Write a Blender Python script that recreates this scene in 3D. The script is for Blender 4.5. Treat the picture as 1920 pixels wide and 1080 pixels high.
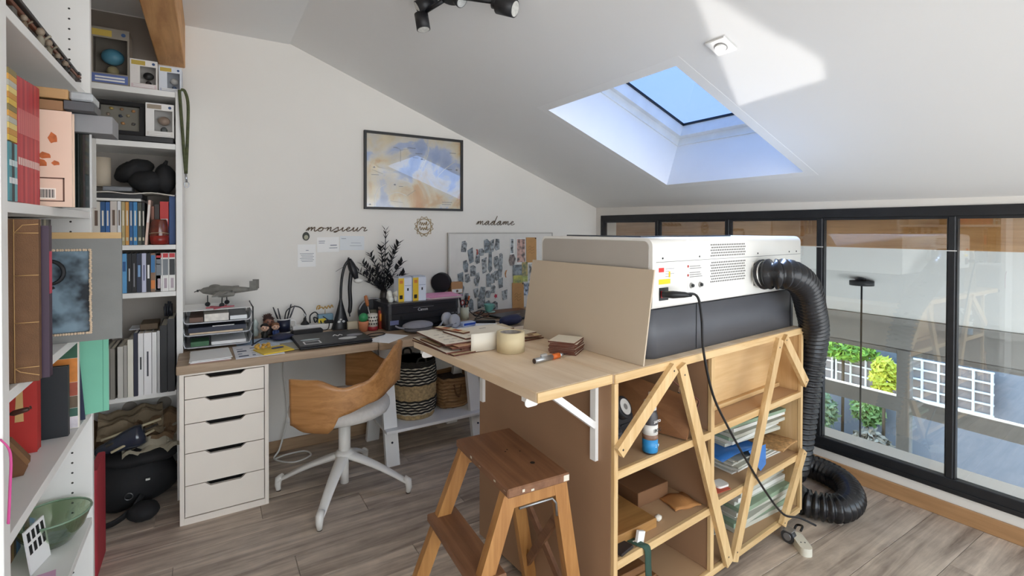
import bpy, bmesh, math, random
from math import sin, cos, pi, radians, sqrt
from mathutils import Vector, Matrix

# ---------------------------------------------------------------- clear, camera, world, sun, exposure
for o in list(bpy.data.objects):
    bpy.data.objects.remove(o)
S = bpy.context.scene
COL = S.collection
rnd = random.Random(7)

cam_d = bpy.data.cameras.new('camera')
cam = bpy.data.objects.new('camera', cam_d)
COL.objects.link(cam)
cam_d.sensor_width = 36.0
cam_d.lens = 17.324
cam_d.shift_y = -0.05288
cam_d.clip_start = 0.02
YAW, PITCH, ROLL = 0.552999, 0.0107761, -0.0025965
_r = Vector((cos(YAW), -sin(YAW), 0)); _f = Vector((sin(YAW), cos(YAW), 0)); _d = Vector((0, 0, -1))
_f2 = _f * cos(PITCH) + _d * sin(PITCH); _d2 = _d * cos(PITCH) - _f * sin(PITCH)
_r3 = _r * cos(ROLL) + _d2 * sin(ROLL); _d3 = _d2 * cos(ROLL) - _r * sin(ROLL)
cam.matrix_world = Matrix(((_r3.x, -_d3.x, -_f2.x, 0), (_r3.y, -_d3.y, -_f2.y, 0), (_r3.z, -_d3.z, -_f2.z, 1.37), (0, 0, 0, 1)))
S.camera = cam

world = bpy.data.worlds.new('sky'); S.world = world
world.use_nodes = True
wn = world.node_tree.nodes; wl = world.node_tree.links
wn.clear()
w_out = wn.new('ShaderNodeOutputWorld'); w_bg = wn.new('ShaderNodeBackground')
w_tc = wn.new('ShaderNodeTexCoord'); w_sep = wn.new('ShaderNodeSeparateXYZ'); w_ramp = wn.new('ShaderNodeValToRGB')
wl.new(w_tc.outputs['Generated'], w_sep.inputs[0]); wl.new(w_sep.outputs[2], w_ramp.inputs[0])
w_ramp.color_ramp.elements[0].position = 0.0; w_ramp.color_ramp.elements[0].color = (0.92, 0.94, 0.96, 1)
w_ramp.color_ramp.elements[1].position = 1.0; w_ramp.color_ramp.elements[1].color = (0.26, 0.52, 0.88, 1)
_e = w_ramp.color_ramp.elements.new(0.45); _e.color = (0.62, 0.80, 0.97, 1)
_e = w_ramp.color_ramp.elements.new(0.72); _e.color = (0.38, 0.66, 0.97, 1)
wl.new(w_ramp.outputs[0], w_bg.inputs[0]); w_bg.inputs[1].default_value = 3.2
wl.new(w_bg.outputs[0], w_out.inputs[0])

sun_d = bpy.data.lights.new('sun', 'SUN'); sun_d.energy = 22.0; sun_d.angle = 0.01; sun_d.color = (1.0, 0.95, 0.88)
sun = bpy.data.objects.new('sun', sun_d); COL.objects.link(sun)
SUN_DIR = Vector((0.45, 0.71, 1.0)).normalized()
sun.rotation_euler = SUN_DIR.to_track_quat('Z', 'Y').to_euler()
sun.location = SUN_DIR * 20

# added area lamp imitating sunlight that the laser's glass lid throws onto the ceiling
lid_d = bpy.data.lights.new('lid_bounce_lamp', 'AREA'); lid_d.shape = 'RECTANGLE'; lid_d.size = 0.52; lid_d.size_y = 0.30; lid_d.spread = radians(3.0); lid_d.energy = 0.2; lid_d.color = (1.0, 0.98, 0.95)
lid = bpy.data.objects.new('lid_bounce_lamp', lid_d); COL.objects.link(lid)
LID_DIR = Vector((-0.45, -0.71, 1.0)).normalized()      # the sun's direction mirrored by the level lid
_z = -LID_DIR; _x = Vector((-.353, .032, -.137)); _x = (_x - _z*_x.dot(_z)).normalized(); _y = _z.cross(_x)
lid.matrix_world = Matrix(((_x.x, _y.x, _z.x, 1.93), (_x.y, _y.y, _z.y, 1.49), (_x.z, _y.z, _z.z, 1.352), (0, 0, 0, 1)))

S.view_settings.view_transform = 'Standard'
S.view_settings.look = 'None'
S.view_settings.gamma = 1.0
S.view_settings.use_curve_mapping = False
S.view_settings.exposure = 0.57

# ---------------------------------------------------------------- helpers: materials
def hx(h):
    h = h.lstrip('#'); out = []
    for i in (0, 2, 4):
        c = int(h[i:i+2], 16) / 255.0
        out.append(c / 12.92 if c <= 0.04045 else ((c + 0.055) / 1.055) ** 2.4)
    return (*out, 1.0)

_mats = {}
def M(h, rough=0.5, metal=0.0, var=0.06, scale=8.0, bump=0.0, coat=0.0, spec=0.5, stretch=None, alpha=None):
    """plain surface: colour, a little noise in value, optional fine bump"""
    key = (h, rough, metal, var, scale, bump, coat, spec, stretch, alpha)
    if key in _mats: return _mats[key]
    m = bpy.data.materials.new('surface_' + h.lstrip('#')); m.use_nodes = True
    nt = m.node_tree; b = nt.nodes['Principled BSDF']; L = nt.links
    c = hx(h)
    b.inputs['Roughness'].default_value = rough; b.inputs['Metallic'].default_value = metal
    b.inputs['Specular IOR Level'].default_value = spec
    if coat: b.inputs['Coat Weight'].default_value = coat; b.inputs['Coat Roughness'].default_value = 0.05
    tc = nt.nodes.new('ShaderNodeTexCoord'); mp = nt.nodes.new('ShaderNodeMapping')
    if stretch: mp.inputs['Scale'].default_value = stretch
    L.new(tc.outputs['Object'], mp.inputs[0])
    n = nt.nodes.new('ShaderNodeTexNoise'); n.inputs['Scale'].default_value = scale; n.inputs['Detail'].default_value = 4
    L.new(mp.outputs[0], n.inputs['Vector'])
    r = nt.nodes.new('ShaderNodeValToRGB')
    r.color_ramp.elements[0].position = 0.3; r.color_ramp.elements[1].position = 0.7
    r.color_ramp.elements[0].color = tuple(x * (1 - var) for x in c[:3]) + (1,)
    r.color_ramp.elements[1].color = tuple(min(1, x * (1 + var)) for x in c[:3]) + (1,)
    L.new(n.outputs[0], r.inputs[0]); L.new(r.outputs[0], b.inputs['Base Color'])
    if bump:
        bp = nt.nodes.new('ShaderNodeBump'); bp.inputs['Strength'].default_value = bump; bp.inputs['Distance'].default_value = 0.002
        n2 = nt.nodes.new('ShaderNodeTexNoise'); n2.inputs['Scale'].default_value = scale * 12; n2.inputs['Detail'].default_value = 3
        L.new(mp.outputs[0], n2.inputs['Vector']); L.new(n2.outputs[0], bp.inputs['Height']); L.new(bp.outputs[0], b.inputs['Normal'])
    if alpha is not None: b.inputs['Alpha'].default_value = alpha
    _mats[key] = m
    return m

def WOOD(h1, h2, axis='x', rough=0.45, scale=1.0, coat=0.0, per_object=0.0, dist=3.0):
    """grain running along one axis of the object"""
    key = ('wood', h1, h2, axis, rough, scale, coat, per_object)
    if key in _mats: return _mats[key]
    m = bpy.data.materials.new('wood_' + h1.lstrip('#')); m.use_nodes = True
    nt = m.node_tree; b = nt.nodes['Principled BSDF']; L = nt.links
    b.inputs['Roughness'].default_value = rough
    if coat: b.inputs['Coat Weight'].default_value = coat; b.inputs['Coat Roughness'].default_value = 0.15
    tc = nt.nodes.new('ShaderNodeTexCoord'); mp = nt.nodes.new('ShaderNodeMapping')
    s = [22 * scale] * 3; s['xyz'.index(axis)] = 1.6 * scale
    mp.inputs['Scale'].default_value = s
    src = tc.outputs['Object']
    if per_object:
        oi = nt.nodes.new('ShaderNodeObjectInfo'); ad = nt.nodes.new('ShaderNodeVectorMath'); ad.operation = 'ADD'
        mu = nt.nodes.new('ShaderNodeMath'); mu.operation = 'MULTIPLY'; mu.inputs[1].default_value = 37.0
        cb = nt.nodes.new('ShaderNodeCombineXYZ')
        L.new(oi.outputs['Random'], mu.inputs[0])
        for k in range(3): L.new(mu.outputs[0], cb.inputs[k])
        L.new(src, ad.inputs[0]); L.new(cb.outputs[0], ad.inputs[1]); src = ad.outputs[0]
    L.new(src, mp.inputs[0])
    n1 = nt.nodes.new('ShaderNodeTexNoise'); n1.inputs['Scale'].default_value = 1.3; n1.inputs['Detail'].default_value = 6
    n1.inputs['Roughness'].default_value = 0.65; n1.inputs['Distortion'].default_value = 0.6
    L.new(mp.outputs[0], n1.inputs['Vector'])
    r = nt.nodes.new('ShaderNodeValToRGB'); r.color_ramp.elements[0].position = 0.3; r.color_ramp.elements[1].position = 0.68
    r.color_ramp.elements[0].color = hx(h2); r.color_ramp.elements[1].color = hx(h1)
    L.new(n1.outputs[0], r.inputs[0])
    n2 = nt.nodes.new('ShaderNodeTexNoise'); n2.inputs['Scale'].default_value = dist; n2.inputs['Detail'].default_value = 3
    L.new(src, n2.inputs['Vector'])
    mx = nt.nodes.new('ShaderNodeMix'); mx.data_type = 'RGBA'; mx.blend_type = 'MULTIPLY'; mx.inputs[0].default_value = 0.35
    r2 = nt.nodes.new('ShaderNodeValToRGB'); r2.color_ramp.elements[0].position = 0.35; r2.color_ramp.elements[1].position = 0.65
    r2.color_ramp.elements[0].color = (0.62, 0.6, 0.58, 1); r2.color_ramp.elements[1].color = (1, 1, 1, 1)
    L.new(n2.outputs[0], r2.inputs[0]); L.new(r.outputs[0], mx.inputs[6]); L.new(r2.outputs[0], mx.inputs[7])
    outc = mx.outputs[2]
    if per_object:
        hs = nt.nodes.new('ShaderNodeHueSaturation'); mr = nt.nodes.new('ShaderNodeMapRange')
        mr.inputs[3].default_value = 1 - per_object; mr.inputs[4].default_value = 1 + per_object
        L.new(oi.outputs['Random'], mr.inputs[0]); L.new(mr.outputs[0], hs.inputs['Value']); L.new(outc, hs.inputs['Color']); outc = hs.outputs[0]
    L.new(outc, b.inputs['Base Color'])
    bp = nt.nodes.new('ShaderNodeBump'); bp.inputs['Strength'].default_value = 0.25; bp.inputs['Distance'].default_value = 0.001
    L.new(n1.outputs[0], bp.inputs['Height']); L.new(bp.outputs[0], b.inputs['Normal'])
    _mats[key] = m
    return m

def GLASS(name, tint='ffffff', rough=0.0, mixv=0.12):
    """thin pane: transparent with a fresnel reflection"""
    key = ('glass', name)
    if key in _mats: return _mats[key]
    m = bpy.data.materials.new(name); m.use_nodes = True
    nt = m.node_tree; nt.nodes.clear(); L = nt.links
    o = nt.nodes.new('ShaderNodeOutputMaterial'); t = nt.nodes.new('ShaderNodeBsdfTransparent'); g = nt.nodes.new('ShaderNodeBsdfGlossy')
    fr = nt.nodes.new('ShaderNodeLayerWeight'); fr.inputs[0].default_value = 0.5
    pw = nt.nodes.new('ShaderNodeMath'); pw.operation = 'POWER'; pw.inputs[1].default_value = 4.0
    mx = nt.nodes.new('ShaderNodeMixShader'); t.inputs[0].default_value = hx(tint); g.inputs['Roughness'].default_value = rough
    ma = nt.nodes.new('ShaderNodeMath'); ma.operation = 'MULTIPLY_ADD'; ma.inputs[1].default_value = 0.9; ma.inputs[2].default_value = mixv; ma.use_clamp = True
    L.new(fr.outputs['Facing'], pw.inputs[0]); L.new(pw.outputs[0], ma.inputs[0]); L.new(ma.outputs[0], mx.inputs[0]); L.new(t.outputs[0], mx.inputs[1]); L.new(g.outputs[0], mx.inputs[2]); L.new(mx.outputs[0], o.inputs[0])
    _mats[key] = m
    return m

def EMIT(h, strength):
    m = bpy.data.materials.new('glow'); m.use_nodes = True
    b = m.node_tree.nodes['Principled BSDF']; b.inputs['Emission Color'].default_value = hx(h); b.inputs['Emission Strength'].default_value = strength
    b.inputs['Base Color'].default_value = hx(h)
    return m

# ---------------------------------------------------------------- helpers: meshes
def T(x=0, y=0, z=0): return Matrix.Translation((x, y, z))
def RX(a): return Matrix.Rotation(radians(a), 4, 'X')
def RY(a): return Matrix.Rotation(radians(a), 4, 'Y')
def RZ(a): return Matrix.Rotation(radians(a), 4, 'Z')

class MB:
    """collects simple solids and links them as ONE mesh object"""
    def __init__(s): s.v = []; s.f = []; s.mi = []; s.sm = []
    def add(s, vs, fs, X=None, mi=0, smooth=False):
        o = len(s.v)
        for p in vs:
            p = Vector(p)
            s.v.append(X @ p if X is not None else p)
        for f in fs:
            s.f.append([o + i for i in f]); s.mi.append(mi); s.sm.append(smooth)
        return s
    def box(s, lo, hi, b=0.0, X=None, mi=0):
        x0, y0, z0 = lo; x1, y1, z1 = hi
        if x1 < x0: x0, x1 = x1, x0
        if y1 < y0: y0, y1 = y1, y0
        if z1 < z0: z0, z1 = z1, z0
        b = min(b, (x1-x0) * .45, (y1-y0) * .45, (z1-z0) * .45)
        if b <= 0:
            vs = [(x, y, z) for z in (z0, z1) for y in (y0, y1) for x in (x0, x1)]
            fs = [(0, 2, 3, 1), (4, 5, 7, 6), (0, 1, 5, 4), (2, 6, 7, 3), (0, 4, 6, 2), (1, 3, 7, 5)]
            return s.add(vs, fs, X, mi)
        c = ((x0+x1)/2, (y0+y1)/2, (z0+z1)/2); h = ((x1-x0)/2, (y1-y0)/2, (z1-z0)/2)
        vs = []; idx = {}
        for sx in (-1, 1):
            for sy in (-1, 1):
                for sz in (-1, 1):
                    for a in range(3):
                        d = [h[k] - (0 if k == a else b) for k in range(3)]
                        idx[(sx, sy, sz, a)] = len(vs); vs.append((c[0]+sx*d[0], c[1]+sy*d[1], c[2]+sz*d[2]))
        fs = []
        for a in range(3):
            o1, o2 = (a+1) % 3, (a+2) % 3
            for sg in (-1, 1):
                q = []
                for u, w in ((-1, -1), (1, -1), (1, 1), (-1, 1)):
                    t = [0, 0, 0]; t[a] = sg; t[o1] = u; t[o2] = w; q.append(idx[(*t, a)])
                fs.append(q if sg > 0 else q[::-1])
            for u in (-1, 1):
                for w in (-1, 1):
                    q = []
                    for (e, ax) in ((-1, o1), (1, o1), (1, o2), (-1, o2)):
                        t = [0, 0, 0]; t[a] = e; t[o1] = u; t[o2] = w; q.append(idx[(*t, ax)])
                    fs.append(q if u * w > 0 else q[::-1])
        for sx in (-1, 1):
            for sy in (-1, 1):
                for sz in (-1, 1):
                    q = [idx[(sx, sy, sz, a)] for a in range(3)]
                    fs.append(q if sx*sy*sz > 0 else q[::-1])
        return s.add(vs, fs, X, mi)
    def prism(s, poly, z0, z1, X=None, mi=0, smooth=False):
        """2-D outline (x, y) counter-clockwise, extruded along z"""
        n = len(poly)
        vs = [(p[0], p[1], z0) for p in poly] + [(p[0], p[1], z1) for p in poly]
        s.add(vs, [list(range(n))[::-1], list(range(n, 2*n))], X, mi)
        o = len(s.v) - 2*n
        for i in range(n):
            j = (i+1) % n
            s.f.append([o+i, o+j, o+n+j, o+n+i]); s.mi.append(mi); s.sm.append(smooth)
        return s
    def quad(s, a, b, c, d, X=None, mi=0): return s.add([a, b, c, d], [(0, 1, 2, 3)], X, mi)
    def cyl(s, p0, p1, r0, r1=None, n=16, X=None, mi=0, caps=True, smooth=True):
        r1 = r0 if r1 is None else r1
        p0 = Vector(p0); p1 = Vector(p1); d = (p1-p0).normalized()
        u = d.orthogonal().normalized(); w = d.cross(u)
        vs = []
        for p, r in ((p0, r0), (p1, r1)):
            for i in range(n):
                a = 2*pi*i/n; vs.append(p + u*(r*cos(a)) + w*(r*sin(a)))
        fs = [(i, (i+1) % n, n+(i+1) % n, n+i) for i in range(n)]
        s.add(vs, fs, X, mi, smooth)
        if caps:
            o = len(s.v) - 2*n
            s.f.append([o+i for i in range(n)][::-1]); s.mi.append(mi); s.sm.append(False)
            s.f.append([o+n+i for i in range(n)]); s.mi.append(mi); s.sm.append(False)
        return s
    def tube(s, pts, r, n=8, X=None, mi=0, flat=1.0, up=None, closed=False):
        """r: number or list; flat squashes the section along the second axis"""
        pts = [Vector(p) for p in pts]; m = len(pts)
        rs = r if isinstance(r, (list, tuple)) else [r]*m
        vs = []; u = None
        for i, p in enumerate(pts):
            d = (pts[min(i+1, m-1)] - pts[max(i-1, 0)])
            if closed: d = pts[(i+1) % m] - pts[(i-1) % m]
            d = d.normalized() if d.length > 1e-9 else Vector((0, 0, 1))
            if up is not None: u = (Vector(up) - d*Vector(up).dot(d)).normalized()
            elif u is None: u = d.orthogonal().normalized()
            else:
                u = u - d*u.dot(d); u = u.normalized() if u.length > 1e-6 else d.orthogonal().normalized()
            w = d.cross(u)
            for k in range(n):
                a = 2*pi*k/n; vs.append(p + u*(rs[i]*flat*cos(a)) + w*(rs[i]*sin(a)))
        fs = []
        for i in range(m if closed else m-1):
            j = (i+1) % m
            for k in range(n):
                k2 = (k+1) % n; fs.append((i*n+k, i*n+k2, j*n+k2, j*n+k))
        s.add(vs, fs, X, mi, True)
        if not closed:
            o = len(s.v) - len(vs)
            s.f.append([o+k for k in range(n)][::-1]); s.mi.append(mi); s.sm.append(False)
            s.f.append([o+(m-1)*n+k for k in range(n)]); s.mi.append(mi); s.sm.append(False)
        return s
    def lathe(s, prof, n=24, X=None, mi=0, smooth=True):
        """profile of (radius, z) bottom to top (outside) and back inside"""
        vs = []; fs = []; m = len(prof)
        for (r, z) in prof:
            for k in range(n):
                a = 2*pi*k/n; vs.append((r*cos(a), r*sin(a), z))
        for i in range(m-1):
            for k in range(n):
                k2 = (k+1) % n; fs.append((i*n+k, i*n+k2, (i+1)*n+k2, (i+1)*n+k))
        s.add(vs, fs, X, mi, smooth)
        o = len(s.v) - len(vs)
        if prof[0][0] > 1e-5: s.f.append([o+k for k in range(n)][::-1]); s.mi.append(mi); s.sm.append(False)
        if prof[-1][0] > 1e-5: s.f.append([o+(m-1)*n+k for k in range(n)]); s.mi.append(mi); s.sm.append(False)
        return s
    def ball(s, c, r, n=14, m=9, X=None, mi=0, lump=0.0, seed=0):
        r = r if isinstance(r, (list, tuple)) else (r, r, r)
        q = random.Random(seed); ph = [q.uniform(0, 6) for _ in range(6)]
        vs = [(c[0], c[1], c[2]-r[2])]
        for i in range(1, m):
            t = pi*i/m - pi/2
            for k in range(n):
                a = 2*pi*k/n
                w = 1 + lump*(sin(3*a+ph[0])*cos(2*t+ph[1]) + 0.6*sin(5*a+ph[2]+3*t))
                vs.append((c[0]+r[0]*cos(t)*cos(a)*w, c[1]+r[1]*cos(t)*sin(a)*w, c[2]+r[2]*sin(t)*w))
        vs.append((c[0], c[1], c[2]+r[2]))
        fs = [(0, 1+(k+1) % n, 1+k) for k in range(n)]
        for i in range(m-2):
            for k in range(n):
                k2 = (k+1) % n; a = 1+i*n
                fs.append((a+k, a+k2, a+n+k2, a+n+k))
        t = len(vs)-1; a = 1+(m-2)*n
        fs += [(a+k, a+(k+1) % n, t) for k in range(n)]
        return s.add(vs, fs, X, mi, True)
    def sheet(s, fn, nu, nv, thick=0.0, X=None, mi=0, smooth=True):
        """surface fn(u, v) -> point, optionally given thickness along its normal"""
        P = [[Vector(fn(i/nu, j/nv)) for j in range(nv+1)] for i in range(nu+1)]
        W = nv+1
        def grid(Q, flip):
            vs = [p for row in Q for p in row]; fs = []
            for i in range(nu):
                for j in range(nv):
                    q = (i*W+j, (i+1)*W+j, (i+1)*W+j+1, i*W+j+1); fs.append(q[::-1] if flip else q)
            return vs, fs
        if not thick:
            vs, fs = grid(P, False); return s.add(vs, fs, X, mi, smooth)
        Q = []
        for i in range(nu+1):
            row = []
            for j in range(nv+1):
                du = P[min(i+1, nu)][j]-P[max(i-1, 0)][j]; dv = P[i][min(j+1, nv)]-P[i][max(j-1, 0)]
                nn = du.cross(dv); nn = nn.normalized() if nn.length > 1e-12 else Vector((0, 0, 1))
                row.append(P[i][j]-nn*thick)
            Q.append(row)
        v1, f1 = grid(P, False); v2, f2 = grid(Q, True); o = len(v1)
        s.add(v1+v2, f1+[tuple(o+k for k in f) for f in f2], X, mi, smooth)
        base = len(s.v)-2*o
        rim = [(i, 0) for i in range(nu+1)]+[(nu, j) for j in range(1, nv+1)]+[(i, nv) for i in range(nu-1, -1, -1)]+[(0, j) for j in range(nv-1, 0, -1)]
        for k in range(len(rim)):
            a = rim[k]; b2 = rim[(k+1) % len(rim)]
            ia = a[0]*W+a[1]; ib = b2[0]*W+b2[1]
            s.f.append([base+ib, base+ia, base+o+ia, base+o+ib]); s.mi.append(mi); s.sm.append(False)
        return s
    def mesh(s, name, mats):
        me = bpy.data.meshes.new(name)
        me.from_pydata([tuple(p) for p in s.v], [], s.f)
        for m in (mats if isinstance(mats, (list, tuple)) else [mats]): me.materials.append(m)
        me.polygons.foreach_set('material_index', s.mi); me.polygons.foreach_set('use_smooth', s.sm)
        me.update()
        return me
    def build(s, name, mats, parent=None, X=None):
        o = bpy.data.objects.new(name, s.mesh(name, mats)); COL.objects.link(o)
        if X is not None: o.matrix_world = X
        if parent is not None: o.parent = parent
        return o

def tag(o, label=None, cat=None, group=None, kind=None):
    if label: o['label'] = label
    if cat: o['category'] = cat
    if group: o['group'] = group
    if kind: o['kind'] = kind
    return o
def thing(name, label, cat, X=None, group=None):
    o = bpy.data.objects.new(name, None); COL.objects.link(o); o.empty_display_size = 0.05
    if X is not None: o.matrix_world = X
    return tag(o, label, cat, group)
def struct(mb, name, mats, parent=None, X=None):
    o = mb.build(name, mats, parent, X)
    if parent is None: o['kind'] = 'structure'
    return o
def rrect(w, h, r, n=5, cx=0, cy=0):
    out = []
    for (sx, sy, a0) in ((1, 1, 0), (-1, 1, 90), (-1, -1, 180), (1, -1, 270)):
        for k in range(n+1):
            a = radians(a0 + 90*k/n)
            out.append((cx + sx*(w/2-r) + r*cos(a), cy + sy*(h/2-r) + r*sin(a)))
    return out
def bez(pts, n=8):
    """smooth curve through points"""
    P = [Vector(p) for p in pts]; out = []
    for i in range(len(P)-1):
        p0 = P[max(i-1, 0)]; p1 = P[i]; p2 = P[i+1]; p3 = P[min(i+2, len(P)-1)]
        for k in range(n):
            t = k/n; out.append(0.5*((2*p1) + (p2-p0)*t + (2*p0-5*p1+4*p2-p3)*t*t + (3*p1-p0-3*p2+p3)*t**3))
    out.append(P[-1]); return out
def lettering(text, size, mat, parent, X, depth=0.0005, align='CENTER', name='lettering', shear=0.0):
    """flat raised lettering lying in the local xy plane"""
    cu = bpy.data.curves.new(name, 'FONT'); cu.body = text; cu.size = size; cu.extrude = depth
    cu.align_x = align; cu.align_y = 'CENTER'; cu.resolution_u = 2; cu.shear = shear
    o = bpy.data.objects.new(name, cu); COL.objects.link(o); cu.materials.append(mat)
    bpy.context.view_layer.update()
    me = bpy.data.meshes.new_from_object(o.evaluated_get(bpy.context.evaluated_depsgraph_get()))
    bpy.data.objects.remove(o); o = bpy.data.objects.new(name, me); COL.objects.link(o)
    if parent is not None: o.parent = parent
    o.matrix_local = X
    return o
# ---------------------------------------------------------------- the setting
WALL = M('ebe7e0', 0.85, var=0.015, scale=3, bump=0.15)
CEIL = M('efeeec', 0.9, var=0.01, scale=2)
WHITE = M('f1efeb', 0.45, var=0.015)
LAMW = M('f3e9dc', 0.35, var=0.012)
BLK = M('17171a', 0.45, var=0.1)
STEEL = M('2a2b2e', 0.45, 0.3, var=0.12, scale=20)
WB = 3.305            # back wall
RX0, RZ0 = 0.42, 2.506   # ridge
SL = -0.3826
def zc(x): return RZ0 + (x-RX0)*SL if x > RX0 else RZ0 - 0.012*(RX0-x)

# floor: base and planks one by one
PLANK = WOOD('e8d6c2', '87766a', 'x', 0.5, 0.62, per_object=0.12, dist=13)
b = MB(); b.box((-0.66, -2.2, -0.08), (3.12, WB+0.05, -0.006)); b.box((-0.66, -2.2, -0.006), (3.12, 0.4, 0.0))
flo = struct(b, 'floor', M('cdbfb2', 0.6))
row = 0; y = 0.4
while y < WB:
    y1 = min(y+0.181, WB); x = -0.64 - (row*0.43) % 1.2
    while x < 3.08:
        xa, xb = max(x, -0.64), min(x+1.215, 3.08)
        if xb - xa > 0.02:
            q = MB(); L0 = xb-xa; w = y1-y
            q.box((0.0006, 0.0006, -0.007), (L0-0.0006, w-0.0006, 0.0), 0.0012)
            q.build('plank', PLANK, flo, T(xa, y, 0))
        x += 1.216
    y += 0.1815; row += 1

# back wall (gable shape)
b = MB()
poly = [(-0.66, -0.08), (5.8, -2.6), (5.8, zc(5.8)+.03), (RX0, RZ0+.03), (-0.66, zc(-0.66)+.03)]
poly = [(-0.66, -0.08), (2.92, -0.08), (2.92, -2.6), (5.8, -2.6), (5.8, zc(5.8)+.03), (RX0, RZ0+.03), (-0.66, zc(-0.66)+.03)]
b.prism([(p[0], p[1]) for p in poly], 0, 0.1, RX(90))
struct(b, 'wall_back', WALL, None, T(0, WB+0.1, 0))
b = MB(); b.box((-0.72, -2.2, -0.08), (-0.62, WB, 2.52)); struct(b, 'wall_left', WALL)
b = MB(); b.box((-0.62, WB-.006, 2.05), (-0.226, WB-.0005, 2.49)); struct(b, 'taupe_sheet', M('8d8176', 0.8, var=.05))  # thin taupe sheet over the upper back wall, left of the rafter
# ceiling: flat strip left of the ridge, slope to the right with the skylight hole
N_ = Vector((-SL, 0, 1)).normalized(); SX = Vector((1, 0, SL)).normalized()
def cp(x, y, d=0.0): return Vector((x, y, zc(x))) + N_*d
HX0, HX1, HY0, HY1 = 1.636, 2.620, 1.373, 2.270
b = MB()
def slab(x0, x1, y0, y1, t=0.05):
    vs = [cp(x, y, d) for d in (0, t) for y in (y0, y1) for x in (x0, x1)]
    b.add(vs, [(0, 2, 3, 1), (4, 5, 7, 6), (0, 1, 5, 4), (2, 6, 7, 3), (0, 4, 6, 2), (1, 3, 7, 5)])
slab(RX0, HX0, -2.2, WB); slab(HX1, 5.8, -2.2, WB); slab(HX0, HX1, -2.2, HY0); slab(HX0, HX1, HY1, WB)
b.box((-0.66, -2.2, zc(-.3)), (RX0+.01, WB, zc(-.3)+.06))
struct(b, 'ceiling', CEIL)

# skylight: plaster reveal, two stepped frames, pane
RM = Matrix((( SX.x, 0, N_.x, HX0), (0, 1, 0, HY0), (SX.z, 0, N_.z, zc(HX0)), (0, 0, 0, 1)))   # local: along slope, along y, outwards
LS = (Vector((HX1, 0, zc(HX1)))-Vector((HX0, 0, zc(HX0)))).length; LY = HY1-HY0
def ring(i0, d0, d1, wd):
    q = MB()
    q.box((i0-wd, i0-wd, d0), (LS-i0+wd, i0, d1)); q.box((i0-wd, LY-i0, d0), (LS-i0+wd, LY-i0+wd, d1))
    q.box((i0-wd, i0, d0), (i0, LY-i0, d1)); q.box((LS-i0, i0, d0), (LS-i0+wd, LY-i0, d1))
    return q
sk = thing('window_2', None, None, RM); sk['kind'] = 'structure'
LINW = M('f3f2f0', 0.6, var=0.01)
ring(0.003, -0.0005, 0.30, 0.05).build('reveal', LINW, sk)
ring(0.012, 0.285, 0.335, 0.06).build('window_frame', M('efeee9', 0.35), sk)
ring(0.045, 0.335, 0.41, 0.07).build('sash', M('f4f4f2', 0.3), sk)
ring(0.052, 0.41, 0.425, 0.07).build('gasket', BLK, sk)
q = MB(); q.box((0.04, 0.04, 0.418), (LS-.04, LY-.04, 0.424)); q.build('pane', GLASS('skylight_glass', '9fadc4', mixv=0.02), sk)

# exposed rafter at the left
b = MB(); b.box((-0.226, -2.2, 2.258), (-0.104, WB, 2.50), 0.004); struct(b, 'trim_1', WOOD('e6ae70', 'c08548', 'y', 0.55, 0.8))
# baseboards
BASEW = WOOD('c3a27d', 'a08061', 'x', 0.5, 0.8)
b = MB(); b.box((0.26, WB-0.014, 0), (2.90, WB, 0.072), 0.003); struct(b, 'baseboard_back', BASEW)
b = MB(); b.box((-0.62, WB-0.014, 0), (-0.12, WB, 0.072), 0.003); struct(b, 'baseboard_corner', BASEW)

# glazed wall on the right, turned 2 degrees: local x runs from the corner towards the camera, local y outwards
GW = T(2.911, WB, 0) @ RZ(-88)
def wmb(name, mat, fn, parent=None, kind=True):
    q = MB(); fn(q); o = q.build(name, mat, parent, GW if parent is None else None)
    if parent is None and kind: o['kind'] = 'structure'
    return o
wmb('wall_right', WALL, lambda q: (q.box((0, 0, -0.08), (5.6, 0.03, 0.122)), q.box((0, 0, 1.484), (5.6, 0.10, 1.60)), q.box((-.02, 0, .122), (.066, .028, 1.484))))
wmb('baseboard_right', WOOD('c89a6c', 'a97f55', 'x', 0.5, 0.8), lambda q: q.box((0, -0.014, 0), (5.6, 0, 0.075), 0.003))
win = thing('window_1', None, None, GW); win['kind'] = 'structure'
F0, F1, FZ0, FZ1 = 0.066, 5.5, 0.122, 1.484
posts = [0.673, 1.262, 1.838, 2.418, 3.0, 3.58, 4.16, 4.74]
wmb('window_frame', STEEL, lambda q: (q.box((F0, -0.012, FZ0), (F1, 0.029, FZ0+0.07), 0.003), q.box((F0, -0.018, FZ0+.018), (F1, -0.010, FZ0+.026)), q.box((F0, -0.012, FZ1-0.05), (F1, 0.04, FZ1), 0.003), q.box((F0, -0.004, FZ1-0.062), (F1, 0.03, FZ1-0.05)), q.box((F0, -0.012, FZ0), (F0+.032, 0.04, FZ1), 0.003)), win)
for p in posts:
    def mul(q, p=p):
        q.box((p-0.014, -0.012, FZ0+.07), (p+0.014, 0.04, FZ1-.05), 0.003)
        q.box((p-0.020, -0.002, FZ0+.07), (p+0.020, 0.028, FZ1-.05))
    o = wmb('mullion', STEEL, mul, win)
for p in (1.838, 2.418):
    wmb('clip', M('d8d8d6', 0.3), lambda q, p=p: q.box((p-.02, -0.0145, 1.268), (p+.02, -.0125, 1.273)), win)
PANE = GLASS('window_glass', 'fafcfc', mixv=0.12)
ed = [F0+.032] + posts + [F1]
for a_, b_ in zip(ed[:-1], ed[1:]):
    wmb('pane', PANE, lambda q: q.box((a_+0.012, 0.010, FZ0+.06), (b_-0.012, 0.016, FZ1-.055)), win)
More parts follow.
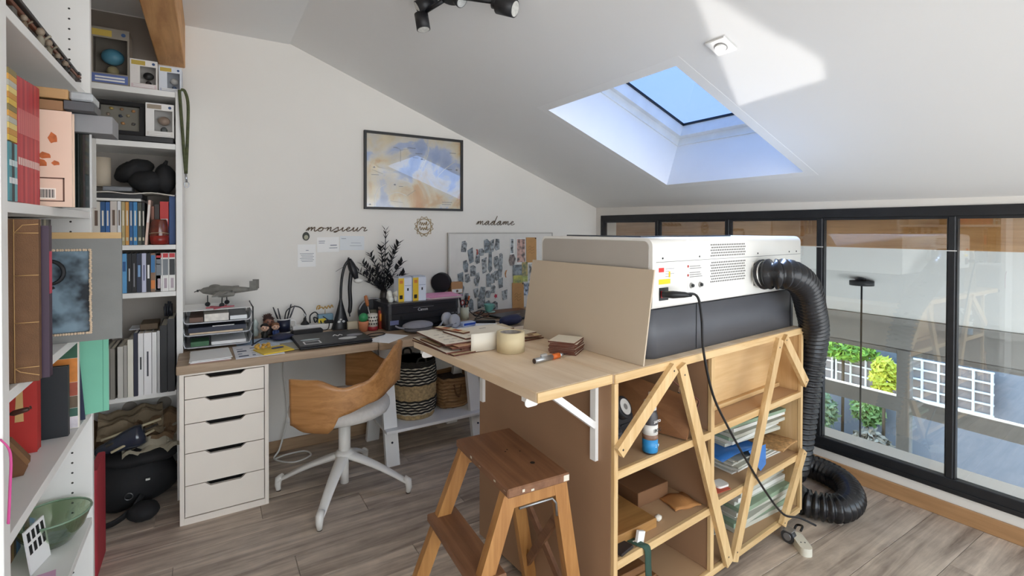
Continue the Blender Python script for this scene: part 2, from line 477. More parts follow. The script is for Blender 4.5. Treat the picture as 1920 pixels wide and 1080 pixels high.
# ledge of the floor slab outside the glass
wmb('trim_2', M('fdfdfc', 0.5, var=0.005), lambda q: q.box((0, 0.03, 0.04), (5.6, 0.17, 0.19), 0.004))
# purlin behind the glass
BEAM = WOOD('f0b87c', 'cc9050', 'x', 0.6, 0.9, dist=5)
wmb('trim_3', BEAM, lambda q: q.box((0.11, 0.13, 1.268), (5.6, 0.27, 1.425), 0.004))
# the stairwell beyond: outer wall with its window
GREYW = M('8d8b88', 0.7, var=0.03)
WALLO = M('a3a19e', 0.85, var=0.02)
b = MB(); XO = 5.72
b.box((XO, -2.2, 0.205), (XO+.15, WB, 0.55)); b.box((XO, -2.2, -2.6), (XO+.15, WB, -1.75)); b.box((XO, 3.0, -1.75), (XO+.15, WB, .205))
struct(b, 'wall_outer', WALLO)
b = MB(); b.box((2.9, -2.2, -2.7), (XO+.15, WB, -2.6)); struct(b, 'floor_lower', M('b9b4ac', 0.6))
wmb('wall_stairwell', WALL, lambda q: q.box((0, 0.032, -2.6), (5.6, 0.13, 0.038)))
w3 = thing('window_3', None, None, T(XO, 0, 0)); w3['kind'] = 'structure'
q = MB(); q.box((0.0, -2.2, 0.16), (0.06, 3.0, 0.21)); q.box((0, -2.2, -1.76), (.06, 3.0, -1.70)); q.build('window_frame', GREYW, w3)
for yy in (3.0, 2.052, 1.05, 0.05, -.95):
    q = MB(); q.box((-.01, yy-.055, -1.72), (.065, yy+.055, .2), .004); q.build('mullion', GREYW, w3)
q = MB(); q.box((-.012, -2.2, -0.405), (.067, 3.0, -0.255), .004); q.build('transom', GREYW, w3)
q = MB(); q.box((0.03, -2.2, -1.70), (.036, 3.0, .16)); q.build('pane', GLASS('stair_glass', 'f2f6f8', mixv=0.0), w3)
# ceiling strip: darker soffit board by the outer wall
b = MB(); b.box((5.56, -2.2, .47), (XO, WB, .53)); struct(b, 'trim_4', WALLO)

# outdoors: painted wall, ground
b = MB(); b.box((8.6, -3.5, -3.2), (8.8, 8.0, 1.1)); struct(b, 'wall_courtyard', M('83868f', 0.85, var=0.05, scale=2))
b = MB(); b.box((XO+.15, -3.5, -3.3), (8.6, 8.0, -3.2)); struct(b, 'ground', M('a8a5a0', 0.85, var=0.1, scale=3))
# ---------------------------------------------------------------- desks, drawers, chair, trestle
OAK = WOOD('c2a98d', '9c8369', 'x', 0.5, 0.8)
dk = MB(); dk.box((-0.125, 2.685, 0.70), (0.795, 3.29, 0.74), 0.003)
o = dk.build('desk', OAK); tag(o, 'greyish oak desk board lying on the white drawer unit by the corner', 'desk')
dk = MB(); dk.box((0.797, 2.67, 0.70), (2.55, 3.29, 0.74), 0.003)
o = dk.build('desk', OAK); tag(o, 'oak desk board on white trestles, carrying the printer', 'desk')

dr = thing('drawer_unit', 'white five drawer unit with cut-out grips under the oak desk', 'drawer unit', T(-0.114, 2.705, 0))
W_, D_ = 0.368, 0.575
q = MB(); q.box((0, 0, 0), (.018, D_, .699), .001); q.box((W_-.018, 0, 0), (W_, D_, .699), .001); q.box((.018, .0, 0), (W_-.018, D_, .03)); q.box((.018, 0, .688), (W_-.018, D_, .699)); q.box((.018, D_-.01, .03), (W_-.018, D_, .688))
q.box((.018, .06, .03), (W_-.018, .07, .688), mi=1)
q.build('body', [LAMW, M('241f1c', .8)], dr)
zs = [(0.035, 0.176), (0.180, 0.326), (0.330, 0.462), (0.466, 0.576), (0.580, 0.684)]
for i, (z0, z1) in enumerate(zs):
    w = W_-0.042; cx = w*0.5; d = 0.018; hw = 0.085
    poly = [(0, 0), (w, 0), (w, z1-z0), (cx+hw, z1-z0), (cx+hw-.022, z1-z0-d), (cx-hw+.022, z1-z0-d), (cx-hw, z1-z0), (0, z1-z0)]
    q = MB(); q.prism(poly, 0, 0.018, RX(90))
    q.build('drawer', LAMW, dr, T(0.021, 0.019, z0))

# swivel chair (local x = the way it faces)
CHX = T(0.60, 2.622, 0) @ RZ(143)
ch = thing('swivel_chair', 'white swivel chair with bent oak veneer shell and pale felt seat at the desk', 'chair', CHX)
CW = M('ece8e1', 0.35, var=0.02)
VEN = WOOD('cc945c', '9f6c3a', 'x', 0.4, 1.0, coat=0.2)
def lerp(tab, t):
    for (a, va), (b2, vb) in zip(tab[:-1], tab[1:]):
        if t <= b2:
            k = (t-a)/(b2-a); k = k*k*(3-2*k); return va+(vb-va)*k
    return tab[-1][1]
plan = bez([(0.125, -0.292, 0), (0.02, -0.288, 0), (-0.11, -0.252, 0), (-0.215, -0.175, 0), (-0.262, -0.06, 0), (-0.270, 0, 0), (-0.262, 0.06, 0), (-0.215, 0.175, 0), (-0.11, 0.252, 0), (0.02, 0.288, 0), (0.125, 0.292, 0)], 4)
topz = [(0, .675), (.11, .672), (.20, .628), (.26, .642), (.43, .785), (.5, .80)]
botz = [(0, .462), (.08, .428), (.155, .422), (.19, .50), (.3, .54), (.42, .58), (.5, .59)]
def shell(u, v):
    k = u*(len(plan)-1); i = min(int(k), len(plan)-2); p = plan[i].lerp(plan[i+1], k-i)
    s_ = min(u, 1-u); zt = lerp(topz, s_); zb = lerp(botz, s_); z = zb+(zt-zb)*v
    fl = 1 + 0.10*(z-.5)
    return (p.x*fl - (0.05*(z-.6) if s_ > .35 else 0), p.y*fl, z)
q = MB(); q.sheet(shell, 60, 8, 0.011); q.build('backrest', VEN, ch)
q = MB()
def seatp(r, z): return [(0.02+r*0.255*cos(2*pi*k/28)*(1.0 if cos(2*pi*k/28) > 0 else 0.98), r*0.245*sin(2*pi*k/28), z) for k in range(28)]
rings = [(0.86, .415), (0.97, .428), (1.0, .447), (0.985, .468), (0.93, .482), (.7, .487), (.3, .482)]
vs = [p for r in rings for p in seatp(*r)]; fs = []
for i in range(len(rings)-1):
    for k in range(28): fs.append((i*28+k, i*28+(k+1) % 28, (i+1)*28+(k+1) % 28, (i+1)*28+k))
fs.append(list(range(28))[::-1]); fs.append([(len(rings)-1)*28+k for k in range(28)])
q.add(vs, fs, None, 0, True); q.build('seat', M('d9d4cd', 0.95, var=0.05, scale=60, bump=0.5), ch)
q = MB(); q.cyl((0, 0, .19), (0, 0, .36), .03, .03, 20); q.cyl((0, 0, .36), (0, 0, .415), .018, n=16); q.cyl((0, 0, .36), (0, 0, .366), .032, n=20, mi=1); q.cyl((0, 0, .05), (0, 0, .19), .021, n=16); q.box((-.09, -.09, .405), (.11, .09, .418))
q.build('column', [CW, M('b9a58a', .4)], ch)
for k, (ang, rl) in enumerate(((4, .335), (95, .315), (184, .32), (274, .32))):
    q = MB()
    def legp(u, v, rl=rl):
        x = 0.01 + u*rl; z = 0.212-0.150*u+0.012*sin(3.1416*u)
        wdt = 0.034-0.014*u; th = 0.042-0.022*u
        a = 2*pi*v
        return (x, wdt*cos(a)*(0.8 if abs(cos(a)) < .5 else 1), z+th*0.5*sin(a)-th*.3)
    q.sheet(legp, 14, 12); q.tube([(rl-.01, 0, .075), (rl+.012, 0, .062), (rl+.016, 0, .03), (rl+.012, 0, .006)], [.018, .019, .016, .013], 10)
    q.build('leg', CW, ch, RZ(ang)); 
    q = MB(); q.cyl((rl+.012, 0, 0.0), (rl+.012, 0, .008), .0115, n=12); q.build('glide', M('4a3d33', .6), ch, RZ(ang))
q = MB(); q.ball((0, 0, .20), (.05, .05, .03)); q.build('hub', CW, ch)

# two trestles with a shelf each, under the right-hand desk top
def trestle(x0, x1, label):
    tr = thing('trestle', label, 'trestle', T(0, 0, 0))
    return tr
tr = thing('trestle', 'white wooden trestle with a low shelf holding two baskets', 'trestle', T(0, 0, 0))
def slat(p0, p1, w, t, mb, wdir=(1, 0, 0)):
    p0 = Vector(p0); p1 = Vector(p1); d = (p1-p0).normalized(); wv = Vector(wdir); tv = d.cross(wv).normalized()
    vs = [p + wv*(sx*w/2) + tv*(sy*t/2) for p in (p0, p1) for sx, sy in ((-1, -1), (1, -1), (1, 1), (-1, 1))]
    mb.add(vs, [(3, 2, 1, 0), (4, 5, 6, 7), (0, 1, 5, 4), (1, 2, 6, 5), (2, 3, 7, 6), (3, 0, 4, 7)])
for x, nm in ((0.902, 'leg'), (1.46, 'leg')):
    q = MB(); slat((x, 2.93, .70), (x, 2.765, 0.0), .078, .034, q); q.build('leg', WHITE, tr)
    q = MB(); slat((x, 2.99, .70), (x, 3.18, 0.0), .078, .034, q); q.build('leg', WHITE, tr)
q = MB(); q.box((0.862, 2.75, .19), (1.54, 3.17, .207), .002); q.build('shelf', WHITE, tr)
q = MB(); q.box((0.862, 2.905, .655), (1.54, 3.02, .699), .002); q.build('top_rail', WHITE, tr)
for x in (.902, 1.46):
    q = MB(); q.cyl((x, 2.775, .13), (x, 2.772, .133), .006, n=10); q.build('screw', BLK, tr, T(0, -.002, .0))
# ---------------------------------------------------------------- workbench on castors (local x along its open front, y towards the back wall)
CB = T(1.078, 1.138, 0) @ RZ(4.5)
PLY = WOOD('e6c698', 'cba371', 'x', 0.5, 0.7)
PLYT = WOOD('f7e2c6', 'e3c6a2', 'y', 0.5, 0.6)
MDF = M('a07c5e', 0.7, var=0.07, scale=3)
MDFS = M('bb9873', 0.75, var=0.08, scale=3)
PINE = WOOD('e8c895', 'cda36b', 'x', 0.5, 1.2)
PINEZ = WOOD('e8c895', 'cda36b', 'z', 0.5, 1.2)
wb = thing('workbench', 'open plywood and pine workbench on castors under the laser machine', 'workbench', CB)
LW, LD = 1.285, 0.78
def P(name, mat, lo, hi, bev=.0015, par=wb, X=None):
    q = MB(); q.box(lo, hi, bev); return q.build(name, mat, par, X)
P('top', PLYT, (0, 0, .885), (LW, LD, .915))
P('top_edging', PINE, (0, -.006, .886), (LW, -.0005, .9145))
P('side_panel', MDF, (0.0, 0.012, .02), (.016, LD, .885))
P('side_edging', PINEZ, (0.0, -.004, .02), (.018, .0115, .885))
P('side_panel', WOOD('e2c090', 'c89f68', 'z', .55, .5), (LW-.016, 0.012, .06), (LW, LD, .885)); P('side_edging', PINEZ, (LW-.018, -.004, .06), (LW, .0115, .885))
P('divider', MDF, (.536, .012, .075), (.552, LD-.012, .885)); P('divider_edging', PINEZ, (.533, -.004, .075), (.555, .0115, .885))
P('bottom', MDFS, (.016, .012, .055), (LW-.016, LD-.012, .075)); P('bottom_edging', PINE, (.018, -.004, .052), (LW-.018, .0115, .076))
for z in (.318, .605):
    P('shelf', MDFS, (.016, .012, z-.018), (.536, LD-.012, z)); P('shelf_edging', PINE, (.018, -.003, z-.026), (.533, .0115, z+.001))
    P('shelf', MDFS, (.552, .012, z-.018+.01), (LW-.016, LD-.012, z+.01)); P('shelf_edging', PINE, (.555, -.003, z-.016), (LW-.018, .0115, z+.011))
P('back_panel', M('b08d68', .7, var=.06), (.016, LD-.012, .055), (LW-.016, LD, .885))
# inner board behind the upper right bay
P('inner_board', WOOD('e8c592', 'cfa56f', 'x', .55, .5), (.5525, .115, .616), (LW-.0165, .127, .884)); P('ledge', PINE, (.5525, .095, .616), (LW-.0165, .1145, .634))
# diagonal braces across the front
def brace(a, b2):
    q = MB(); A = Vector((a[0], -.0135, a[1])); B = Vector((b2[0], -.0135, b2[1])); d = (B-A).normalized(); w = d.cross(Vector((0, 1, 0)))
    vs = [p + w*s1*.021 + Vector((0, s2*.009, 0)) for p in (A, B) for s1, s2 in ((-1, -1), (1, -1), (1, 1), (-1, 1))]
    q.add(vs, [(3, 2, 1, 0), (4, 5, 6, 7), (0, 1, 5, 4), (1, 2, 6, 5), (2, 3, 7, 6), (3, 0, 4, 7)])
    o = q.build('brace', PINEZ, wb)
    s = MB()
    for k in (.04, .96): 
        c = A.lerp(B, k); s.cyl(c+Vector((0, -.0088, 0)), c+Vector((0, -.0096, 0)), .0035, n=8)
    s.build('screw', BLK, o); return o
brace((.008, .672), (.288, .893)); brace((.325, .893), (.640, .072)); brace((.676, .066), (1.034, .893)); brace((1.074, .893), (1.286, .655)); brace((1.272, .345), (1.072, .066))
# folding flap with two brackets
P('flap', PLYT, (-.305, .008, .885), (-.002, .80, .915), .002); P('flap_edging', PINE, (-.305, .002, .8855), (-.002, .0075, .9145))
for yb in (.077, .745):
    q = MB()
    q.box((-.014, yb-.012, .62), (-.0005, yb+.012, .884)); q.box((-.295, yb-.012, .868), (-.014, yb+.012, .884))
    A = Vector((-.19, yb, .868)); B = Vector((-.012, yb, .735)); d = (B-A).normalized(); w = d.cross(Vector((0, 1, 0)))
    vs = [p + w*s1*.010 + Vector((0, s2*.0125, 0)) for p in (A, B) for s1, s2 in ((-1, -1), (1, -1), (1, 1), (-1, 1))]
    q.add(vs, [(3, 2, 1, 0), (4, 5, 6, 7), (0, 1, 5, 4), (1, 2, 6, 5), (2, 3, 7, 6), (3, 0, 4, 7)])
    q.prism(rrect(.05, .028, .012, 4, -.275, .868), yb-.013, yb-.009, T(0, 0, 0) @ Matrix(((1, 0, 0, 0), (0, 0, 1, 0), (0, 1, 0, 0), (0, 0, 0, 1))))
    q.build('bracket', WHITE, wb)
# castors
for (x, y) in ((1.085, -.036), (1.17, .70), (.12, .05), (.12, .70)):
    q = MB(); q.cyl((x-.014, y, .0275), (x+.014, y, .0275), .0275, n=20); q.cyl((x-.016, y, .0275), (x+.016, y, .0275), .016, n=16, mi=1); q.box((x-.02, y-.02, .052), (x+.02, y+.02, .0565), mi=1)
    q.build('castor', [M('3a3a3c', .5), M('8a8a8c', .35, .5)], wb)

# ---------------------------------------------------------------- laser machine
LM = CB @ T(.215, .035, .9155)
lm = thing('laser_cutter', 'white desktop laser cutter with dark grey base and perforated back on the workbench', 'machine', LM)
LL, LDp = 1.095, 0.58
def rsolid(x0, x1, y0, y1, z0, z1, r):
    """box with vertical edges rounded"""
    q = MB(); q.prism(rrect(x1-x0, y1-y0, r, 6, (x0+x1)/2, (y0+y1)/2), z0, z1, smooth=True); return q
q = rsolid(.004, LL, 0.004, LDp, 0.0, .172, .045); q.box((.28, .0015, .004), (.2815, .0038, .172), mi=1); q.box((1.03, .0015, .004), (1.0315, .0038, .172), mi=1)
q.build('base', [M('54555a', .5, var=.04), BLK], lm)
q = MB(); q.box((.01, .012, .170), (LL-.005, LDp-.01, .180)); q.build('shadow_gap', BLK, lm)
# upper body: profile rounded at the top edges, extruded along x
def hull(y0, y1, z0, z1, r, rb=.012):
    pts = []
    for (cx, cz, a0, rr) in ((y1-r, z1-r, 0, r), (y0+r, z1-r, 90, r), (y0+rb, z0+rb, 180, rb), (y1-rb, z0+rb, 270, rb)):
        for k in range(7):
            a = radians(a0+90*k/6); pts.append((cx+rr*cos(a), cz+rr*sin(a)))
    return pts
YZ = Matrix(((0, 0, 1, 0), (1, 0, 0, 0), (0, 1, 0, 0), (0, 0, 0, 1)))   # (x,y,z)->(z->x, x->y, y->z)
LASW = M('f1efe9', .35, var=.012)
q = MB(); q.prism(hull(-.012, LDp, .178, .422, .028), 0.0, LL, YZ, smooth=True); q.build('housing', LASW, lm)
q = MB(); q.prism(hull(.002, LDp-.012, .19, .412, .022), -.004, -.0005, YZ, smooth=True); q.build('end_panel', M('b3aca3', .5, var=.02), lm)
q = MB(); q.box((.02, -.0128, .3385), (LL-.004, -.0119, .3400)); q.build('seam', M('6d6b68', .6), lm)
q = MB(); q.box((.10, .12, .4222), (.72, LDp-.05, .428), .002); q.build('lid_window', M('3a4048', .05, coat=.5), lm)
# perforated vents: every hole is a recessed dot, kept as one small-pieces part
def holes(x0, x1, z0, z1, dx=.0125, dz=.0105):
    q = MB(); z = z0; r = 0
    while z <= z1:
        x = x0 + (dx/2 if r % 2 else 0)
        while x <= x1:
            q.add([(x+.0042*cos(a*pi/4), -.0123, z+.0034*sin(a*pi/4)) for a in range(8)], [list(range(8))]); x += dx
        z += dz; r += 1
    return q
for (z0, z1) in ((.352, .404), (.252, .332)):
    o = holes(.352, .60, z0, z1).build('vent_holes', M('3c3a38', .8), lm); o['kind'] = 'stuff'
def screws():
    q = MB()
    for x, z in ((.055, .352), (.275, .352), (.70, .352), (.98, .352), (1.05, .352)): q.cyl((x, -.0122, z), (x, -.0135, z), .0035, n=8)
    return q
screws().build('screw', BLK, lm)
q = MB(); q.cyl((0, 0, 0), (0, -.002, 0), .001); 
# mains socket, labels
FR = Matrix(((1, 0, 0, 0), (0, 0, -1, 0), (0, 1, 0, 0), (0, 0, 0, 1)))   # xy plane -> front face (x, z), facing -y
def plate(name, mat, x0, x1, z0, z1, par, t=.001, y=-.012):
    q = MB(); q.box((x0, y-t, z0), (x1, y, z1)); return q.build(name, mat, par)
so = plate('power_socket', M('1b1a1b', .4), .036, .083, .206, .250, lm, .004); 
P('rocker_switch', M('c3202c', .3), (.040, -.019, .216), (.052, -.0165, .240), .001, so)
plate('warning_label', M('f0d21f', .5), .034, .098, .262, .279, lm); plate('brand_label', M('d8322e', .5), .034, .062, .304, .319, lm)
wl2 = plate('rating_label', M('efede8', .5), .064, .145, .281, .325, lm, .0006)
for k in range(4):
    P('print_line', M('7c7a76', .6), (.07, -.0131, .287+k*.009), (.07+.02+(k % 2)*.03, -.0127, .2885+k*.009), 0, wl2)
P('print_line', M('e6c424', .6), (.088, -.0131, .284), (.098, -.0127, .305), 0, wl2)
nt = plate('notice_label', M('efede8', .5), .195, .30, .272, .326, lm, .0006)
for k in range(6):
    if k == 3: continue
    P('print_line', M('8d8a86', .6), (.212, -.0131, .277+k*.0078), (.292-(k % 3)*.006, -.0127, .2800+k*.0078), 0, nt)
for z in (.285, .318):
    q = MB(); q.cyl((.203, -.0126, z), (.203, -.0132, z), .005, n=12); q.build('warning_symbol', M('b23b34', .5), nt)
jp = plate('port_plate', M('e4e1dc', .5), .20, .30, .228, .268, lm, .0012)
for x in (.222, .278):
    q = MB(); q.cyl((x, -.0132, .247), (x, -.018, .247), .011, .009, 14); q.cyl((x, -.018, .247), (x, -.024, .247), .006, n=10, mi=1); q.build('port', [M('a8a6a2', .3, .6), BLK], jp)
fl = plate('hose_flange', M('eceae4', .4), .655, .745, .212, .318, lm, .004)
s_ = MB()
for x in (.662, .738):
    for z in (.220, .310): s_.cyl((x, -.016, z), (x, -.018, z), .004, n=8)
s_.build('screw', M('9a9894', .4, .5), fl)

# grey-beige hardboard leaning on the end of the laser machine
BRD = M('c9b8a1', .7, var=.03, scale=2)
def WP(v, u, z): return CB @ Vector((v, u, z))
q = MB(); A = [(.15, .003, .916), (.156, .665, .916), (.203, .655, 1.232), (.203, .002, 1.232)]
A2 = [(v-.006, u, z) for v, u, z in A]
q.add([WP(*p) for p in A+A2], [(0, 3, 2, 1), (4, 5, 6, 7), (0, 1, 5, 4), (1, 2, 6, 5), (2, 3, 7, 6), (3, 0, 4, 7)])
o = q.build('hardboard_sheet', BRD); tag(o, 'plain beige board leaning against the laser machine', 'board')

# corrugated exhaust hose: up from the machine, over, down to the floor and a loop
def hose(pts, n_seg):
    P_ = bez(pts, n_seg); return P_
pts = [WP(.915, .012, 1.178), WP(.915, -.05, 1.185), WP(.98, -.085, 1.178), WP(1.10, -.085, 1.125), WP(1.22, -.06, 1.02), WP(1.33, -.03, .90), WP(1.375, .0, .76), WP(1.375, .02, .60), WP(1.375, .04, .42), WP(1.38, .06, .28), WP(1.40, .10, .16), Vector((2.52, 1.52, .075)), Vector((2.70, 1.60, .066)), Vector((2.82, 1.47, .064)), Vector((2.80, 1.28, .064)), Vector((2.66, 1.16, .064)), Vector((2.50, 1.15, .064)), Vector((2.43, 1.27, .064)), Vector((2.52, 1.40, .064))]
hp = bez(pts, 22); dense = []
acc = 0; step = .0065; last = hp[0]; dense.append(last)
for p in hp[1:]:
    while (p-last).length >= step:
        last = last + (p-last).normalized()*step; dense.append(last)
rs = [.056 + .0075*(1 if (k // 2) % 2 else -1) for k in range(len(dense))]
q = MB(); q.tube(dense, rs, 18)
ho = q.build('exhaust_hose', M('1c1c1f', .26, var=.25, scale=25)); tag(ho, 'black corrugated exhaust hose curling down from the laser machine to the floor', 'hose')
q = MB(); q.cyl(WP(.915, .016, 1.178), WP(.915, -.008, 1.18), .058, n=24); q.build('hose_clamp', M('d2d0cb', .3, .6), ho)

# power cable from the machine down to the plug on the floor
cb = bez([WP(.28, -.035, 1.145), WP(.36, -.05, 1.14), WP(.40, -.045, 1.06), WP(.43, -.035, .93), WP(.50, -.03, .76), WP(.60, -.03, .62), WP(.74, -.03, .45), WP(.90, -.03, .27), WP(1.05, -.03, .13), WP(1.15, -.05, .09), WP(1.22, -.09, .05)], 8)
q = MB(); q.tube(cb, .0045, 8); o = q.build('power_cable', BLK); tag(o, 'black power cable hanging from the laser machine across the braces', 'cable')
q = MB(); q.tube([WP(.255, .012, 1.145), WP(.27, -.02, 1.146), WP(.30, -.045, 1.146), WP(.33, -.05, 1.143)], [.011, .013, .010, .006], 8); q.build('plug', BLK, o)
# ---------------------------------------------------------------- wooden step stool
OLD = WOOD('966a4a', '6a442c', 'y', 0.55, 0.6, dist=8)
BEE = WOOD('c58f52', '99632f', 'z', 0.45, 0.8)
st = thing('step_stool', 'worn brown wooden step stool with paint specks beside the workbench', 'stool', T(.845, 1.39, 0) @ RZ(-3))
def PB(name, mat, lo, hi, bev=.003): 
    q = MB(); q.box(lo, hi, bev); return q.build(name, mat, st)
tp = PB('top_board', OLD, (-.108, -.20, .595), (.108, .19, .622), .004)
q = MB()
rr = random.Random(3)
for k in range(5): 
    yy = rr.uniform(-.19, .1); q.box((-.1083, yy, .603+rr.uniform(0, .01)), (-.108, yy+.012, .610+rr.uniform(0, .008)))
q.box((.085, -.2003, .6), (.105, -.2, .618)); q.box((-.03, -.2003, .6), (-.02, -.2, .606)); q.box((-.06, -.2003, .604), (-.052, -.2, .612))
q.build('paint_speck', M('d8cfbd', .6), tp)
q = MB(); q.cyl((.04, -.09, .6222), (.04, -.09, .6226), .008, n=12)
for x, y_ in ((.0, .02), (.012, .03), (.045, -.0)): q.cyl((x, y_, .6222), (x, y_, .6226), .0028, n=8)
q.build('knot_hole', M('1a120c', .8), tp)
def rod(p0, p1, w, t, name='leg', mat=BEE, wdir=(0, 1, 0)):
    q = MB(); slat(p0, p1, w, t, q, wdir); return q.build(name, mat, st)
for y_ in (-.165, .155):
    s_ = -1 if y_ < 0 else 1
    rod((-.085, y_+s_*.0, .595), (-.315, y_+s_*.03, 0), .03, .046)
    rod((.085, y_, .595), (.185, y_+s_*.0, 0), .03, .046)
    q = MB(); q.box((-.085, y_-.014, .55), (.085, y_+.014, .595), .002); q.build('cross_rail', BEE, st)
lo_ = MB(); lo_.box((-.215, -.20, .360), (-.110, .19, .385), .003); lo_.build('step', OLD, st)
lo_ = MB(); lo_.box((-.16, -.185, .10), (.16, -.165, .13), .002); lo_.build('stretcher', OLD, st)
rod((.165, .15, .12), (.10, -.15, .47), .014, .028, 'diagonal_brace', OLD, (1, 0, 0)); rod((.165, -.15, .12), (.11, .15, .47), .014, .028, 'diagonal_brace', OLD, (1, 0, 0))
q = MB(); q.tube([(-.25, -.165, .16), (-.25, .165, .16)], .006, 8); q.build('metal_rod', M('5a5a5c', .35, .8), st)
q = MB(); q.tube([(-.06, -.181, .548), (.055, -.181, .548), (.07, -.181, .53), (.073, -.181, .49)], .004, 6); q.build('hinge_wire', M('9fa0a2', .3, .9), st)

# ---------------------------------------------------------------- bookcases
BC = M('eceae6', .4, var=.015)
BACK = M('a39c94', .7, var=.03)
bc = thing('bookcase', 'tall white bookcase standing nearest, its shelves stuffed with large albums', 'bookcase', T(-.32, 1.275, 0))
def BP(name, lo, hi, par, mat=BC, bev=.001):
    q = MB(); q.box(lo, hi, bev); return q.build(name, mat, par)
BP('side_panel', (-.285, .788, 0), (0, .812, 2.40), bc); BP('side_panel', (-.285, -.024, 0), (0, .012, 2.40), bc)
BP('back_panel', (-.291, -.024, 0), (-.286, .812, 2.40), bc)
for z0, z1 in ((1.768, 1.79), (1.398, 1.42), (1.036, 1.058), (.762, .785), (.41, .432), (2.376, 2.398)):
    BP('shelf', (-.285, .013, z0), (-.002, .787, z1), bc)
q = MB()
for z in [.14+.032*k for k in range(66)]:
    if any(z0-.01 < z < z1+.01 for z0, z1 in ((1.768, 1.79), (1.398, 1.42), (1.036, 1.058), (.762, .785), (.41, .432))): continue
    for x in (-.05,): q.cyl((x, .7882, z), (x, .7877, z), .0032, n=8)
o = q.build('shelf_pin_holes', M('3a3835', .8), bc)
b2 = thing('bookcase', 'white bookcase against the back wall with film cases and novels', 'bookcase', T(-.62, 2.97, 0))
BP('side_panel', (.485, 0, 0), (.512, .32, 2.046), b2); BP('side_panel', (0.001, 0, 0), (.025, .32, 2.046), b2)
BP('back_panel', (.025, .30, .5), (.485, .306, 2.02), b2, BACK)
for z0, z1 in ((2.016, 2.044), (1.758, 1.785), (1.262, 1.285), (1.030, 1.054), (.535, .560)):
    BP('shelf', (.026, 0, z0), (.484, .30, z1), b2)
# ---------------------------------------------------------------- things on the walls and the ceiling
PAPER = M('f4f3f1', .8, var=.01)
PAPER2 = M('e9e9ee', .8, var=.015)
INK = M('4a4a52', .8)
GOLD = M('a98a4c', .4, .4)
def one(name, mat, label, cat, fn, X=None, group=None):
    q = MB(); fn(q); o = q.build(name, mat, None, X); return tag(o, label, cat, group)

# framed map
def map_material():
    m = bpy.data.materials.new('watercolour_map'); m.use_nodes = True; nt = m.node_tree; L = nt.links; b = nt.nodes['Principled BSDF']
    b.inputs['Roughness'].default_value = .7
    tc = nt.nodes.new('ShaderNodeTexCoord'); n1 = nt.nodes.new('ShaderNodeTexNoise'); n1.inputs['Scale'].default_value = 4.2; n1.inputs['Detail'].default_value = 5; n1.inputs['Roughness'].default_value = .55; n1.inputs['Distortion'].default_value = .5
    L.new(tc.outputs['Object'], n1.inputs['Vector'])
    r = nt.nodes.new('ShaderNodeValToRGB'); e = r.color_ramp.elements
    e[0].position = .30; e[0].color = hx('8fa8d8'); e[1].position = .72; e[1].color = hx('d9954a')
    for p, c in ((.42, 'b9c8e6'), (.47, 'e9e4da'), (.55, 'ecdcb8'), (.62, 'e3b878')):
        x = e.new(p); x.color = hx(c)
    L.new(n1.outputs[0], r.inputs[0])
    n2 = nt.nodes.new('ShaderNodeTexNoise'); n2.inputs['Scale'].default_value = 9; n2.inputs['Detail'].default_value = 6
    L.new(tc.outputs['Object'], n2.inputs['Vector'])
    r2 = nt.nodes.new('ShaderNodeValToRGB'); r2.color_ramp.elements[0].position = .4; r2.color_ramp.elements[1].position = .6; r2.color_ramp.elements[0].color = (.82, .82, .84, 1); r2.color_ramp.elements[1].color = (1, 1, 1, 1)
    L.new(n2.outputs[0], r2.inputs[0])
    mx = nt.nodes.new('ShaderNodeMix'); mx.data_type = 'RGBA'; mx.blend_type = 'MULTIPLY'; mx.inputs[0].default_value = .6
    L.new(r.outputs[0], mx.inputs[6]); L.new(r2.outputs[0], mx.inputs[7]); L.new(mx.outputs[2], b.inputs['Base Color'])
    return m
mp_ = thing('framed_map', 'black framed watercolour map in ochre and blue hung high on the wall', 'picture', T(.880, WB, 1.497))
FW, FH = .722, .522
q = MB(); q.box((0, -.024, 0), (FW, -.002, .016), .001); q.box((0, -.024, FH-.016), (FW, -.002, FH), .001); q.box((0, -.024, .016), (.016, -.002, FH-.016), .001); q.box((FW-.016, -.024, .016), (FW, -.002, FH-.016), .001)
q.build('frame', M('2b2a2a', .5, var=.08), mp_)
q = MB(); q.box((.016, -.008, .016), (FW-.016, -.002, FH-.016)); pr_ = q.build('print', map_material(), mp_)
def stroke(pts, r, name, mat, par, n=6, y=-.0085, k=6):
    q = MB(); q.tube(bez([(x, y, z) for x, z in pts], k), r, n); return q.build(name, mat, par)
for pts in ([(.445, .47), (.455, .42), (.435, .36), (.40, .30)], [(.075, .02), (.075, .08), (.10, .14), (.15, .17)], [(.52, .24), (.58, .30), (.66, .36)], [(.16, .09), (.22, .12), (.29, .10)]):
    stroke(pts, .0022, 'river_line', M('f0eee8', .7), mp_)
for pts in ([(.225, .42), (.25, .41), (.25, .33)], [(.25, .41), (.31, .425)], [(.055, .265), (.13, .24)], [(.18, .06), (.27, .05)], [(.30, .10), (.36, .14)]):
    stroke(pts, .0009, 'ink_line', INK, mp_, 4)
for x, z, w in ((.30, .43, .06), (.36, .395, .05), (.34, .365, .04), (.40, .355, .03), (.56, .06, .08), (.56, .045, .07), (.60, .30, .04), (.05, .23, .05), (.24, .16, .03), (.62, .42, .05), (.20, .425, .03)):
    q = MB(); q.box((x, -.0087, z), (x+w, -.0079, z+.003)); q.build('caption', INK, mp_)
for x, z in ((.058, .28), (.395, .36), (.665, .30), (.03, .03), (.20, .17)):
    q = MB(); q.prism([(x, z), (x+.012, z+.008), (x+.02, z), (x+.012, z-.004)], .0079, .0088, RX(90) @ Matrix.Scale(1, 4)); q.build('emblem', INK, mp_)
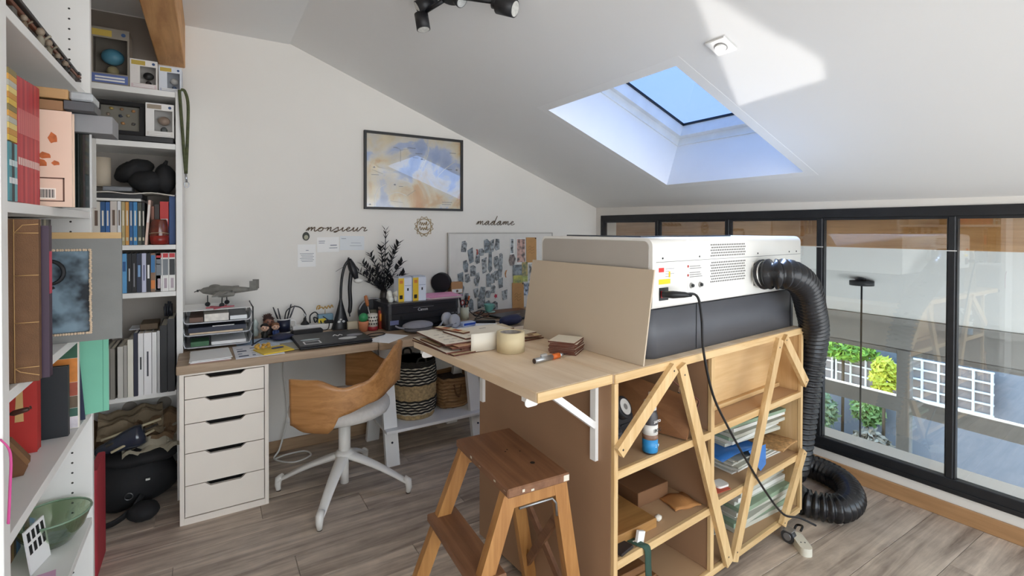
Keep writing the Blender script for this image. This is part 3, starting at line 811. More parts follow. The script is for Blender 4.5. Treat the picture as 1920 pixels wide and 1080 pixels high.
q = MB(); q.box((.016, -.0125, .016), (FW-.016, -.0110, FH-.016)); q.build('glass', GLASS('picture_glass', 'ffffff', mixv=.14), mp_)

# handwriting in cut wood
GL = {  # single-stroke script letters: (points, advance); x-height 1
 'm': ([(0, .1), (.25, .95), (.22, .1), (.3, .5), (.55, .98), (.58, .1), (.66, .55), (.9, .98), (.95, .2), (1.1, .02), (1.3, .35)], 1.3),
 'n': ([(0, .1), (.25, .95), (.22, .1), (.3, .5), (.58, .98), (.62, .2), (.78, .02), (.98, .35)], .98),
 'o': ([(0, .35), (.45, .95), (.15, .75), (.08, .25), (.35, 0), (.62, .35), (.55, .8), (.42, .9), (.75, .72), (.95, .7)], .95),
 's': ([(0, .3), (.45, 1.0), (.5, .6), (.6, .15), (.3, -.25), (.1, -.1), (.45, .05), (.85, .35)], .85),
 'i': ([(0, .35), (.25, .95), (.22, .2), (.38, .02), (.6, .35)], .6),
 'e': ([(0, .35), (.35, .55), (.5, .85), (.32, .98), (.14, .55), (.28, .05), (.55, .08), (.8, .35)], .8),
 'u': ([(0, .35), (.2, .95), (.18, .2), (.35, 0), (.6, .5), (.7, .95), (.68, .2), (.82, .02), (1.0, .35)], 1.0),
 'r': ([(0, .35), (.2, .9), (.35, 1.05), (.45, .85), (.72, .9), (.6, .4), (.62, .1), (.8, .1), (1.0, .35)], 1.0),
 'a': ([(0, .35), (.6, .9), (.35, .98), (.08, .4), (.25, 0), (.55, .5), (.62, .9), (.6, .2), (.75, .02), (.95, .35)], .95),
 'd': ([(0, .35), (.6, .9), (.35, .98), (.08, .4), (.25, 0), (.6, .7), (.82, 2.3), (.62, .3), (.78, .02), (1.0, .35)], 1.0),
}
def script(word, x0, x1, z, h, name, label, r=.0019, slant=.25):
    tot = sum(GL[c][1] for c in word); s_ = (x1-x0)/tot; pts = []; cx = 0
    for c in word:
        for (px, pz) in GL[c][0][(0 if not pts else 1):]: pts.append((x0+(cx+px+slant*(pz-.5)*.6)*s_, WB-.006, z+pz*h))
        cx += GL[c][1]
    q = MB(); q.tube(bez(pts, 5), r, 6)
    o = q.build(name, M('5c4830', .55, var=.2)); return tag(o, label, 'sign')
script('monsieur', .526, .905, 1.350, .026, 'wall_lettering', 'dark script lettering reading monsieur above the paper notes', .0028)
script('madame', 1.724, 2.062, 1.397, .030, 'wall_lettering', 'dark script lettering reading madame above the pinboard', .0024)

wr = thing('wall_ornament', 'round gold cut-out ornament with turned squares and script on the wall', 'ornament', T(1.305, WB-.004, 1.383))
for k in range(3):
    pts = [(.072*cos(radians(a+k*30)), 0, .072*sin(radians(a+k*30))) for a in (45, 135, 225, 315)]
    q = MB(); q.tube(pts, .0022, 6, closed=True); q.build('frame', GOLD, wr)
for z, w in ((.018, .038), (-.016, .042)):
    q = MB(); q.tube(bez([(-w, 0, z-.008), (-w*.7, 0, z+.016), (-w*.55, 0, z-.010), (-w*.3, 0, z+.010), (-w*.1, 0, z-.010), (w*.1, 0, z+.008), (w*.3, 0, z-.008), (w*.5, 0, z+.018), (w*.6, 0, z-.010), (w, 0, z+.004)], 5), .0020, 6); q.build('script', M('8a6f3a', .4, .3), wr)

def note(name, label, x0, x1, z0, z1, lines, tilt=0, mat=PAPER):
    n = thing(name, label, 'note', T((x0+x1)/2, WB-.0015, (z0+z1)/2) @ RY(tilt))
    w, h = (x1-x0)/2, (z1-z0)/2
    q = MB(); q.box((-w, -.0012, -h), (w, 0, h)); q.build('sheet', mat, n)
    for (a, b2, z, t) in lines:
        q = MB(); q.box((-w+a*2*w, -.0016, -h+z*2*h), (-w+b2*2*w, -.0011, -h+z*2*h+t)); q.build('print_line', M('8b8f9c', .8), n)
    return n
note('paper_note', 'white printed letter taped upright below the script word on the left', .474, .580, 1.127, 1.267, [(.45, .6, .72, .004)]+[(.12+.05*(k % 3), .9-.06*(k % 2), .58-.07*k, .0028) for k in range(6)])
note('paper_note', 'white handwritten card with blue postmark in the middle of the wall notes', .588, .722, 1.216, 1.312, [(.08, .36, .72, .004), (.08, .34, .60, .004), (.6, .9, .42, .006), (.55, .92, .25, .004)], -1)
note('paper_note', 'pale bluish blank postcard, rightmost of the notes under the script word', .728, .884, 1.226, 1.318, [(.06, .24, .80, .003), (.45, .85, .5, .002), (.4, .9, .3, .002)], 1, M('e4e8ea', .8, var=.02))
mg = thing('wall_magnet', 'small dark oval sticker beside the paper notes', 'magnet', T(.523, WB-.003, 1.318))
q = MB(); q.ball((0, 0, 0), (.021, .004, .027)); q.build('body', M('3f423c', .6), mg); q = MB(); q.ball((0, -.0030, -.006), (.013, .0025, .015)); q.build('belly', M('a9a893', .6), mg)

# pinboard standing on the desk against the wall
PBX = T(1.483, 3.288, .742) @ RX(-1.2)
pb = thing('pinboard', 'large white fabric pinboard standing on the desk, covered in cut-out photographs', 'pinboard', PBX)
q = MB(); q.box((.008, -.012, .008), (.932, .0, .588)); q.build('fabric', M('e3e0da', .9, var=.03, scale=20, bump=.3), pb)
q = MB(); q.box((0, -.016, 0), (.94, .002, .008)); q.box((0, -.016, .588), (.94, .002, .596)); q.box((0, -.016, .008), (.008, .002, .588)); q.box((.932, -.016, .008), (.94, .002, .588)); q.build('frame', M('b9b5ae', .5), pb)
def photo_mat(c1, c2, sc):
    key = ('ph', c1, c2, sc)
    if key in _mats: return _mats[key]
    m = bpy.data.materials.new('photo_print'); m.use_nodes = True; nt = m.node_tree; L = nt.links; b = nt.nodes['Principled BSDF']; b.inputs['Roughness'].default_value = .35
    tc = nt.nodes.new('ShaderNodeTexCoord'); oi = nt.nodes.new('ShaderNodeObjectInfo'); ad = nt.nodes.new('ShaderNodeVectorMath'); mu = nt.nodes.new('ShaderNodeVectorMath'); mu.operation = 'SCALE'; mu.inputs[3].default_value = 13.0
    L.new(oi.outputs['Location'], mu.inputs[0]); L.new(tc.outputs['Object'], ad.inputs[0]); L.new(mu.outputs[0], ad.inputs[1])
    n = nt.nodes.new('ShaderNodeTexNoise'); n.inputs['Scale'].default_value = sc; n.inputs['Detail'].default_value = 3; L.new(ad.outputs[0], n.inputs['Vector'])
    r = nt.nodes.new('ShaderNodeValToRGB'); r.color_ramp.interpolation = 'LINEAR'; e = r.color_ramp.elements; e[0].position = .38; e[0].color = hx(c1); e[1].position = .62; e[1].color = hx(c2)
    L.new(n.outputs[0], r.inputs[0]); L.new(r.outputs[0], b.inputs['Base Color']); _mats[key] = m; return m
BW = photo_mat('2b2e31', 'a9aeb2', 45); BW2 = photo_mat('3e444a', '8d979e', 40); COLP = photo_mat('4c5a33', 'b09a5a', 35); PORT = photo_mat('39322e', 'c9a58a', 40); SKYP = photo_mat('2e3b52', 'c5d2e4', 40)
def pin_photo(px, pz, w, h, tilt, mat, label, shape=None, cat='photo', border=None, group=None, d=0.0):
    X = PBX @ T(px, -.0135-d, pz) @ RY(tilt)
    if shape is None: poly = [(-w/2, -h/2), (w/2, -h/2), (w/2, h/2), (-w/2, h/2)]
    else: poly = [(x*w/2, z*h/2) for x, z in shape]
    if border:
        t = thing('photo_print', label, cat, X, group)
        q = MB(); q.prism(poly, 0, .0008, RX(90)); q.build('border', border, t); q = MB(); q.box((-w/2+.006, -.0013, -h/2+.012), (w/2-.006, -.0009, h/2-.006)); q.build('image', mat, t); return t
    q = MB(); q.prism(poly, 0, .0008, RX(90)); o = q.build('photo_print', mat, None, X); tag(o, label, cat, group); return o
# board coordinates (metres from its lower left corner)
def zz(y): return .592-(y-52)/1078*.755+0.0
def bx(x): return .006+(x-70)/1450*.83
SH = [[(-1, -1), (.8, -1), (1, .6), (.2, 1), (-.9, .8)], [(-.7, -1), (.9, -.8), (1, 1), (-1, .7)], [(-1, -.6), (-.2, -1), (1, -.7), (.7, 1), (-.6, 1)], [(-.5, -1), (.6, -1), (1, .2), (.4, 1), (-.8, .8), (-1, -.2)]]
spots_ = [(285, 190, 80, 120), (378, 290, 80, 170), (480, 320, 70, 130), (535, 255, 90, 80), (620, 190, 90, 150), (695, 190, 60, 150), (775, 180, 85, 130), (305, 400, 80, 130), (410, 450, 90, 120), (575, 400, 75, 180), (665, 370, 65, 230), (760, 370, 90, 140), (835, 330, 60, 120), (230, 520, 85, 120), (325, 530, 85, 95), (470, 545, 75, 150), (640, 560, 75, 150), (705, 540, 60, 130), (760, 520, 80, 110), (820, 450, 75, 180), (235, 650, 85, 120), (450, 690, 70, 110), (540, 700, 100, 140), (630, 710, 85, 80), (710, 660, 70, 90), (825, 600, 75, 120), (310, 740, 85, 110), (300, 850, 80, 160), (380, 810, 65, 130), (500, 800, 70, 130), (560, 790, 60, 120), (635, 840, 90, 120), (735, 845, 90, 100), (885, 735, 85, 120), (380, 950, 90, 90), (510, 935, 80, 100), (650, 970, 85, 150), (440, 560, 40, 60)]
COLN = ['first', 'second', 'third', 'fourth', 'fifth', 'sixth', 'seventh', 'eighth', 'ninth', 'tenth', 'eleventh', 'twelfth']
order = sorted(range(len(spots_)), key=lambda i: (int(spots_[i][1]//150), spots_[i][0]))
rowc = {}
for i in order:
    x, y_, w, h = spots_[i]; r_ = int(y_//150); k = rowc.get(r_, 0); rowc[r_] = k+1
    rr = random.Random(i)
    lab = 'small grey cut-out photo, %s from the left in the %s row of the pinboard' % (COLN[k], COLN[r_-1] if r_ > 0 else 'top')
    pin_photo(bx(x), zz(y_), w/1450*.83, h/1078*.755, rr.uniform(-8, 8), [BW, BW2, BW][i % 3], lab, SH[i % 4], group='cut-out photos on the pinboard', d=.0006*(i % 6))
pin_photo(bx(465), zz(255), .030, .045, 20, M('a8402f', .5), 'small red paper scrap among the cut-outs on the pinboard', [(-1, .8), (-.2, .4), (.4, -1), (1, -.4), (0, 1)], 'scrap', d=.004)
pin_photo(bx(745), zz(740), .034, .040, 0, M('b8304a', .6), 'red flower-shaped badge pinned among the cut-outs', [(cos(k*pi/5)*(1 if k % 2 else .55), sin(k*pi/5)*(1 if k % 2 else .55)) for k in range(10)], 'badge', d=.004)
pin_photo(bx(915), zz(505), .030, .060, -10, M('c98a50', .6), 'small orange crescent pinned beside the cut-outs', [(1, 1), (0, .9), (-.9, .2), (-.8, -.8), (-.2, -1), (-.3, -.2), (.3, .5)], 'ornament')
pin_photo(bx(1155), zz(255), .088, .20, 0, photo_mat('3a2f33', 'd0a79a', 32), 'white-bordered portrait photo of a doorway on the pinboard', border=PAPER, d=.002)
pin_photo(bx(1010), zz(200), .036, .13, 1, BW, 'narrow strip of four booth photos on the pinboard', border=PAPER, d=.001)
pin_photo(bx(1010), zz(350), .062, .090, 4, photo_mat('3a3030', '8d7a74', 45), 'dark round snapshot below the photo strip on the pinboard', SH[3], d=.003)
pin_photo(bx(1090), zz(470), .085, .085, 0, BW2, 'grey landscape snapshot below the doorway photo', d=.003)
pin_photo(bx(1215), zz(460), .055, .110, 0, COLP, 'brownish landscape snapshot beside the grey one', d=.004)
pin_photo(bx(1095), zz(570), .085, .060, 0, photo_mat('6a7420', 'b5b342', 30), 'yellow-green meadow snapshot above the lower kraft card', d=.005)
pin_photo(bx(1215), zz(570), .048, .045, 0, photo_mat('4a6a2a', 'c5c86a', 30), 'green and white snapshot between meadow photo and wedding photo', d=.0055)
pin_photo(bx(1350), zz(535), .098, .200, 1, photo_mat('1d1c1c', 'd8d5d0', 26), 'black and white couple photo at the edge of the pinboard', border=PAPER, d=.002)
pin_photo(bx(1240), zz(690), .055, .095, 2, SKYP, 'small bluish portrait photo beside the lower kraft card', d=.002)
pin_photo(bx(1340), zz(730), .066, .060, -3, BW, 'small white card with a dark bow under the couple photo', border=PAPER, d=.003)
KRAFT = M('c29460', .8, var=.06, scale=20)
for x, y_, w, h, lab in ((1325, 245, .098, .200, 'brown kraft card at the top corner of the pinboard'), (1098, 770, .108, .225, 'brown kraft card with pencilled lines, lowest on the pinboard')):
    t = thing('kraft_card', lab, 'card', PBX @ T(bx(x), -.0165, zz(y_)))
    q = MB(); q.box((-w/2, -.001, -h/2), (w/2, 0, h/2)); q.build('sheet', KRAFT, t)
    for k in range(3):
        q = MB(); q.tube(bez([(-w*.28, -.0014, .02-k*.022), (-w*.1, -.0014, .032-k*.022), (0, -.0014, .016-k*.022), (w*.28, -.0014, .026-k*.022)], 5), .001, 5); q.build('drawn_line', M('7a5a35', .7), t)
    q = MB(); q.cyl((w*.42, -.001, h*.46), (w*.42, -.006, h*.46), .005, n=10); q.build('pin', BLK, t)

# ceiling spot bar
def spot(par, c, d_, r=.029, l=.068):
    c = Vector(c); d_ = Vector(d_).normalized()
    q = MB(); q.cyl(c-d_*l*.5, c+d_*l*.5, r, n=24); q.cyl(c-d_*(l*.5+.024), c-d_*l*.5, r*.55, n=18)
    o = q.build('spot_head', M('1c1c1f', .5, var=.1), par)
    q = MB(); q.cyl(c+d_*l*.5, c+d_*(l*.5+.0015), r*.86, n=24); q.build('lens', M('d9d7d0', .15, .2, var=.15, scale=90), o)
sp = thing('ceiling_spotlight', 'black multi-head spotlight fixed to the sloped ceiling', 'lamp', T(0, 0, 0))
q = MB(); q.cyl(cp(.845, 1.86, -.001), cp(.845, 1.86, -.028), .055, n=28); q.build('base_plate', BLK, sp)
spot(sp, (.781, 1.997, 2.250), (.12, -.12, -1)); spot(sp, (.785, 1.985, 2.318), (-.75, .25, -.45)); spot(sp, (.985, 1.640, 2.226), (.55, -.75, -.35), .033, .075); spot(sp, (.88, 1.84, 2.305), (.3, -.6, -.6), .026, .03)
for a, b2 in (((.83, 1.89, 2.31), (.79, 1.98, 2.29)), ((.79, 1.98, 2.30), (.775, 2.0, 2.268)), ((.87, 1.83, 2.31), (.955, 1.70, 2.262))):
    q = MB(); q.tube([a, b2], .009, 8); q.build('arm', BLK, sp)
AVX = Matrix(((SX.x, 0, -N_.x, 1.6155), (0, 1, 0, 1.15), (SX.z, 0, -N_.z, zc(1.6155)), (0, 0, 0, 1)))
av = thing('air_vent', 'small square white air vent on the sloped ceiling', 'vent', AVX)
q = MB(); q.box((-.042, -.040, .0005), (.042, .040, .008), .002); q.build('plate', M('eeedea', .4), av); q = MB(); q.cyl((0, 0, .008), (0, 0, .016), .021, .019, 24); q.build('disc', M('f6f5f2', .35), av); q = MB(); q.cyl((0, 0, .0082), (0, 0, .009), .025, n=24); q.build('gap', M('9c9a97', .6), av)
# pendant beyond the glass
pc = Vector((4.40, 1.86, zc(4.40)))
pd = thing('pendant_lamp', 'black pendant lamp cord hanging from its round rose beyond the glass', 'lamp', T(*pc))
q = MB(); q.cyl((0, 0, -.055), (0, 0, -.02), .082, n=28); q.cyl((0, 0, -.02), (0, 0, .03), .03, n=16); q.build('ceiling_rose', BLK, pd)
q = MB(); q.tube([(0, 0, -.055), (0, 0, -2.4)], .007, 8); q.build('cord', BLK, pd); q = MB(); q.lathe([(.16, -2.6), (.10, -2.5), (.03, -2.42), (.028, -2.42), (.095, -2.5), (.155, -2.6)], 24); q.build('shade', BLK, pd)
# ---------------------------------------------------------------- things on the desks
DZ = .7405
def on(name, mat, label, cat, fn, x, y, z=DZ, rz=0, group=None): return one(name, mat, label, cat, fn, T(x, y, z) @ RZ(rz), group)
DKP = M('1d1d20', .5, var=.1); GRY = M('8f8f93', .55, var=.05); TRANSP = M('c9ccd0', .25, var=.03, spec=.6)
# paper pile and letter trays
pp = thing('paper_pile', 'pile of white sheets at the corner of the oak desk', 'papers', T(-.075, 2.695, DZ))
for k, (dx, dy, dr) in enumerate(((0, 0, 0), (.004, .006, 2), (-.002, .012, -1), (.01, .02, 3))):
    q = MB(); q.box((.0, 0, 0), (.165, .225, .0022)); q.build('sheet', M('b58f86', .8) if k == 0 else PAPER, pp, T(dx, dy, .0023*k) @ RZ(dr))
lt = thing('letter_trays', 'stack of three clear letter trays with black wire ends', 'letter tray', T(-.112, 2.985, DZ))
for k in range(3):
    z = .016+.062*k
    q = MB(); q.box((.012, 0, z), (.30, .28, z+.003)); 
    q.sheet(lambda u, v, z=z: (.012-.010*v+.0, .28*u, z+.042*v), 2, 2, .003); q.sheet(lambda u, v, z=z: (.30+.010*v, .28*(1-u), z+.042*v), 2, 2, .003); q.box((.012, .277, z), (.30, .28, z+.045))
    q.build('tray', M('c4c6c8', .2, var=.03, alpha=.75), lt)
    q = MB(); q.tube([(-.002, -.002, z+.046), (.010, -.002, z+.006), (.024, -.002, z-.001), (.288, -.002, z-.001), (.302, -.002, z+.006), (.314, -.002, z+.046)], .0022, 6); q.build('rim', M('b9bcc0', .25, .6), lt)
for x in (-.006, .318):
    for y_ in (.015, .265):
        q = MB(); q.tube([(x, y_, 0), (x, y_, .205)], .0035, 8); q.build('wire_post', BLK, lt)
q = MB(); q.tube([(-.006, .015, .2), (-.006, .265, .2)], .0035, 8); q.tube([(.318, .015, .2), (.318, .265, .2)], .0035, 8); q.tube([(-.006, .265, .2), (.318, .265, .2)], .0035, 8); q.build('wire_rail', BLK, lt)
def inlet(name, mat, label, cat, lo, hi): 
    q = MB(); q.box(lo, hi, .001); o = q.build(name, mat, None, T(-.112, 2.985, DZ)); return tag(o, label, cat)
inlet('document_stack', PAPER, 'white document stack in the lowest letter tray', 'papers', (.125, .01, .0195), (.285, .25, .036))
inlet('playing_card_box', M('3f6f4a', .5, var=.15, scale=30), 'green boxed card game in the lowest letter tray', 'box', (.035, .01, .0195), (.115, .12, .044)); inlet('folder', M('22262f', .5), 'dark folder lying at the back of the lowest tray', 'folder', (.03, .13, .0195), (.12, .26, .046))
inlet('document_stack', M('d8c3a8', .7), 'cream envelopes in the middle letter tray', 'papers', (.03, .008, .0815), (.27, .25, .090)); inlet('notebook', M('20263a', .5), 'navy notebook lying in the middle letter tray', 'notebook', (.025, .012, .0905), (.285, .255, .115))
inlet('label_strip', PAPER, 'white labelled strip on the navy notebook in the tray', 'label', (.13, .008, .1155), (.23, .02, .119))
inlet('photo_box', M('e2dcd2', .5, var=.15, scale=40), 'white photo box in the upper letter tray', 'box', (.095, .01, .1435), (.205, .2, .182)); inlet('brown_folder', M('6d5347', .6), 'brown folder at the side of the upper tray', 'folder', (.03, .012, .1435), (.09, .25, .168)); inlet('silver_packet', M('a9abac', .35, .4), 'silver packet beside the photo box in the tray', 'packet', (.21, .012, .1435), (.29, .22, .165))
q = MB(); q.box((-.002, -.004, .2035), (.312, .25, .2060)); tp_ = q.build('paper_sheet', PAPER, None, T(-.112, 2.985, DZ)); tag(tp_, 'white sheet lying on top of the letter trays', 'papers')
# model aeroplane
ap = thing('model_aeroplane', 'grey twin-tail model aeroplane standing on the letter trays', 'model plane', T(.085, 3.09, DZ+.2065) @ RZ(-14))
MG = M('77756f', .5, var=.15, scale=40); 
q = MB(); q.lathe([(0, -.13), (.016, -.11), (.026, -.06), (.024, .0), (.015, .08), (.006, .15), (0, .155)], 16, T(0, 0, .085) @ RY(90)); q.ball((-.055, 0, .104), (.03, .014, .014)); q.build('fuselage', MG, ap)
for s_ in (-1, 1):
    q = MB(); q.prism([(-.03, 0), (.035, 0), (.015, .24), (-.012, .24)] if s_ > 0 else [(-.03, 0), (-.012, -.24), (.015, -.24), (.035, 0)], .078, .084); q.build('wing', MG, ap)
    q = MB(); q.lathe([(0, -.05), (.012, -.04), (.016, 0), (.010, .05), (0, .055)], 12, T(.005, s_*.09, .072) @ RY(90)); q.build('engine', MG, ap)
    q = MB(); q.box((.12, s_*.045-.002, .085), (.152, s_*.045+.002, .135)); q.build('fin', MG, ap)
    q = MB(); q.tube([(-.01, s_*.045, .07), (-.01, s_*.055, .012)], .003, 6); q.cyl((-.01, s_*.05, .012), (-.01, s_*.06, .012), .012, n=14); q.build('landing_gear', BLK, ap)
q = MB(); q.box((.12, -.06, .084), (.15, .06, .088)); q.build('tailplane', MG, ap); q = MB(); q.cyl((-.132, 0, .085), (-.14, 0, .085), .006, n=10); q.box((-.140, -.05, .083), (-.137, .05, .087)); q.build('propeller', BLK, ap)
q = MB(); q.tube([(-.09, 0, .06), (-.09, 0, .012)], .003, 6); q.cyl((-.09, -.004, .012), (-.09, .004, .012), .012, n=14); q.build('nose_gear', BLK, ap)
rp = on('paper_star', M('c0606a', .6), 'red folded paper star under the model plane', 'ornament', lambda q: [q.prism([(0, -.007), (.06, -.002), (.066, .006), (0, .007)], 0, .006, RZ(a)) for a in (5, 60, 130, 175, 240)], .055, 3.03, DZ+.2065)
# sheets, yellow booklet, pouch
ps = thing('printed_sheet', 'white printed sheet with blue sketches flat on the oak desk', 'papers', T(.112, 2.692, DZ) @ RZ(1))
q = MB(); q.box((0, 0, 0), (.215, .285, .0022)); q.build('sheet', PAPER2, ps)
for k in range(11):
    rr = random.Random(k); q = MB(); x = .015+.06*(k % 3); z = .03+.055*(k//3); q.box((x, z, .0023), (x+rr.uniform(.008, .05), z+rr.uniform(.003, .03), .0027)); q.build('print_block', M('8a93a8' if k % 2 else '5d6478', .8), ps)
on('yellow_booklet', M('e9c63a', .5, var=.08), 'yellow booklet at the front edge of the oak desk', 'booklet', lambda q: q.box((-.075, -.07, 0), (.075, .07, .006), .001), .285, 2.785, DZ+.0024, 16)
on('flower_brooch', M('c79a3f', .5, var=.3, scale=80), 'small golden dried posy lying on the yellow booklet', 'ornament', lambda q: [q.ball((.03*cos(k*1.3), .02*sin(k*1.7), .012+.004*(k % 3)), (.010, .008, .008), 8, 6) for k in range(9)], .235, 2.815, DZ+.0087)
on('blue_label', M('27345f', .5), 'dark blue oval badge on the yellow booklet', 'badge', lambda q: q.prism([(.03*cos(k*pi/10), .012*sin(k*pi/10)) for k in range(20)], 0, .004), .305, 2.80, DZ+.0086, 15)
on('blue_sheet', M('a9bdd2', .7), 'pale blue sheet beneath the small figurines', 'papers', lambda q: q.box((-.11, -.07, 0), (.11, .07, .0015)), .235, 3.055, DZ, 4)
on('blueprint_sheet', M('c5d0de', .7, var=.1, scale=50), 'sheet with pale blue plan between laptop and printed sheet', 'papers', lambda q: q.box((-.06, -.09, 0), (.06, .09, .0012)), .345, 2.945, DZ+.0024, 6)
on('grey_tablet', M('8d8a80', .5), 'grey card slipped under the black laptop', 'card', lambda q: q.box((-.035, -.085, 0), (.035, .085, .004)), .367, 2.83, DZ+.0026, 3)
def cap_(q):
    q.ball((0, 0, .016), (.062, .045, .018), 16, 10, lump=.08, seed=4); q.tube(bez([(-.05, 0, .012), (-.11, -.015, .02), (-.17, -.05, .004)], 6), .004, 6)
on('eyeglasses_pouch', M('1f2440', .7, var=.15, bump=.3), 'navy pouch with black strap beside the laptop', 'pouch', cap_, .352, 3.02, DZ+.004, 12)
# black laptop with stickers
lp = thing('laptop', 'closed black laptop with white stickers on the oak desk', 'laptop', T(.398, 2.708, DZ) @ RZ(.5))
q = MB(); q.box((0, 0, .003), (.375, .315, .014), .004); q.build('base', M('17171a', .4), lp); q = MB(); q.box((.001, .001, .0145), (.374, .314, .022), .003); q.build('lid', M('2b2b2f', .45, var=.08), lp)
for x in (.03, .345):
    for y_ in (.03, .285): q = MB(); q.cyl((x, y_, 0), (x, y_, .0035), .008, n=10); q.build('foot', BLK, lp)
STK = M('dcdcdc', .4)
q = MB(); q.box((.03, .035, .0221), (.115, .042, .0226)); q.box((.03, .10, .0221), (.115, .107, .0226)); q.box((.03, .042, .0221), (.037, .10, .0226)); q.box((.108, .042, .0221), (.115, .10, .0226)); q.build('frame_sticker', STK, lp)
q = MB(); q.prism([(.075+.05*cos(k*pi/8), .145+.016*sin(k*pi/8)) for k in range(16)], .0221, .0226); q.build('oval_sticker', M('b9cbcb', .4), lp)
q = MB(); q.prism([(.26+.05*cos(k*pi/8), .085+.03*sin(k*pi/8)) for k in range(16)], .0221, .0226); q.build('disc_sticker', STK, lp)
q = MB(); q.prism([(.315+.045*cos(k*pi/8), .15+.03*sin(k*pi/8)) for k in range(16)], .0221, .0225); q.build('badge_sticker', M('9b9ba2', .4), lp)
q = MB(); q.tube(bez([(.20, .17, .0224), (.215, .195, .0224), (.225, .165, .0224), (.24, .19, .0224), (.25, .17, .0224)], 4), .003, 6); q.build('script_sticker', STK, lp)
# adapter
ad_ = thing('power_adapter', 'long black power adapter with cable behind the laptop', 'adapter', T(.50, 3.105, DZ) @ RZ(4))
q = MB(); q.box((-.09, -.02, 0), (.085, .022, .032), .009); q.build('body', DKP, ad_); q = MB(); q.tube(bez([(-.088, 0, .014), (-.13, 0, .016), (-.16, -.005, .02), (-.22, -.03, .01)], 6), .008, 8); q.build('plug', DKP, ad_)
q = MB(); q.tube(bez([(.085, 0, .016), (.12, .01, .02), (.13, .03, .06), (.10, .05, .09)], 8), .003, 6); q.build('cable', BLK, ad_)
# little figures
def figure(name, label, x, y, h, skin, hair, body, rz, spiky=False):
    t = thing(name, label, 'figurine', T(x, y, DZ+.0016) @ RZ(rz))
    q = MB(); q.lathe([(h*.20, 0), (h*.22, h*.06), (h*.17, h*.25), (h*.12, h*.44), (.0, h*.47)], 14); q.ball((-h*.17, -h*.03, h*.28), (h*.06, h*.06, h*.14)); q.ball((h*.17, -h*.03, h*.28), (h*.06, h*.06, h*.14)); q.build('body', M(body, .5), t)
    q = MB(); q.ball((0, 0, h*.66), (h*.24, h*.21, h*.24), 16, 10); q.ball((-h*.23, 0, h*.64), (h*.04, h*.05, h*.07)); q.ball((h*.23, 0, h*.64), (h*.04, h*.05, h*.07)); q.ball((0, -h*.21, h*.62), (h*.025, h*.03, h*.03)); hd = q.build('head', M(skin, .5), t)
    for s_ in (-1, 1):
        q = MB(); q.ball((s_*h*.09, -h*.195, h*.68), (h*.03, h*.02, h*.045), 8, 6); q.build('eye', BLK, hd)
    q = MB(); q.tube([(-h*.05, -h*.205, h*.54), (0, -h*.212, h*.53), (h*.05, -h*.205, h*.54)], h*.010, 5); q.build('mouth', M('7a3a34', .5), hd)
    q = MB(); q.ball((0, h*.05, h*.77), (h*.26, h*.22, h*.19), 16, 9, lump=.06, seed=3)
    if spiky:
        for k in range(22):
            rr = random.Random(k); a = rr.uniform(0, 6.28); e = rr.uniform(.1, 1.4); d_ = Vector((cos(a)*cos(e), sin(a)*cos(e)*.8+.15, sin(e))); p = Vector((0, h*.05, h*.76)); q.cyl(p+d_*h*.17, p+d_*h*.33, h*.055, h*.01, 6)
    q.build('hair', M(hair, .6), t); return t
figure('figurine', 'tall toy figure with spiky dark brown hair beside the mug', .303, 3.215, .115, '8a5d4a', '3c241d', '2a1c1a', 10, True)
figure('figurine', 'small toy figure with black hair and dark clothes before the spiky-haired one', .275, 3.135, .085, 'd9ae94', '191514', '28261f', -5)
figure('figurine', 'small toy figure with brown hair and blue top beside the mug', .333, 3.150, .082, 'd9ae94', '7a5236', '33477a', 5)
on('glass_ornament', M('b9c4bf', .2, var=.2, scale=40), 'pale greenish ornament between letter trays and toy figures', 'ornament', lambda q: (q.lathe([(.018, 0), (.020, .03), (.012, .05), (.020, .07), (.006, .095), (0, .1)], 14)), .232, 3.22)
mu_ = thing('mug', 'dark square-printed white mug holding pens', 'mug', T(.385, 3.225, DZ))
q = MB(); q.lathe([(.036, 0), (.038, .004), (.038, .088), (.035, .088), (.034, .008), (0, .008)], 24); q.build('body', M('eceae6', .3), mu_)
q = MB(); q.sheet(lambda u, v: (.0386*cos(-2.9+2.4*u), .0386*sin(-2.9+2.4*u), .010+.072*v), 12, 1, .0006); q.build('print', M('1d2136', .35), mu_)
q = MB(); q.tube(bez([(.036, .0, .072), (.062, .005, .066), (.064, .005, .03), (.036, 0, .02)], 6), .005, 8); q.build('handle', M('eceae6', .3), mu_)
for k, (a, l, c) in enumerate(((-20, .15, '26262a'), (-12, .14, '4a4a50'), (14, .16, '2a2a2e'), (22, .15, '54545a'))):
    on('pen', M(c, .4), ['black pen leaning to the wall side in the dark mug', 'grey pen beside it in the dark mug', 'dark pen tilted outward in the dark mug', 'slate grey marker tilted most in the dark mug'][k], 'pen', lambda q, a=a, l=l: (q.cyl((0, 0, 0), (sin(radians(a))*l*.62, 0, l*.62), .0045, n=8), q.cyl((sin(radians(a))*l*.62, 0, l*.62), (sin(radians(a))*l, 0, l), .005, .003, 8)), .385+.004*(k-1.5), 3.225+.006*(k % 2), DZ+.0095)
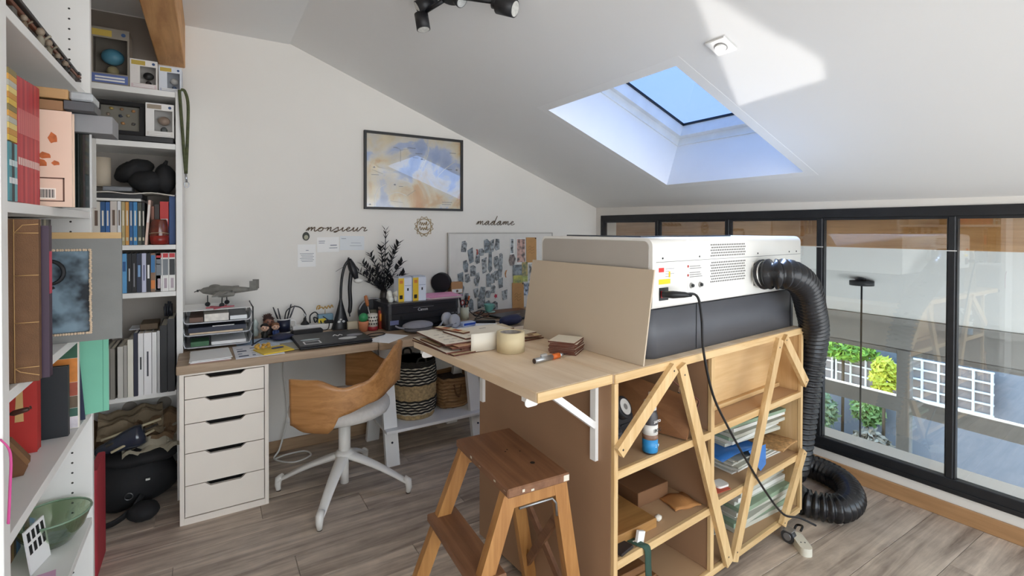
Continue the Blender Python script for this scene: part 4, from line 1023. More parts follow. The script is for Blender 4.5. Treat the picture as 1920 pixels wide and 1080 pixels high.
# riser box with things on it
ri = on('cable_box', M('eeece8', .5), 'low white cable box behind the power adapter', 'box', lambda q: q.box((-.125, -.045, 0), (.125, .045, .038), .003), .555, 3.235)
rl = thing('ring_lamp', 'black looped gooseneck desk light with small base on the cable box', 'lamp', T(.505, 3.235, DZ+.0385))
q = MB(); q.lathe([(.026, 0), (.024, .006), (.010, .022), (.008, .04), (0, .042)], 16); q.build('base', BLK, rl); q = MB(); q.tube(bez([(0, 0, .038), (.004, 0, .06), (-.02, 0, .10), (-.06, 0, .115), (-.10, 0, .095), (-.112, 0, .05), (-.108, 0, .012)], 8), .0036, 8); q.build('gooseneck', BLK, rl); q = MB(); q.tube([(.002, 0, .05), (-.004, 0, .066)], .006, 8); q.build('switch', M('d8d8d8', .4), rl)
on('headset_cable', BLK, 'tangled black cable loop on the cable box', 'cable', lambda q: q.tube(bez([(-.03, 0, .004), (-.03, .0, .05), (0, .01, .068), (.02, .01, .04), (.0, 0, .006), (-.01, -.01, .04), (.025, 0, .02), (.03, -.03, .004)], 7), .004, 6), .565, 3.232, DZ+.039)
tb = thing('tissue_box', 'blue and yellow box with gold script ornament by the lamp', 'box', T(.625, 3.245, DZ+.0385) @ RZ(3))
q = MB(); q.box((-.045, -.02, 0), (.045, .02, .052), .002); q.build('body', M('7fa3b8', .5, var=.12), tb); q = MB(); q.box((-.0455, -.0206, .002), (.0, -.0202, .028)); q.build('yellow_print', M('e8cf3a', .5), tb)
on('script_topper', M('b99146', .4, .3), 'gold script word on a stick above the blue box', 'ornament', lambda q: (q.tube([(0, 0, 0), (0, 0, .03)], .0015, 6), q.tube(bez([(-.05, 0, .03), (-.045, 0, .05), (-.03, 0, .052), (-.04, 0, .032), (-.02, 0, .044), (-.01, 0, .032), (0, 0, .046), (.01, 0, .032), (.02, 0, .05), (.03, 0, .034), (.04, 0, .052), (.048, 0, .036)], 5), .0035, 6)), .625, 3.245, DZ+.0912)
on('switch_box', DKP, 'small black inline switch lying on the cable box', 'switch', lambda q: (q.box((-.03, -.012, 0), (.03, .012, .018), .006), q.tube(bez([(.03, 0, .009), (.05, -.005, .01), (.07, -.01, .02)], 5), .0028, 6)), .640, 3.203, DZ+.0387)
# tall black desk lamp
dl = thing('desk_lamp', 'tall black curved desk lamp with flared base by the wall', 'lamp', T(.702, 3.165, DZ))
q = MB(); q.prism([(-.052, -.022), (.052, -.022), (.052, .022), (-.052, .022)], 0, .006)
def lbase(u, v):
    k = u; w = .050*(1-k)**1.15+.007; a = 2*pi*v; return (w*cos(a), (.024*(1-k)+.007)*sin(a), .006+.19*k)
q.sheet(lbase, 12, 16); q.build('base', M('1b1b1e', .4, var=.06), dl)
q = MB(); q.tube(bez([(0, 0, .19), (.002, 0, .26), (.010, 0, .335), (.026, 0, .395), (.048, -.002, .428)], 8), [.0085]*33, 10, flat=1.0); q.build('stem', M('1b1b1e', .4), dl)
def lhead(u, v):
    a = 2*pi*v; c = Vector((.050, -.004, .432)).lerp(Vector((.096, -.022, .300)), u); w = (.019+.017*sin(pi*min(1, u*1.1)))*(1-.1*u); n1 = Vector((.9, -.1, .35)).normalized(); n2 = Vector((.1, .95, .15)).normalized()
    return c+n1*w*cos(a)*.75+n2*w*sin(a)
q = MB(); q.sheet(lhead, 12, 14); q.tube([(.044, 0, .425), (.050, 0, .446)], .006, 8); q.build('head', M('1b1b1e', .4), dl)
q = MB(); q.ball((.100, -.030, .300), (.028, .026, .016), 16, 8); q.build('lens', M('dcdad4', .3), dl)
q = MB(); q.tube(bez([(.062, -.01, .36), (.052, -.012, .26), (.056, -.012, .16), (.05, -.012, .095)], 7), [.012, .0125]+[.0125]*18+[.009, .006], 10); q.build('hanging_arm', M('202023', .4), dl); q = MB(); q.tube([(.050, -.012, .095), (.053, -.012, .076)], .004, 6); q.build('tip', STEEL, dl)
q = MB(); q.tube([(.03, 0, .395), (-.03, .0, .36)], .0012, 5); q.build('chain', STEEL, dl)
q = MB()
for x, z, r in ((-.004, .064, .008), (-.012, .050, .012), (.010, .050, .012)): q.ball((x, -.0215, z), (r, .004, r*.8), 12, 8)
q.build('emblem', M('d5d5d3', .4), dl)
# pots and bottles left of the printer
op = on('orange_pot', M('d98a62', .6, var=.08), 'small orange pot with a green ball in it', 'pot', lambda q: (q.lathe([(.024, 0), (.030, .05), (.031, .062), (.027, .062), (.024, .006), (0, .006)], 20)), .808, 3.035)
gb = thing('green_ball', 'glossy green ball resting in the orange pot', 'ball', T(.806, 3.030, DZ+.084)); q = MB(); q.ball((0, 0, 0), (.028, .028, .028), 18, 12); q.build('body', M('2f8a52', .4), gb)
ph = thing('pencil_holder', 'white perforated pencil holder on a red foot', 'pencil holder', T(.866, 3.04, DZ)); q = MB(); q.lathe([(.031, 0), (.031, .022), (.029, .024)], 20); q.build('foot', M('a83038', .4), ph); q = MB(); q.lathe([(.029, .024), (.030, .10), (.027, .10), (.026, .03), (0, .03)], 20); q.build('body', M('e3ddd2', .5), ph)
q = MB()
for r_ in range(3):
    for k in range(12): a = radians(30*k+15*(r_ % 2)); q.cyl((.0290*cos(a), .0290*sin(a), .042+.02*r_), (.0308*cos(a), .0308*sin(a), .042+.02*r_), .005, n=8)
o = q.build('holes', M('3a332d', .7), ph); o['kind'] = 'stuff'
sb = thing('spice_jar', 'tall clear jar with orange and red label by the printer', 'jar', T(.925, 3.06, DZ)); q = MB(); q.lathe([(.020, 0), (.020, .115), (.019, .117)], 18); q.build('body', M('a8402f', .3, var=.25, scale=25), sb); q = MB(); q.lathe([(.021, .117), (.021, .135), (0, .137)], 18); q.build('lid', M('5c4a42', .4), sb); q = MB(); q.sheet(lambda u, v: (.0205*cos(-2.4+1.6*u), .0205*sin(-2.4+1.6*u), .05+.045*v), 8, 1, .0005); q.build('label', M('f0993a', .5), sb)
tr_ = thing('tape_reel', 'large black reel standing behind the pencil holder', 'reel', T(.905, 3.20, DZ+.088)); q = MB(); q.cyl((0, -.02, 0), (0, .02, 0), .086, n=32); q.build('disc', M('222226', .5), tr_); q = MB(); q.tube([(.088*cos(a/10), -.022, .088*sin(a/10)) for a in range(2, 30)], .006, 8); q.build('rim', M('9a9a9c', .35, .5), tr_)
on('olive_box', M('6a6450', .6), 'small olive box leaning on the black reel', 'box', lambda q: q.box((-.025, -.012, 0), (.025, .012, .11), .002), .90, 3.135)
sd = thing('screwdriver', 'screwdriver with orange wooden handle standing in the pencil holder', 'screwdriver', T(.862, 3.045, DZ+.031) @ RY(-12)); q = MB(); q.tube([(0, 0, 0), (0, 0, .12)], .0035, 8); q.build('shank', M('b3adaa', .3, .8), sd); q = MB(); q.lathe([(.006, .12), (.010, .13), (.012, .16), (.010, .185), (0, .19)], 12); q.build('handle', M('b06a3c', .4), sd)
on('beige_note_block', M('cbbfa6', .7), 'beige note block behind the orange pot', 'note block', lambda q: q.box((-.03, -.012, 0), (.03, .012, .055), .001), .755, 3.09)
on('white_sheet', PAPER, 'loose white sheet between laptop and wooden panels', 'papers', lambda q: q.box((-.105, -.075, 0), (.105, .075, .0012)), .872, 2.765, DZ, 40)
on('elastic_band', BLK, 'black elastic loop lying in front of the spice jar', 'band', lambda q: q.tube([(.055*cos(a*pi/12), .04*sin(a*pi/12), .003) for a in range(24)], .003, 6, closed=True), .842, 2.885, DZ, 20)
# printer
PRB = M('1e1f24', .35, var=.05, coat=.2)
pn = thing('printer', 'black multifunction printer on the oak desk by the wall', 'printer', T(.925, 2.945, DZ) @ RZ(3))
PWd, PDp = .50, .30
q = MB(); q.prism(rrect(PWd, PDp, .03, 5, PWd/2, PDp/2), .006, .10, smooth=False); q.box((.01, .01, 0), (PWd-.01, PDp-.01, .006)); q.build('body', PRB, pn)
q = MB(); q.prism(rrect(PWd+.006, PDp+.006, .032, 5, PWd/2, PDp/2), .101, .150); q.build('upper_body', M('23242a', .3, coat=.2), pn)
q = MB(); q.prism(rrect(PWd+.01, PDp+.008, .032, 5, PWd/2, PDp/2), .151, .166); q.build('scanner_lid', M('292a30', .3, coat=.3), pn)
q = MB(); q.box((.10, -.006, .018), (.40, -.0005, .030), .001); q.box((.12, -.05, .012), (.38, -.006, .018), .001); q.build('paper_tray', M('131317', .4), pn); q = MB(); q.box((.10, -.004, .055), (.40, -.0008, .062), .001); q.box((.085, -.004, .055), (.10, -.0008, .085), .001); q.build('slot', M('0e0e11', .4), pn)
q = MB(); q.box((.17, -.0045, .131), (.31, -.0034, .1335)); q.build('chrome_strip', M('9a9aa0', .3, .6), pn)
lettering('Canon', .026, M('e6e6e8', .4), pn, T(.235, -.0036, .117) @ RX(90), name='lettering')
q = MB(); q.box((.02, -.0015, .035), (.075, .0, .062)); q.build('sticker', M('6f7396', .5), pn)
for k in range(3):
    q = MB(); q.box((.41+.03*k, -.0015, .07), (.43+.03*k, .0, .078), .0005); q.build('button', M('6a6b72', .4), pn); q = MB(); q.cyl((.04+.02*k, .015, .1662), (.04+.02*k, .015, .168), .004, n=10); q.build('key', M('8b8c92', .4), pn)
PT = DZ+.1665
for k, (x, lab) in enumerate(((1.055, 'yellow and white bulb box nearer the plant on the printer'), (1.150, 'yellow and white bulb box nearer the pink folder on the printer'))):
    t = thing('bulb_box', lab, 'box', T(x, 3.03, PT) @ RZ(3), 'light bulb boxes on the printer')
    q = MB(); q.box((-.045, -.04, 0), (.045, .04, .15), .001); q.build('carton', M('dfe3ee', .45), t); q = MB(); q.box((-.0455, -.0406, .001), (-.008, -.0402, .149)); q.build('yellow_panel', M('ecc12f', .5), t)
    q = MB(); q.box((-.038, -.0412, .018), (-.018, -.0408, .042)); q.box((.012, -.0412, .068), (.022, -.0408, .085)); q.build('bulb_print', BLK, t); q = MB(); q.box((-.038, -.0412, .115), (-.016, -.0408, .135)); q.build('orange_badge', M('d9823a', .5), t); q = MB(); q.box((-.004, -.0409, .1), (.040, -.0403, .103)); q.build('print_line', M('9aa0b6', .6), t)
    q = MB(); q.box((-.043, -.036, .1502), (.040, .036, .158), .001); q.build('flap', M('b9bfcb', .4), t)
# dried black plant in a vase and white flower figure
vp = thing('dried_plant', 'black dried branches in a dark vase behind the printer', 'plant', T(1.005, 3.26, DZ))
q = MB(); q.lathe([(.03, 0), (.036, .10), (.026, .19), (.02, .215), (.016, .21), (.02, .19), (0, .01)], 18); q.build('vase', M('38332f', .4), vp)
rr = random.Random(11); leaf = MB(); leaf.add([(0, 0, 0), (.009, .003, .014), (0, 0, .036), (-.009, .003, .014)], [(0, 1, 2), (0, 2, 3)]); BLP = M('19181a', .7); lm_ = leaf.mesh('leaf', BLP); nleaf = 0
for (tx, ty, tz) in ((.005, -.02, .42), (-.03, -.03, .30), (.09, -.02, .33), (.055, -.04, .30), (-.10, -.03, .26), (-.15, -.04, .20), (-.17, -.02, .15), (-.07, -.05, .16), (.10, -.05, .20), (.12, -.03, .12), (-.12, -.05, .09)):
    p0 = Vector((0, 0, .19)); pts = bez([p0, p0+Vector((tx*.35, ty*.4, tz*.5)), p0+Vector((tx, ty, tz))], 6)
    q = MB(); q.tube(pts, .0026, 5); br_ = q.build('branch', BLP, vp)
    for k in range(3, len(pts)):
        for s_ in (-1, 1):
            if nleaf > 220: break
            o = bpy.data.objects.new('leaf', lm_); COL.objects.link(o); o.parent = br_; d_ = (pts[k]-pts[k-1]).normalized()
            o.matrix_local = Matrix.Translation(pts[k]) @ (d_+Vector((s_*rr.uniform(.5, 1.1), rr.uniform(-.5, .5), rr.uniform(-.1, .3)))).to_track_quat('Z', 'Y').to_matrix().to_4x4() @ Matrix.Scale(rr.uniform(1.0, 1.6), 4); nleaf += 1
on('white_flowers', M('e6e4da', .5, var=.05), 'bunch of white porcelain flowers on the printer corner', 'ornament', lambda q: [q.ball((.028*cos(k*2.1), .018*sin(k*1.3), .016+.012*(k % 4)), (.018, .016, .020), 10, 7, lump=.1, seed=k) for k in range(8)], .985, 3.03, PT)
# pink folder and papers on the printer
pk = thing('pink_folder', 'pink paper folder lying on top of the printer', 'folder', T(1.335, 3.09, PT) @ RZ(-4))
for k, (c, dx, dr, w) in enumerate((('d9a9bf', 0, 0, .12), ('e8e2d6', .006, 2, .115), ('e5e2da', -.004, -2, .118), ('e6a9c4', .01, 3, .115), ('ea9fc6', -.016, -9, .112))):
    q = MB(); q.box((-w, -.10, 0), (w, .10, .003)); q.build('sheet', M(c, .7), pk, T(dx, 0, .0033*k) @ RZ(dr) @ RY(-1.5*k*.3))
ckX = T(1.455, 3.19, PT)
on('round_disc', M('1b1c20', .5), 'black round disc leaning by the wall behind the pink folder', 'disc', lambda q: (q.cyl((0, 0, .075), (.03, .03, .08), .07, n=28), q.box((-.03, .0, 0), (.03, .03, .02))), 1.40, 3.235, PT, 0)
bb = thing('kraft_box', 'small brown cardboard box standing against the pinboard', 'box', T(1.513, 3.225, PT)); q = MB(); q.box((-.045, -.03, 0), (.045, .025, .078), .001); q.build('carton', M('b98a5e', .7), bb); q = MB(); q.box((-.04, -.031, .004), (.04, -.0305, .03)); q.build('white_band', PAPER, bb); q = MB(); q.cyl((0, -.0308, .016), (0, -.032, .016), .009, n=12); q.build('emblem', M('6a4a35', .6), bb)
# headphone case, headphones
hc = thing('headphone_case', 'grey fabric headphone case in front of the printer', 'case', T(1.085, 2.845, DZ) @ RZ(12))
FG = M('8e8c93', .85, var=.06, scale=40, bump=.4); q = MB(); q.ball((0, 0, .030), (.098, .072, .030), 24, 10); q.build('lower_shell', M('6d6b70', .85, bump=.4), hc); q = MB(); q.ball((0, 0, .040), (.100, .074, .026), 24, 10); q.build('upper_shell', FG, hc); q = MB(); q.tube([(.1005*cos(a*pi/16), .0745*sin(a*pi/16), .034) for a in range(32)], .002, 5, closed=True); q.build('zip', BLK, hc); q = MB(); q.tube(bez([(-.095, -.01, .035), (-.125, .01, .04), (-.14, .025, .05)], 5), .007, 8, flat=.5); q.build('loop', FG, hc)
hp_ = thing('headphones', 'grey over-ear headphones lying beside their case', 'headphones', T(1.285, 2.865, DZ) @ RZ(10))
HG = M('b4b4b8', .4); q = MB(); q.tube(bez([(-.10, -.03, .012), (-.05, .0, .022), (.0, .03, .045), (.04, .05, .055), (.065, .045, .05)], 7), .010, 10, flat=.6); q.build('headband', HG, hp_)
for x, y_, z in ((.02, .03, .050), (.035, -.035, .045)):
    q = MB(); q.lathe([(.0, -.018), (.033, -.016), (.043, -.004), (.043, .008), (.034, .016), (0, .018)], 22, T(x, y_, z) @ RX(78) @ RY(8)); q.build('ear_cup', HG, hp_)
q = MB(); q.tube(bez([(-.10, -.03, .012), (-.04, -.05, .02), (.035, -.05, .03)], 6), .009, 10, flat=.6); q.build('arm', M('7d7d82', .4), hp_)
# right part of the desk
pot = thing('pen_pot', 'cream pen pot holding scissors and pens beside the printer', 'pen pot', T(1.512, 3.075, DZ)); q = MB(); q.lathe([(.030, 0), (.032, .085), (.029, .085), (.027, .006), (0, .006)], 20); q.build('body', M('dfe0c9', .5), pot)
sc = thing('scissors', 'scissors with red and black loops standing in the pen pot', 'scissors', T(1.507, 3.062, DZ+.0065));
for s_, c in ((-1, '8a2f2a'), (1, '1d1d20')):
    q = MB(); q.tube([(s_*.016+.013*cos(a*pi/8), 0, .112+.016*sin(a*pi/8)) for a in range(16)], .0045, 6, closed=True); q.build('loop', M(c, .4), sc); q = MB(); q.tube([(s_*.010, 0, .096), (-s_*.002, 0, .01)], .003, 6); q.build('blade', M('b9b9bb', .3, .8), sc)
for k, (a, c, lab) in enumerate(((-10, '2c2c30', 'black marker standing upright in the cream pen pot'), (8, '1f2024', 'dark marker leaning right in the cream pen pot'), (16, 'd06a30', 'orange pen leaning right in the cream pen pot'))):
    on('marker', M(c, .4), lab, 'pen', lambda q, a=a: (q.cyl((0, 0, 0), (sin(radians(a))*.13, 0, .13), .0065, n=10), q.cyl((sin(radians(a))*.13, 0, .13), (sin(radians(a))*.15, 0, .15), .0075, .006, 10)), 1.512+.006*(k-1), 3.083+.006*k, DZ+.0065)
bs = on('brown_board', WOOD('8d5f47', '6f4834', 'x', .5, .8), 'thin brown board lying under the mint cup', 'board', lambda q: q.box((-.20, -.11, 0), (.20, .11, .006), .001), 1.885, 3.165, DZ, -2)
cu_ = thing('cup', 'mint green espresso cup on its saucer by the pinboard', 'cup', T(1.775, 3.20, DZ+.0065)); q = MB(); q.lathe([(.02, 0), (.046, .004), (.048, .008), (.02, .005), (0, .004)], 24); q.build('saucer', M('b7dcd2', .3), cu_); q = MB(); q.lathe([(.018, .0085), (.026, .014), (.036, .055), (.037, .062), (.034, .062), (.024, .016), (0, .012)], 24); q.build('bowl', M('7fc4b6', .3), cu_); q = MB(); q.tube(bez([(.034, .01, .052), (.054, .014, .048), (.05, .014, .028), (.028, .008, .022)], 6), .004, 8); q.build('handle', M('7fc4b6', .3), cu_)
l2 = thing('laptop', 'closed dark grey laptop half hidden behind the beige board', 'laptop', T(1.745, 2.83, DZ+.0002) @ RZ(12)); q = MB(); q.box((0, 0, .002), (.34, .235, .010), .003); q.build('base', M('1c1c1f', .4), l2); q = MB(); q.box((.0005, .0005, .0103), (.3395, .2345, .017), .003); q.build('lid', M('55565a', .4, .3), l2); q = MB(); q.tube(bez([(.16, .12, .0172), (.18, .125, .0172), (.2, .12, .0172)], 3), .002, 5); q.build('emblem', M('a9aaae', .3), l2)
on('glasses_case', M('22284c', .5, var=.1), 'navy and black glasses case beside the beige board', 'case', lambda q: q.tube([(-.075, 0, .03), (-.06, 0, .031), (0, 0, .034), (.06, 0, .034), (.09, 0, .03)], [.016, .028, .033, .033, .022], 12), 1.665, 2.725, DZ+.002, 10)
on('usb_hub', DKP, 'flat black multi-port hub with cable on the desk', 'hub', lambda q: (q.box((-.075, -.016, 0), (.075, .016, .018), .003), q.box((-.10, -.01, .004), (-.076, .01, .014)), q.tube(bez([(.075, 0, .01), (.10, -.02, .012), (.11, -.06, .006), (.13, -.1, .003)], 6), .003, 6)), 1.565, 2.885, DZ, -26)
on('cable_tangle', BLK, 'tangle of thin black cables behind the hub', 'cable', lambda q: q.tube(bez([(-.09, .08, .10), (-.06, .04, .05), (-.03, 0, .02), (.03, .03, .05), (.06, .06, .03), (0, .05, .004), (-.05, -.02, .004), (.02, -.03, .02), (.07, .0, .03), (.03, .05, .05), (-.04, .02, .03), (.05, -.04, .003), (.11, -.06, .003)], 7), .0028, 6), 1.615, 3.035)
tbx = thing('tissue_pack', 'white and blue tissue packet before the pen pot', 'packet', T(1.425, 2.855, DZ) @ RZ(8)); q = MB(); q.box((-.05, -.03, 0), (.05, .03, .028), .006); q.build('packet', M('c9d3ea', .4), tbx); q = MB(); q.box((-.046, -.0305, .010), (.046, -.0300, .024)); q.build('blue_print', M('2f55b8', .4), tbx)
on('white_cardboard', PAPER, 'two white folded cards stacked near the hub', 'card', lambda q: (q.box((-.075, -.05, 0), (.075, .05, .010), .001), q.box((-.07, -.045, .011), (.07, .05, .020), .001)), 1.50, 2.735, DZ, -28)
on('white_tray_paper', PAPER2, 'large white sheet under the headphones', 'papers', lambda q: q.box((-.15, -.10, 0), (.15, .10, .001)), 1.35, 2.765, DZ-.0003, 10)
# baskets on the trestle shelf
def stripes(r0, h, n=40):
    return [(r0*(1-.10*(2*(k/n)-1)**2)+(.004 if k % 2 else 0), h*k/n) for k in range(n+1)]
bk = thing('woven_basket', 'tall round woven basket with black and cream stripes on the trestle shelf', 'basket', T(1.10, 2.95, .208))
h_ = .345; prof = stripes(.135, h_); 
def band(i0, i1, mat, nm):
    q = MB(); q.lathe(prof[i0:i1+1], 40); o = q.build(nm, mat, bk)
NAT = M('b59a70', .9, var=.35, scale=70, bump=.8); NBL = M('28241f', .9, var=.2, scale=60, bump=.8); CRM = M('d8d0bd', .9, var=.15, scale=60, bump=.8)
def onlyring(i, mat, nm):
    q = MB(); q.tube([(prof[i][0]*cos(a*pi/20)+0, prof[i][0]*sin(a*pi/20), prof[i][1]+.003*sin(a*2.3+i)) for a in range(40)], .0062, 6, closed=True); q.build(nm, mat, bk)
band(0, 40, NAT, 'wall')
for i in range(4, 14): onlyring(i, NBL if i % 2 else CRM, 'coil')
for i in range(25, 37): onlyring(i, NBL if i % 2 else CRM, 'coil')
for i in range(37, 41): onlyring(i, NBL, 'coil')
q = MB(); q.lathe([(.118, h_), (.116, h_-.13), (0, h_-.135)], 32); q.build('lining', M('1a1816', .95), bk)
for s_ in (-1, 1):
    q = MB(); q.tube(bez([(-.03, s_*.12, h_-.01), (-.02, s_*.135, h_+.03), (.02, s_*.135, h_+.03), (.03, s_*.12, h_-.01)], 6), .006, 8); q.build('handle', NBL, bk)
b3 = thing('woven_basket', 'low oblong brown wicker basket with loop handles on the trestle shelf', 'basket', T(1.375, 3.01, .208) @ RZ(4))
q = MB(); pts0 = []
def bwall(u, v):
    pr2 = rrect(.235*(.9+.16*sin(pi*v*.8)), .235*(.9+.16*sin(pi*v*.8)), .07, 7); k = u*len(pr2); i = int(k) % len(pr2); j = (i+1) % len(pr2); f_ = k-int(k); return (pr2[i][0]*(1-f_)+pr2[j][0]*f_, pr2[i][1]*(1-f_)+pr2[j][1]*f_, .195*v+.004*sin(u*40))
q.sheet(bwall, 64, 12, .006); q.prism(rrect(.20, .20, .06, 6), .001, .006); q.build('wall', WOOD('b08a5e', '6b4a2c', 'x', .9, 1.6), b3)
for k in range(9):
    q = MB(); q.tube([bwall(u/40, .06+.11*k) for u in range(40)], .0075, 6, closed=True); q.build('cane', WOOD('b89266', '75532f', 'x', .85, 2.0), b3)
q = MB(); q.prism(rrect(.215, .215, .06, 6), .165, .168); q.build('contents', M('3a2a20', .95, var=.3, scale=40), b3)
for x in (-.02, .07):
    q = MB(); q.tube(bez([(x-.02, -.125, .16), (x-.01, -.135, .10), (x+.015, -.138, .08), (x+.03, -.13, .15)], 6), .006, 8, flat=.6); q.build('handle', WOOD('7a5530', '553a20', 'x', .85, 2.0), b3)
on('wood_slab', WOOD('7d5a3c', '553822', 'x', .6, 1), 'dark wooden slab at the end of the trestle shelf', 'board', lambda q: q.box((-.025, -.10, 0), (.012, .10, .03), .002), 1.52, 3.02, .2075)
# socket strip and white flex on the wall and floor
ss = thing('power_strip', 'white power strip fixed to the wall behind the chair', 'power strip', T(.445, WB-.001, .21)); q = MB(); q.box((-.04, -.04, -.03), (.10, -.0005, .03), .006); q.build('body', M('f2f1ee', .4), ss)
on('white_flex', M('ece9e2', .5), 'white cable hanging from the wall strip and looping on the floor', 'cable', lambda q: q.tube(bez([(.40, 3.28, .69), (.39, 3.28, .5), (.41, 3.275, .26), (.40, 3.25, .18), (.36, 3.22, .05), (.33, 3.20, .005), (.42, 3.10, .005), (.52, 3.14, .005), (.50, 3.22, .005), (.40, 3.22, .008), (.33, 3.19, .009)], 8), .005, 8), 0, 0, 0)
# ---------------------------------------------------------------- on the workbench flap (bench coordinates)
BZ = .9158
def bench(v, u, z=BZ, rz=0): return CB @ T(v, u, z) @ RZ(rz)
LCT = M('e9dfcb', .6, var=.04, scale=15); LCT2 = WOOD('e2cfa9', 'cdb488', 'x', .6, .6); LCS = M('5e3424', .7, var=.15, scale=40)
def panel(name, label, v, u, z, w, d, rz, top=LCT, t=.0055, prints=(), cat='wood panel', group=None):
    q = MB(); q.box((-w/2, -d/2, 0), (w/2, d/2, t)); q.mi[0] = 1; q.mi[2] = q.mi[3] = q.mi[4] = q.mi[5] = 1
    if not prints:
        o = q.build(name, [top, LCS], None, bench(v, u, z, rz)); return tag(o, label, cat, group)
    t_ = thing(name, label, cat, bench(v, u, z, rz), group); q.build('board', [top, LCS], t_)
    for (a, b2, c, d2, col) in prints:
        p = MB(); p.box((a, b2, t), (c, d2, t+.0005)); p.build('engraving', M(col, .7), t_)
    return t_
G1 = 'laser-cut wooden panels spread on the flap'
lz = BZ; e = .0058
panel('wood_panel', 'large cut panel, lowest at the outer end of the flap', -.225, .635, lz, .17, .31, 3, LCT2, group=G1)
panel('wood_panel', 'second large cut panel from the bottom at the outer end of the flap', -.232, .645, lz+e, .165, .30, -2, group=G1)
panel('wood_panel', 'cut panel sticking out towards the tape roll', -.175, .545, lz+2*e, .17, .09, 3, LCT2, group=G1)
panel('wood_panel', 'third large cut panel in the pile at the outer end of the flap', -.232, .66, lz+2*e, .15, .15, 1, LCT2, group=G1)
panel('wood_panel', 'reddish cut panel in the middle of the outer pile', -.20, .62, lz+3*e, .17, .25, -4, M('b98c68', .6, var=.1), group=G1)
panel('wood_panel', 'thin tan cut panel near the top of the outer pile', -.205, .60, lz+4*e, .16, .22, 4, M('c79a74', .6, var=.1), group=G1)
panel('wood_panel', 'white cut panel with rows of small engraved words topping the outer pile', -.225, .655, lz+5*e, .155, .27, -3, prints=[(-.05+.035*(k % 3), -.11+.045*(k//3), -.028+.035*(k % 3), -.106+.045*(k//3), '9a8f84') for k in range(12)], group=G1)
panel('wood_panel', 'pale cut panel lying askew over the outer pile', -.09, .635, lz+6*e, .25, .17, 2, prints=[(.02, .03, .05, .038, '9a8f84'), (-.09, -.05, -.06, -.045, '9a8f84')], group=G1)
panel('wood_panel', 'narrow engraved strip lying across the outer pile', -.185, .70, lz+7*e, .035, .17, 14, LCT2, prints=[(-.012, -.05, .012, -.01, 'a0522d'), (-.012, .02, .012, .05, 'a0522d')], group=G1)
panel('wood_panel', 'thick patterned panel in front of the beige board, topmost of its stack', .03, .735, lz+3*e, .17, .11, -6, LCT2, prints=[(-.06+.03*k, -.02, -.045+.03*k, .02, 'b8a27c') for k in range(4)], group=G1)
panel('wood_panel', 'patterned panel second in the stack in front of the beige board', .03, .735, lz+2*e, .175, .115, -5, LCT2, group=G1); panel('wood_panel', 'patterned panel third in the stack in front of the beige board', .032, .733, lz+e, .17, .11, -7, LCT2, group=G1); panel('wood_panel', 'bottom panel of the stack in front of the beige board', .03, .735, lz, .178, .118, -5, LCT2, group=G1)
panel('wood_panel', 'long white cut panel between tape roll and beige board', .085, .60, lz+2*e, .13, .075, 8, group=G1); panel('wood_panel', 'second long cut panel between tape roll and beige board', .075, .585, lz+e, .15, .08, 4, LCT2, group=G1); panel('wood_panel', 'lowest long cut panel between tape roll and beige board', .06, .565, lz, .17, .10, 2, LCT2, group=G1)
panel('wood_panel', 'small round-holed cut panel by the beige board', .09, .535, lz+2*e, .08, .045, -10, LCT2, prints=[(-.012, -.01, .012, .01, '6b4028')], group=G1)
panel('white_card', 'blank white card lying at the back of the flap', .02, .66, lz+4*e+.0005, .10, .05, 0, PAPER, .002, cat='card')
# tape roll
trl = thing('tape_roll', 'wide roll of cream masking tape with a loose end on the flap', 'tape', bench(-.09, .425))
q = MB(); q.lathe([(.052, 0), (.052, .072), (.044, .0725), (.040, .0725), (.040, 0)], 36); q.build('tape', M('dccba4', .6, var=.03), trl)
q = MB(); q.lathe([(.0399, .002), (.0399, .070), (.0375, .070), (.0375, .002), (.0399, .002)], 32); q.build('core', M('9a928c', .7, var=.25, scale=60), trl)
q = MB(); q.sheet(lambda u, v: (-.02-.105*u+.01*sin(u*5), .047-.006*u+.02*u*u, .002+.066*v), 8, 1, .0006); q.build('loose_end', M('e6dfd0', .6, var=.02), trl)
# block of small panels
for k in range(8):
    panel('small_panel', ['lowest small dark-edged panel of the square stack', 'second small panel from the bottom of the square stack', 'third small panel from the bottom of the square stack', 'fourth small panel from the bottom of the square stack', 'fourth small panel from the top of the square stack', 'third small panel from the top of the square stack', 'second small panel from the top of the square stack', 'topmost small cream panel of the square stack'][k], .082+rnd.uniform(-.003, .003), .305+rnd.uniform(-.003, .003), BZ+.0056*k, .115, .10, 30+rnd.uniform(-3, 3), LCT, .0054, group='small square panels stacked on the flap')
# craft knife, blade, dark steel strip
kn = thing('craft_knife', 'silver craft knife with orange grip lying on the flap', 'knife', CB @ T(-.10, .238, BZ+.0095) @ RZ(5))
q = MB(); q.cyl((-.03, 0, 0), (.055, 0, 0), .0088, n=16); q.build('body', M('b4b7ba', .3, .8), kn); q = MB(); q.cyl((.055, 0, 0), (.09, 0, 0), .0095, n=16); q.build('grip', M('d86a25', .5), kn); q = MB(); q.cyl((.09, 0, 0), (.108, 0, 0), .008, .005, 14); q.build('collar', M('c8cacc', .3, .8), kn)
q = MB(); q.box((.0, -.006, .008), (.03, .006, .017), .003); q.build('slider', M('c9cbcd', .3, .7), kn); q = MB(); q.prism([(.108, -.004), (.14, 0), (.108, .004)], -.0005, .0005); q.build('blade', STEEL, kn); q = MB(); q.cyl((-.0305, 0, 0), (-.03, 0, 0), .0086, n=14); q.build('end_cap', M('3a2a22', .5), kn)
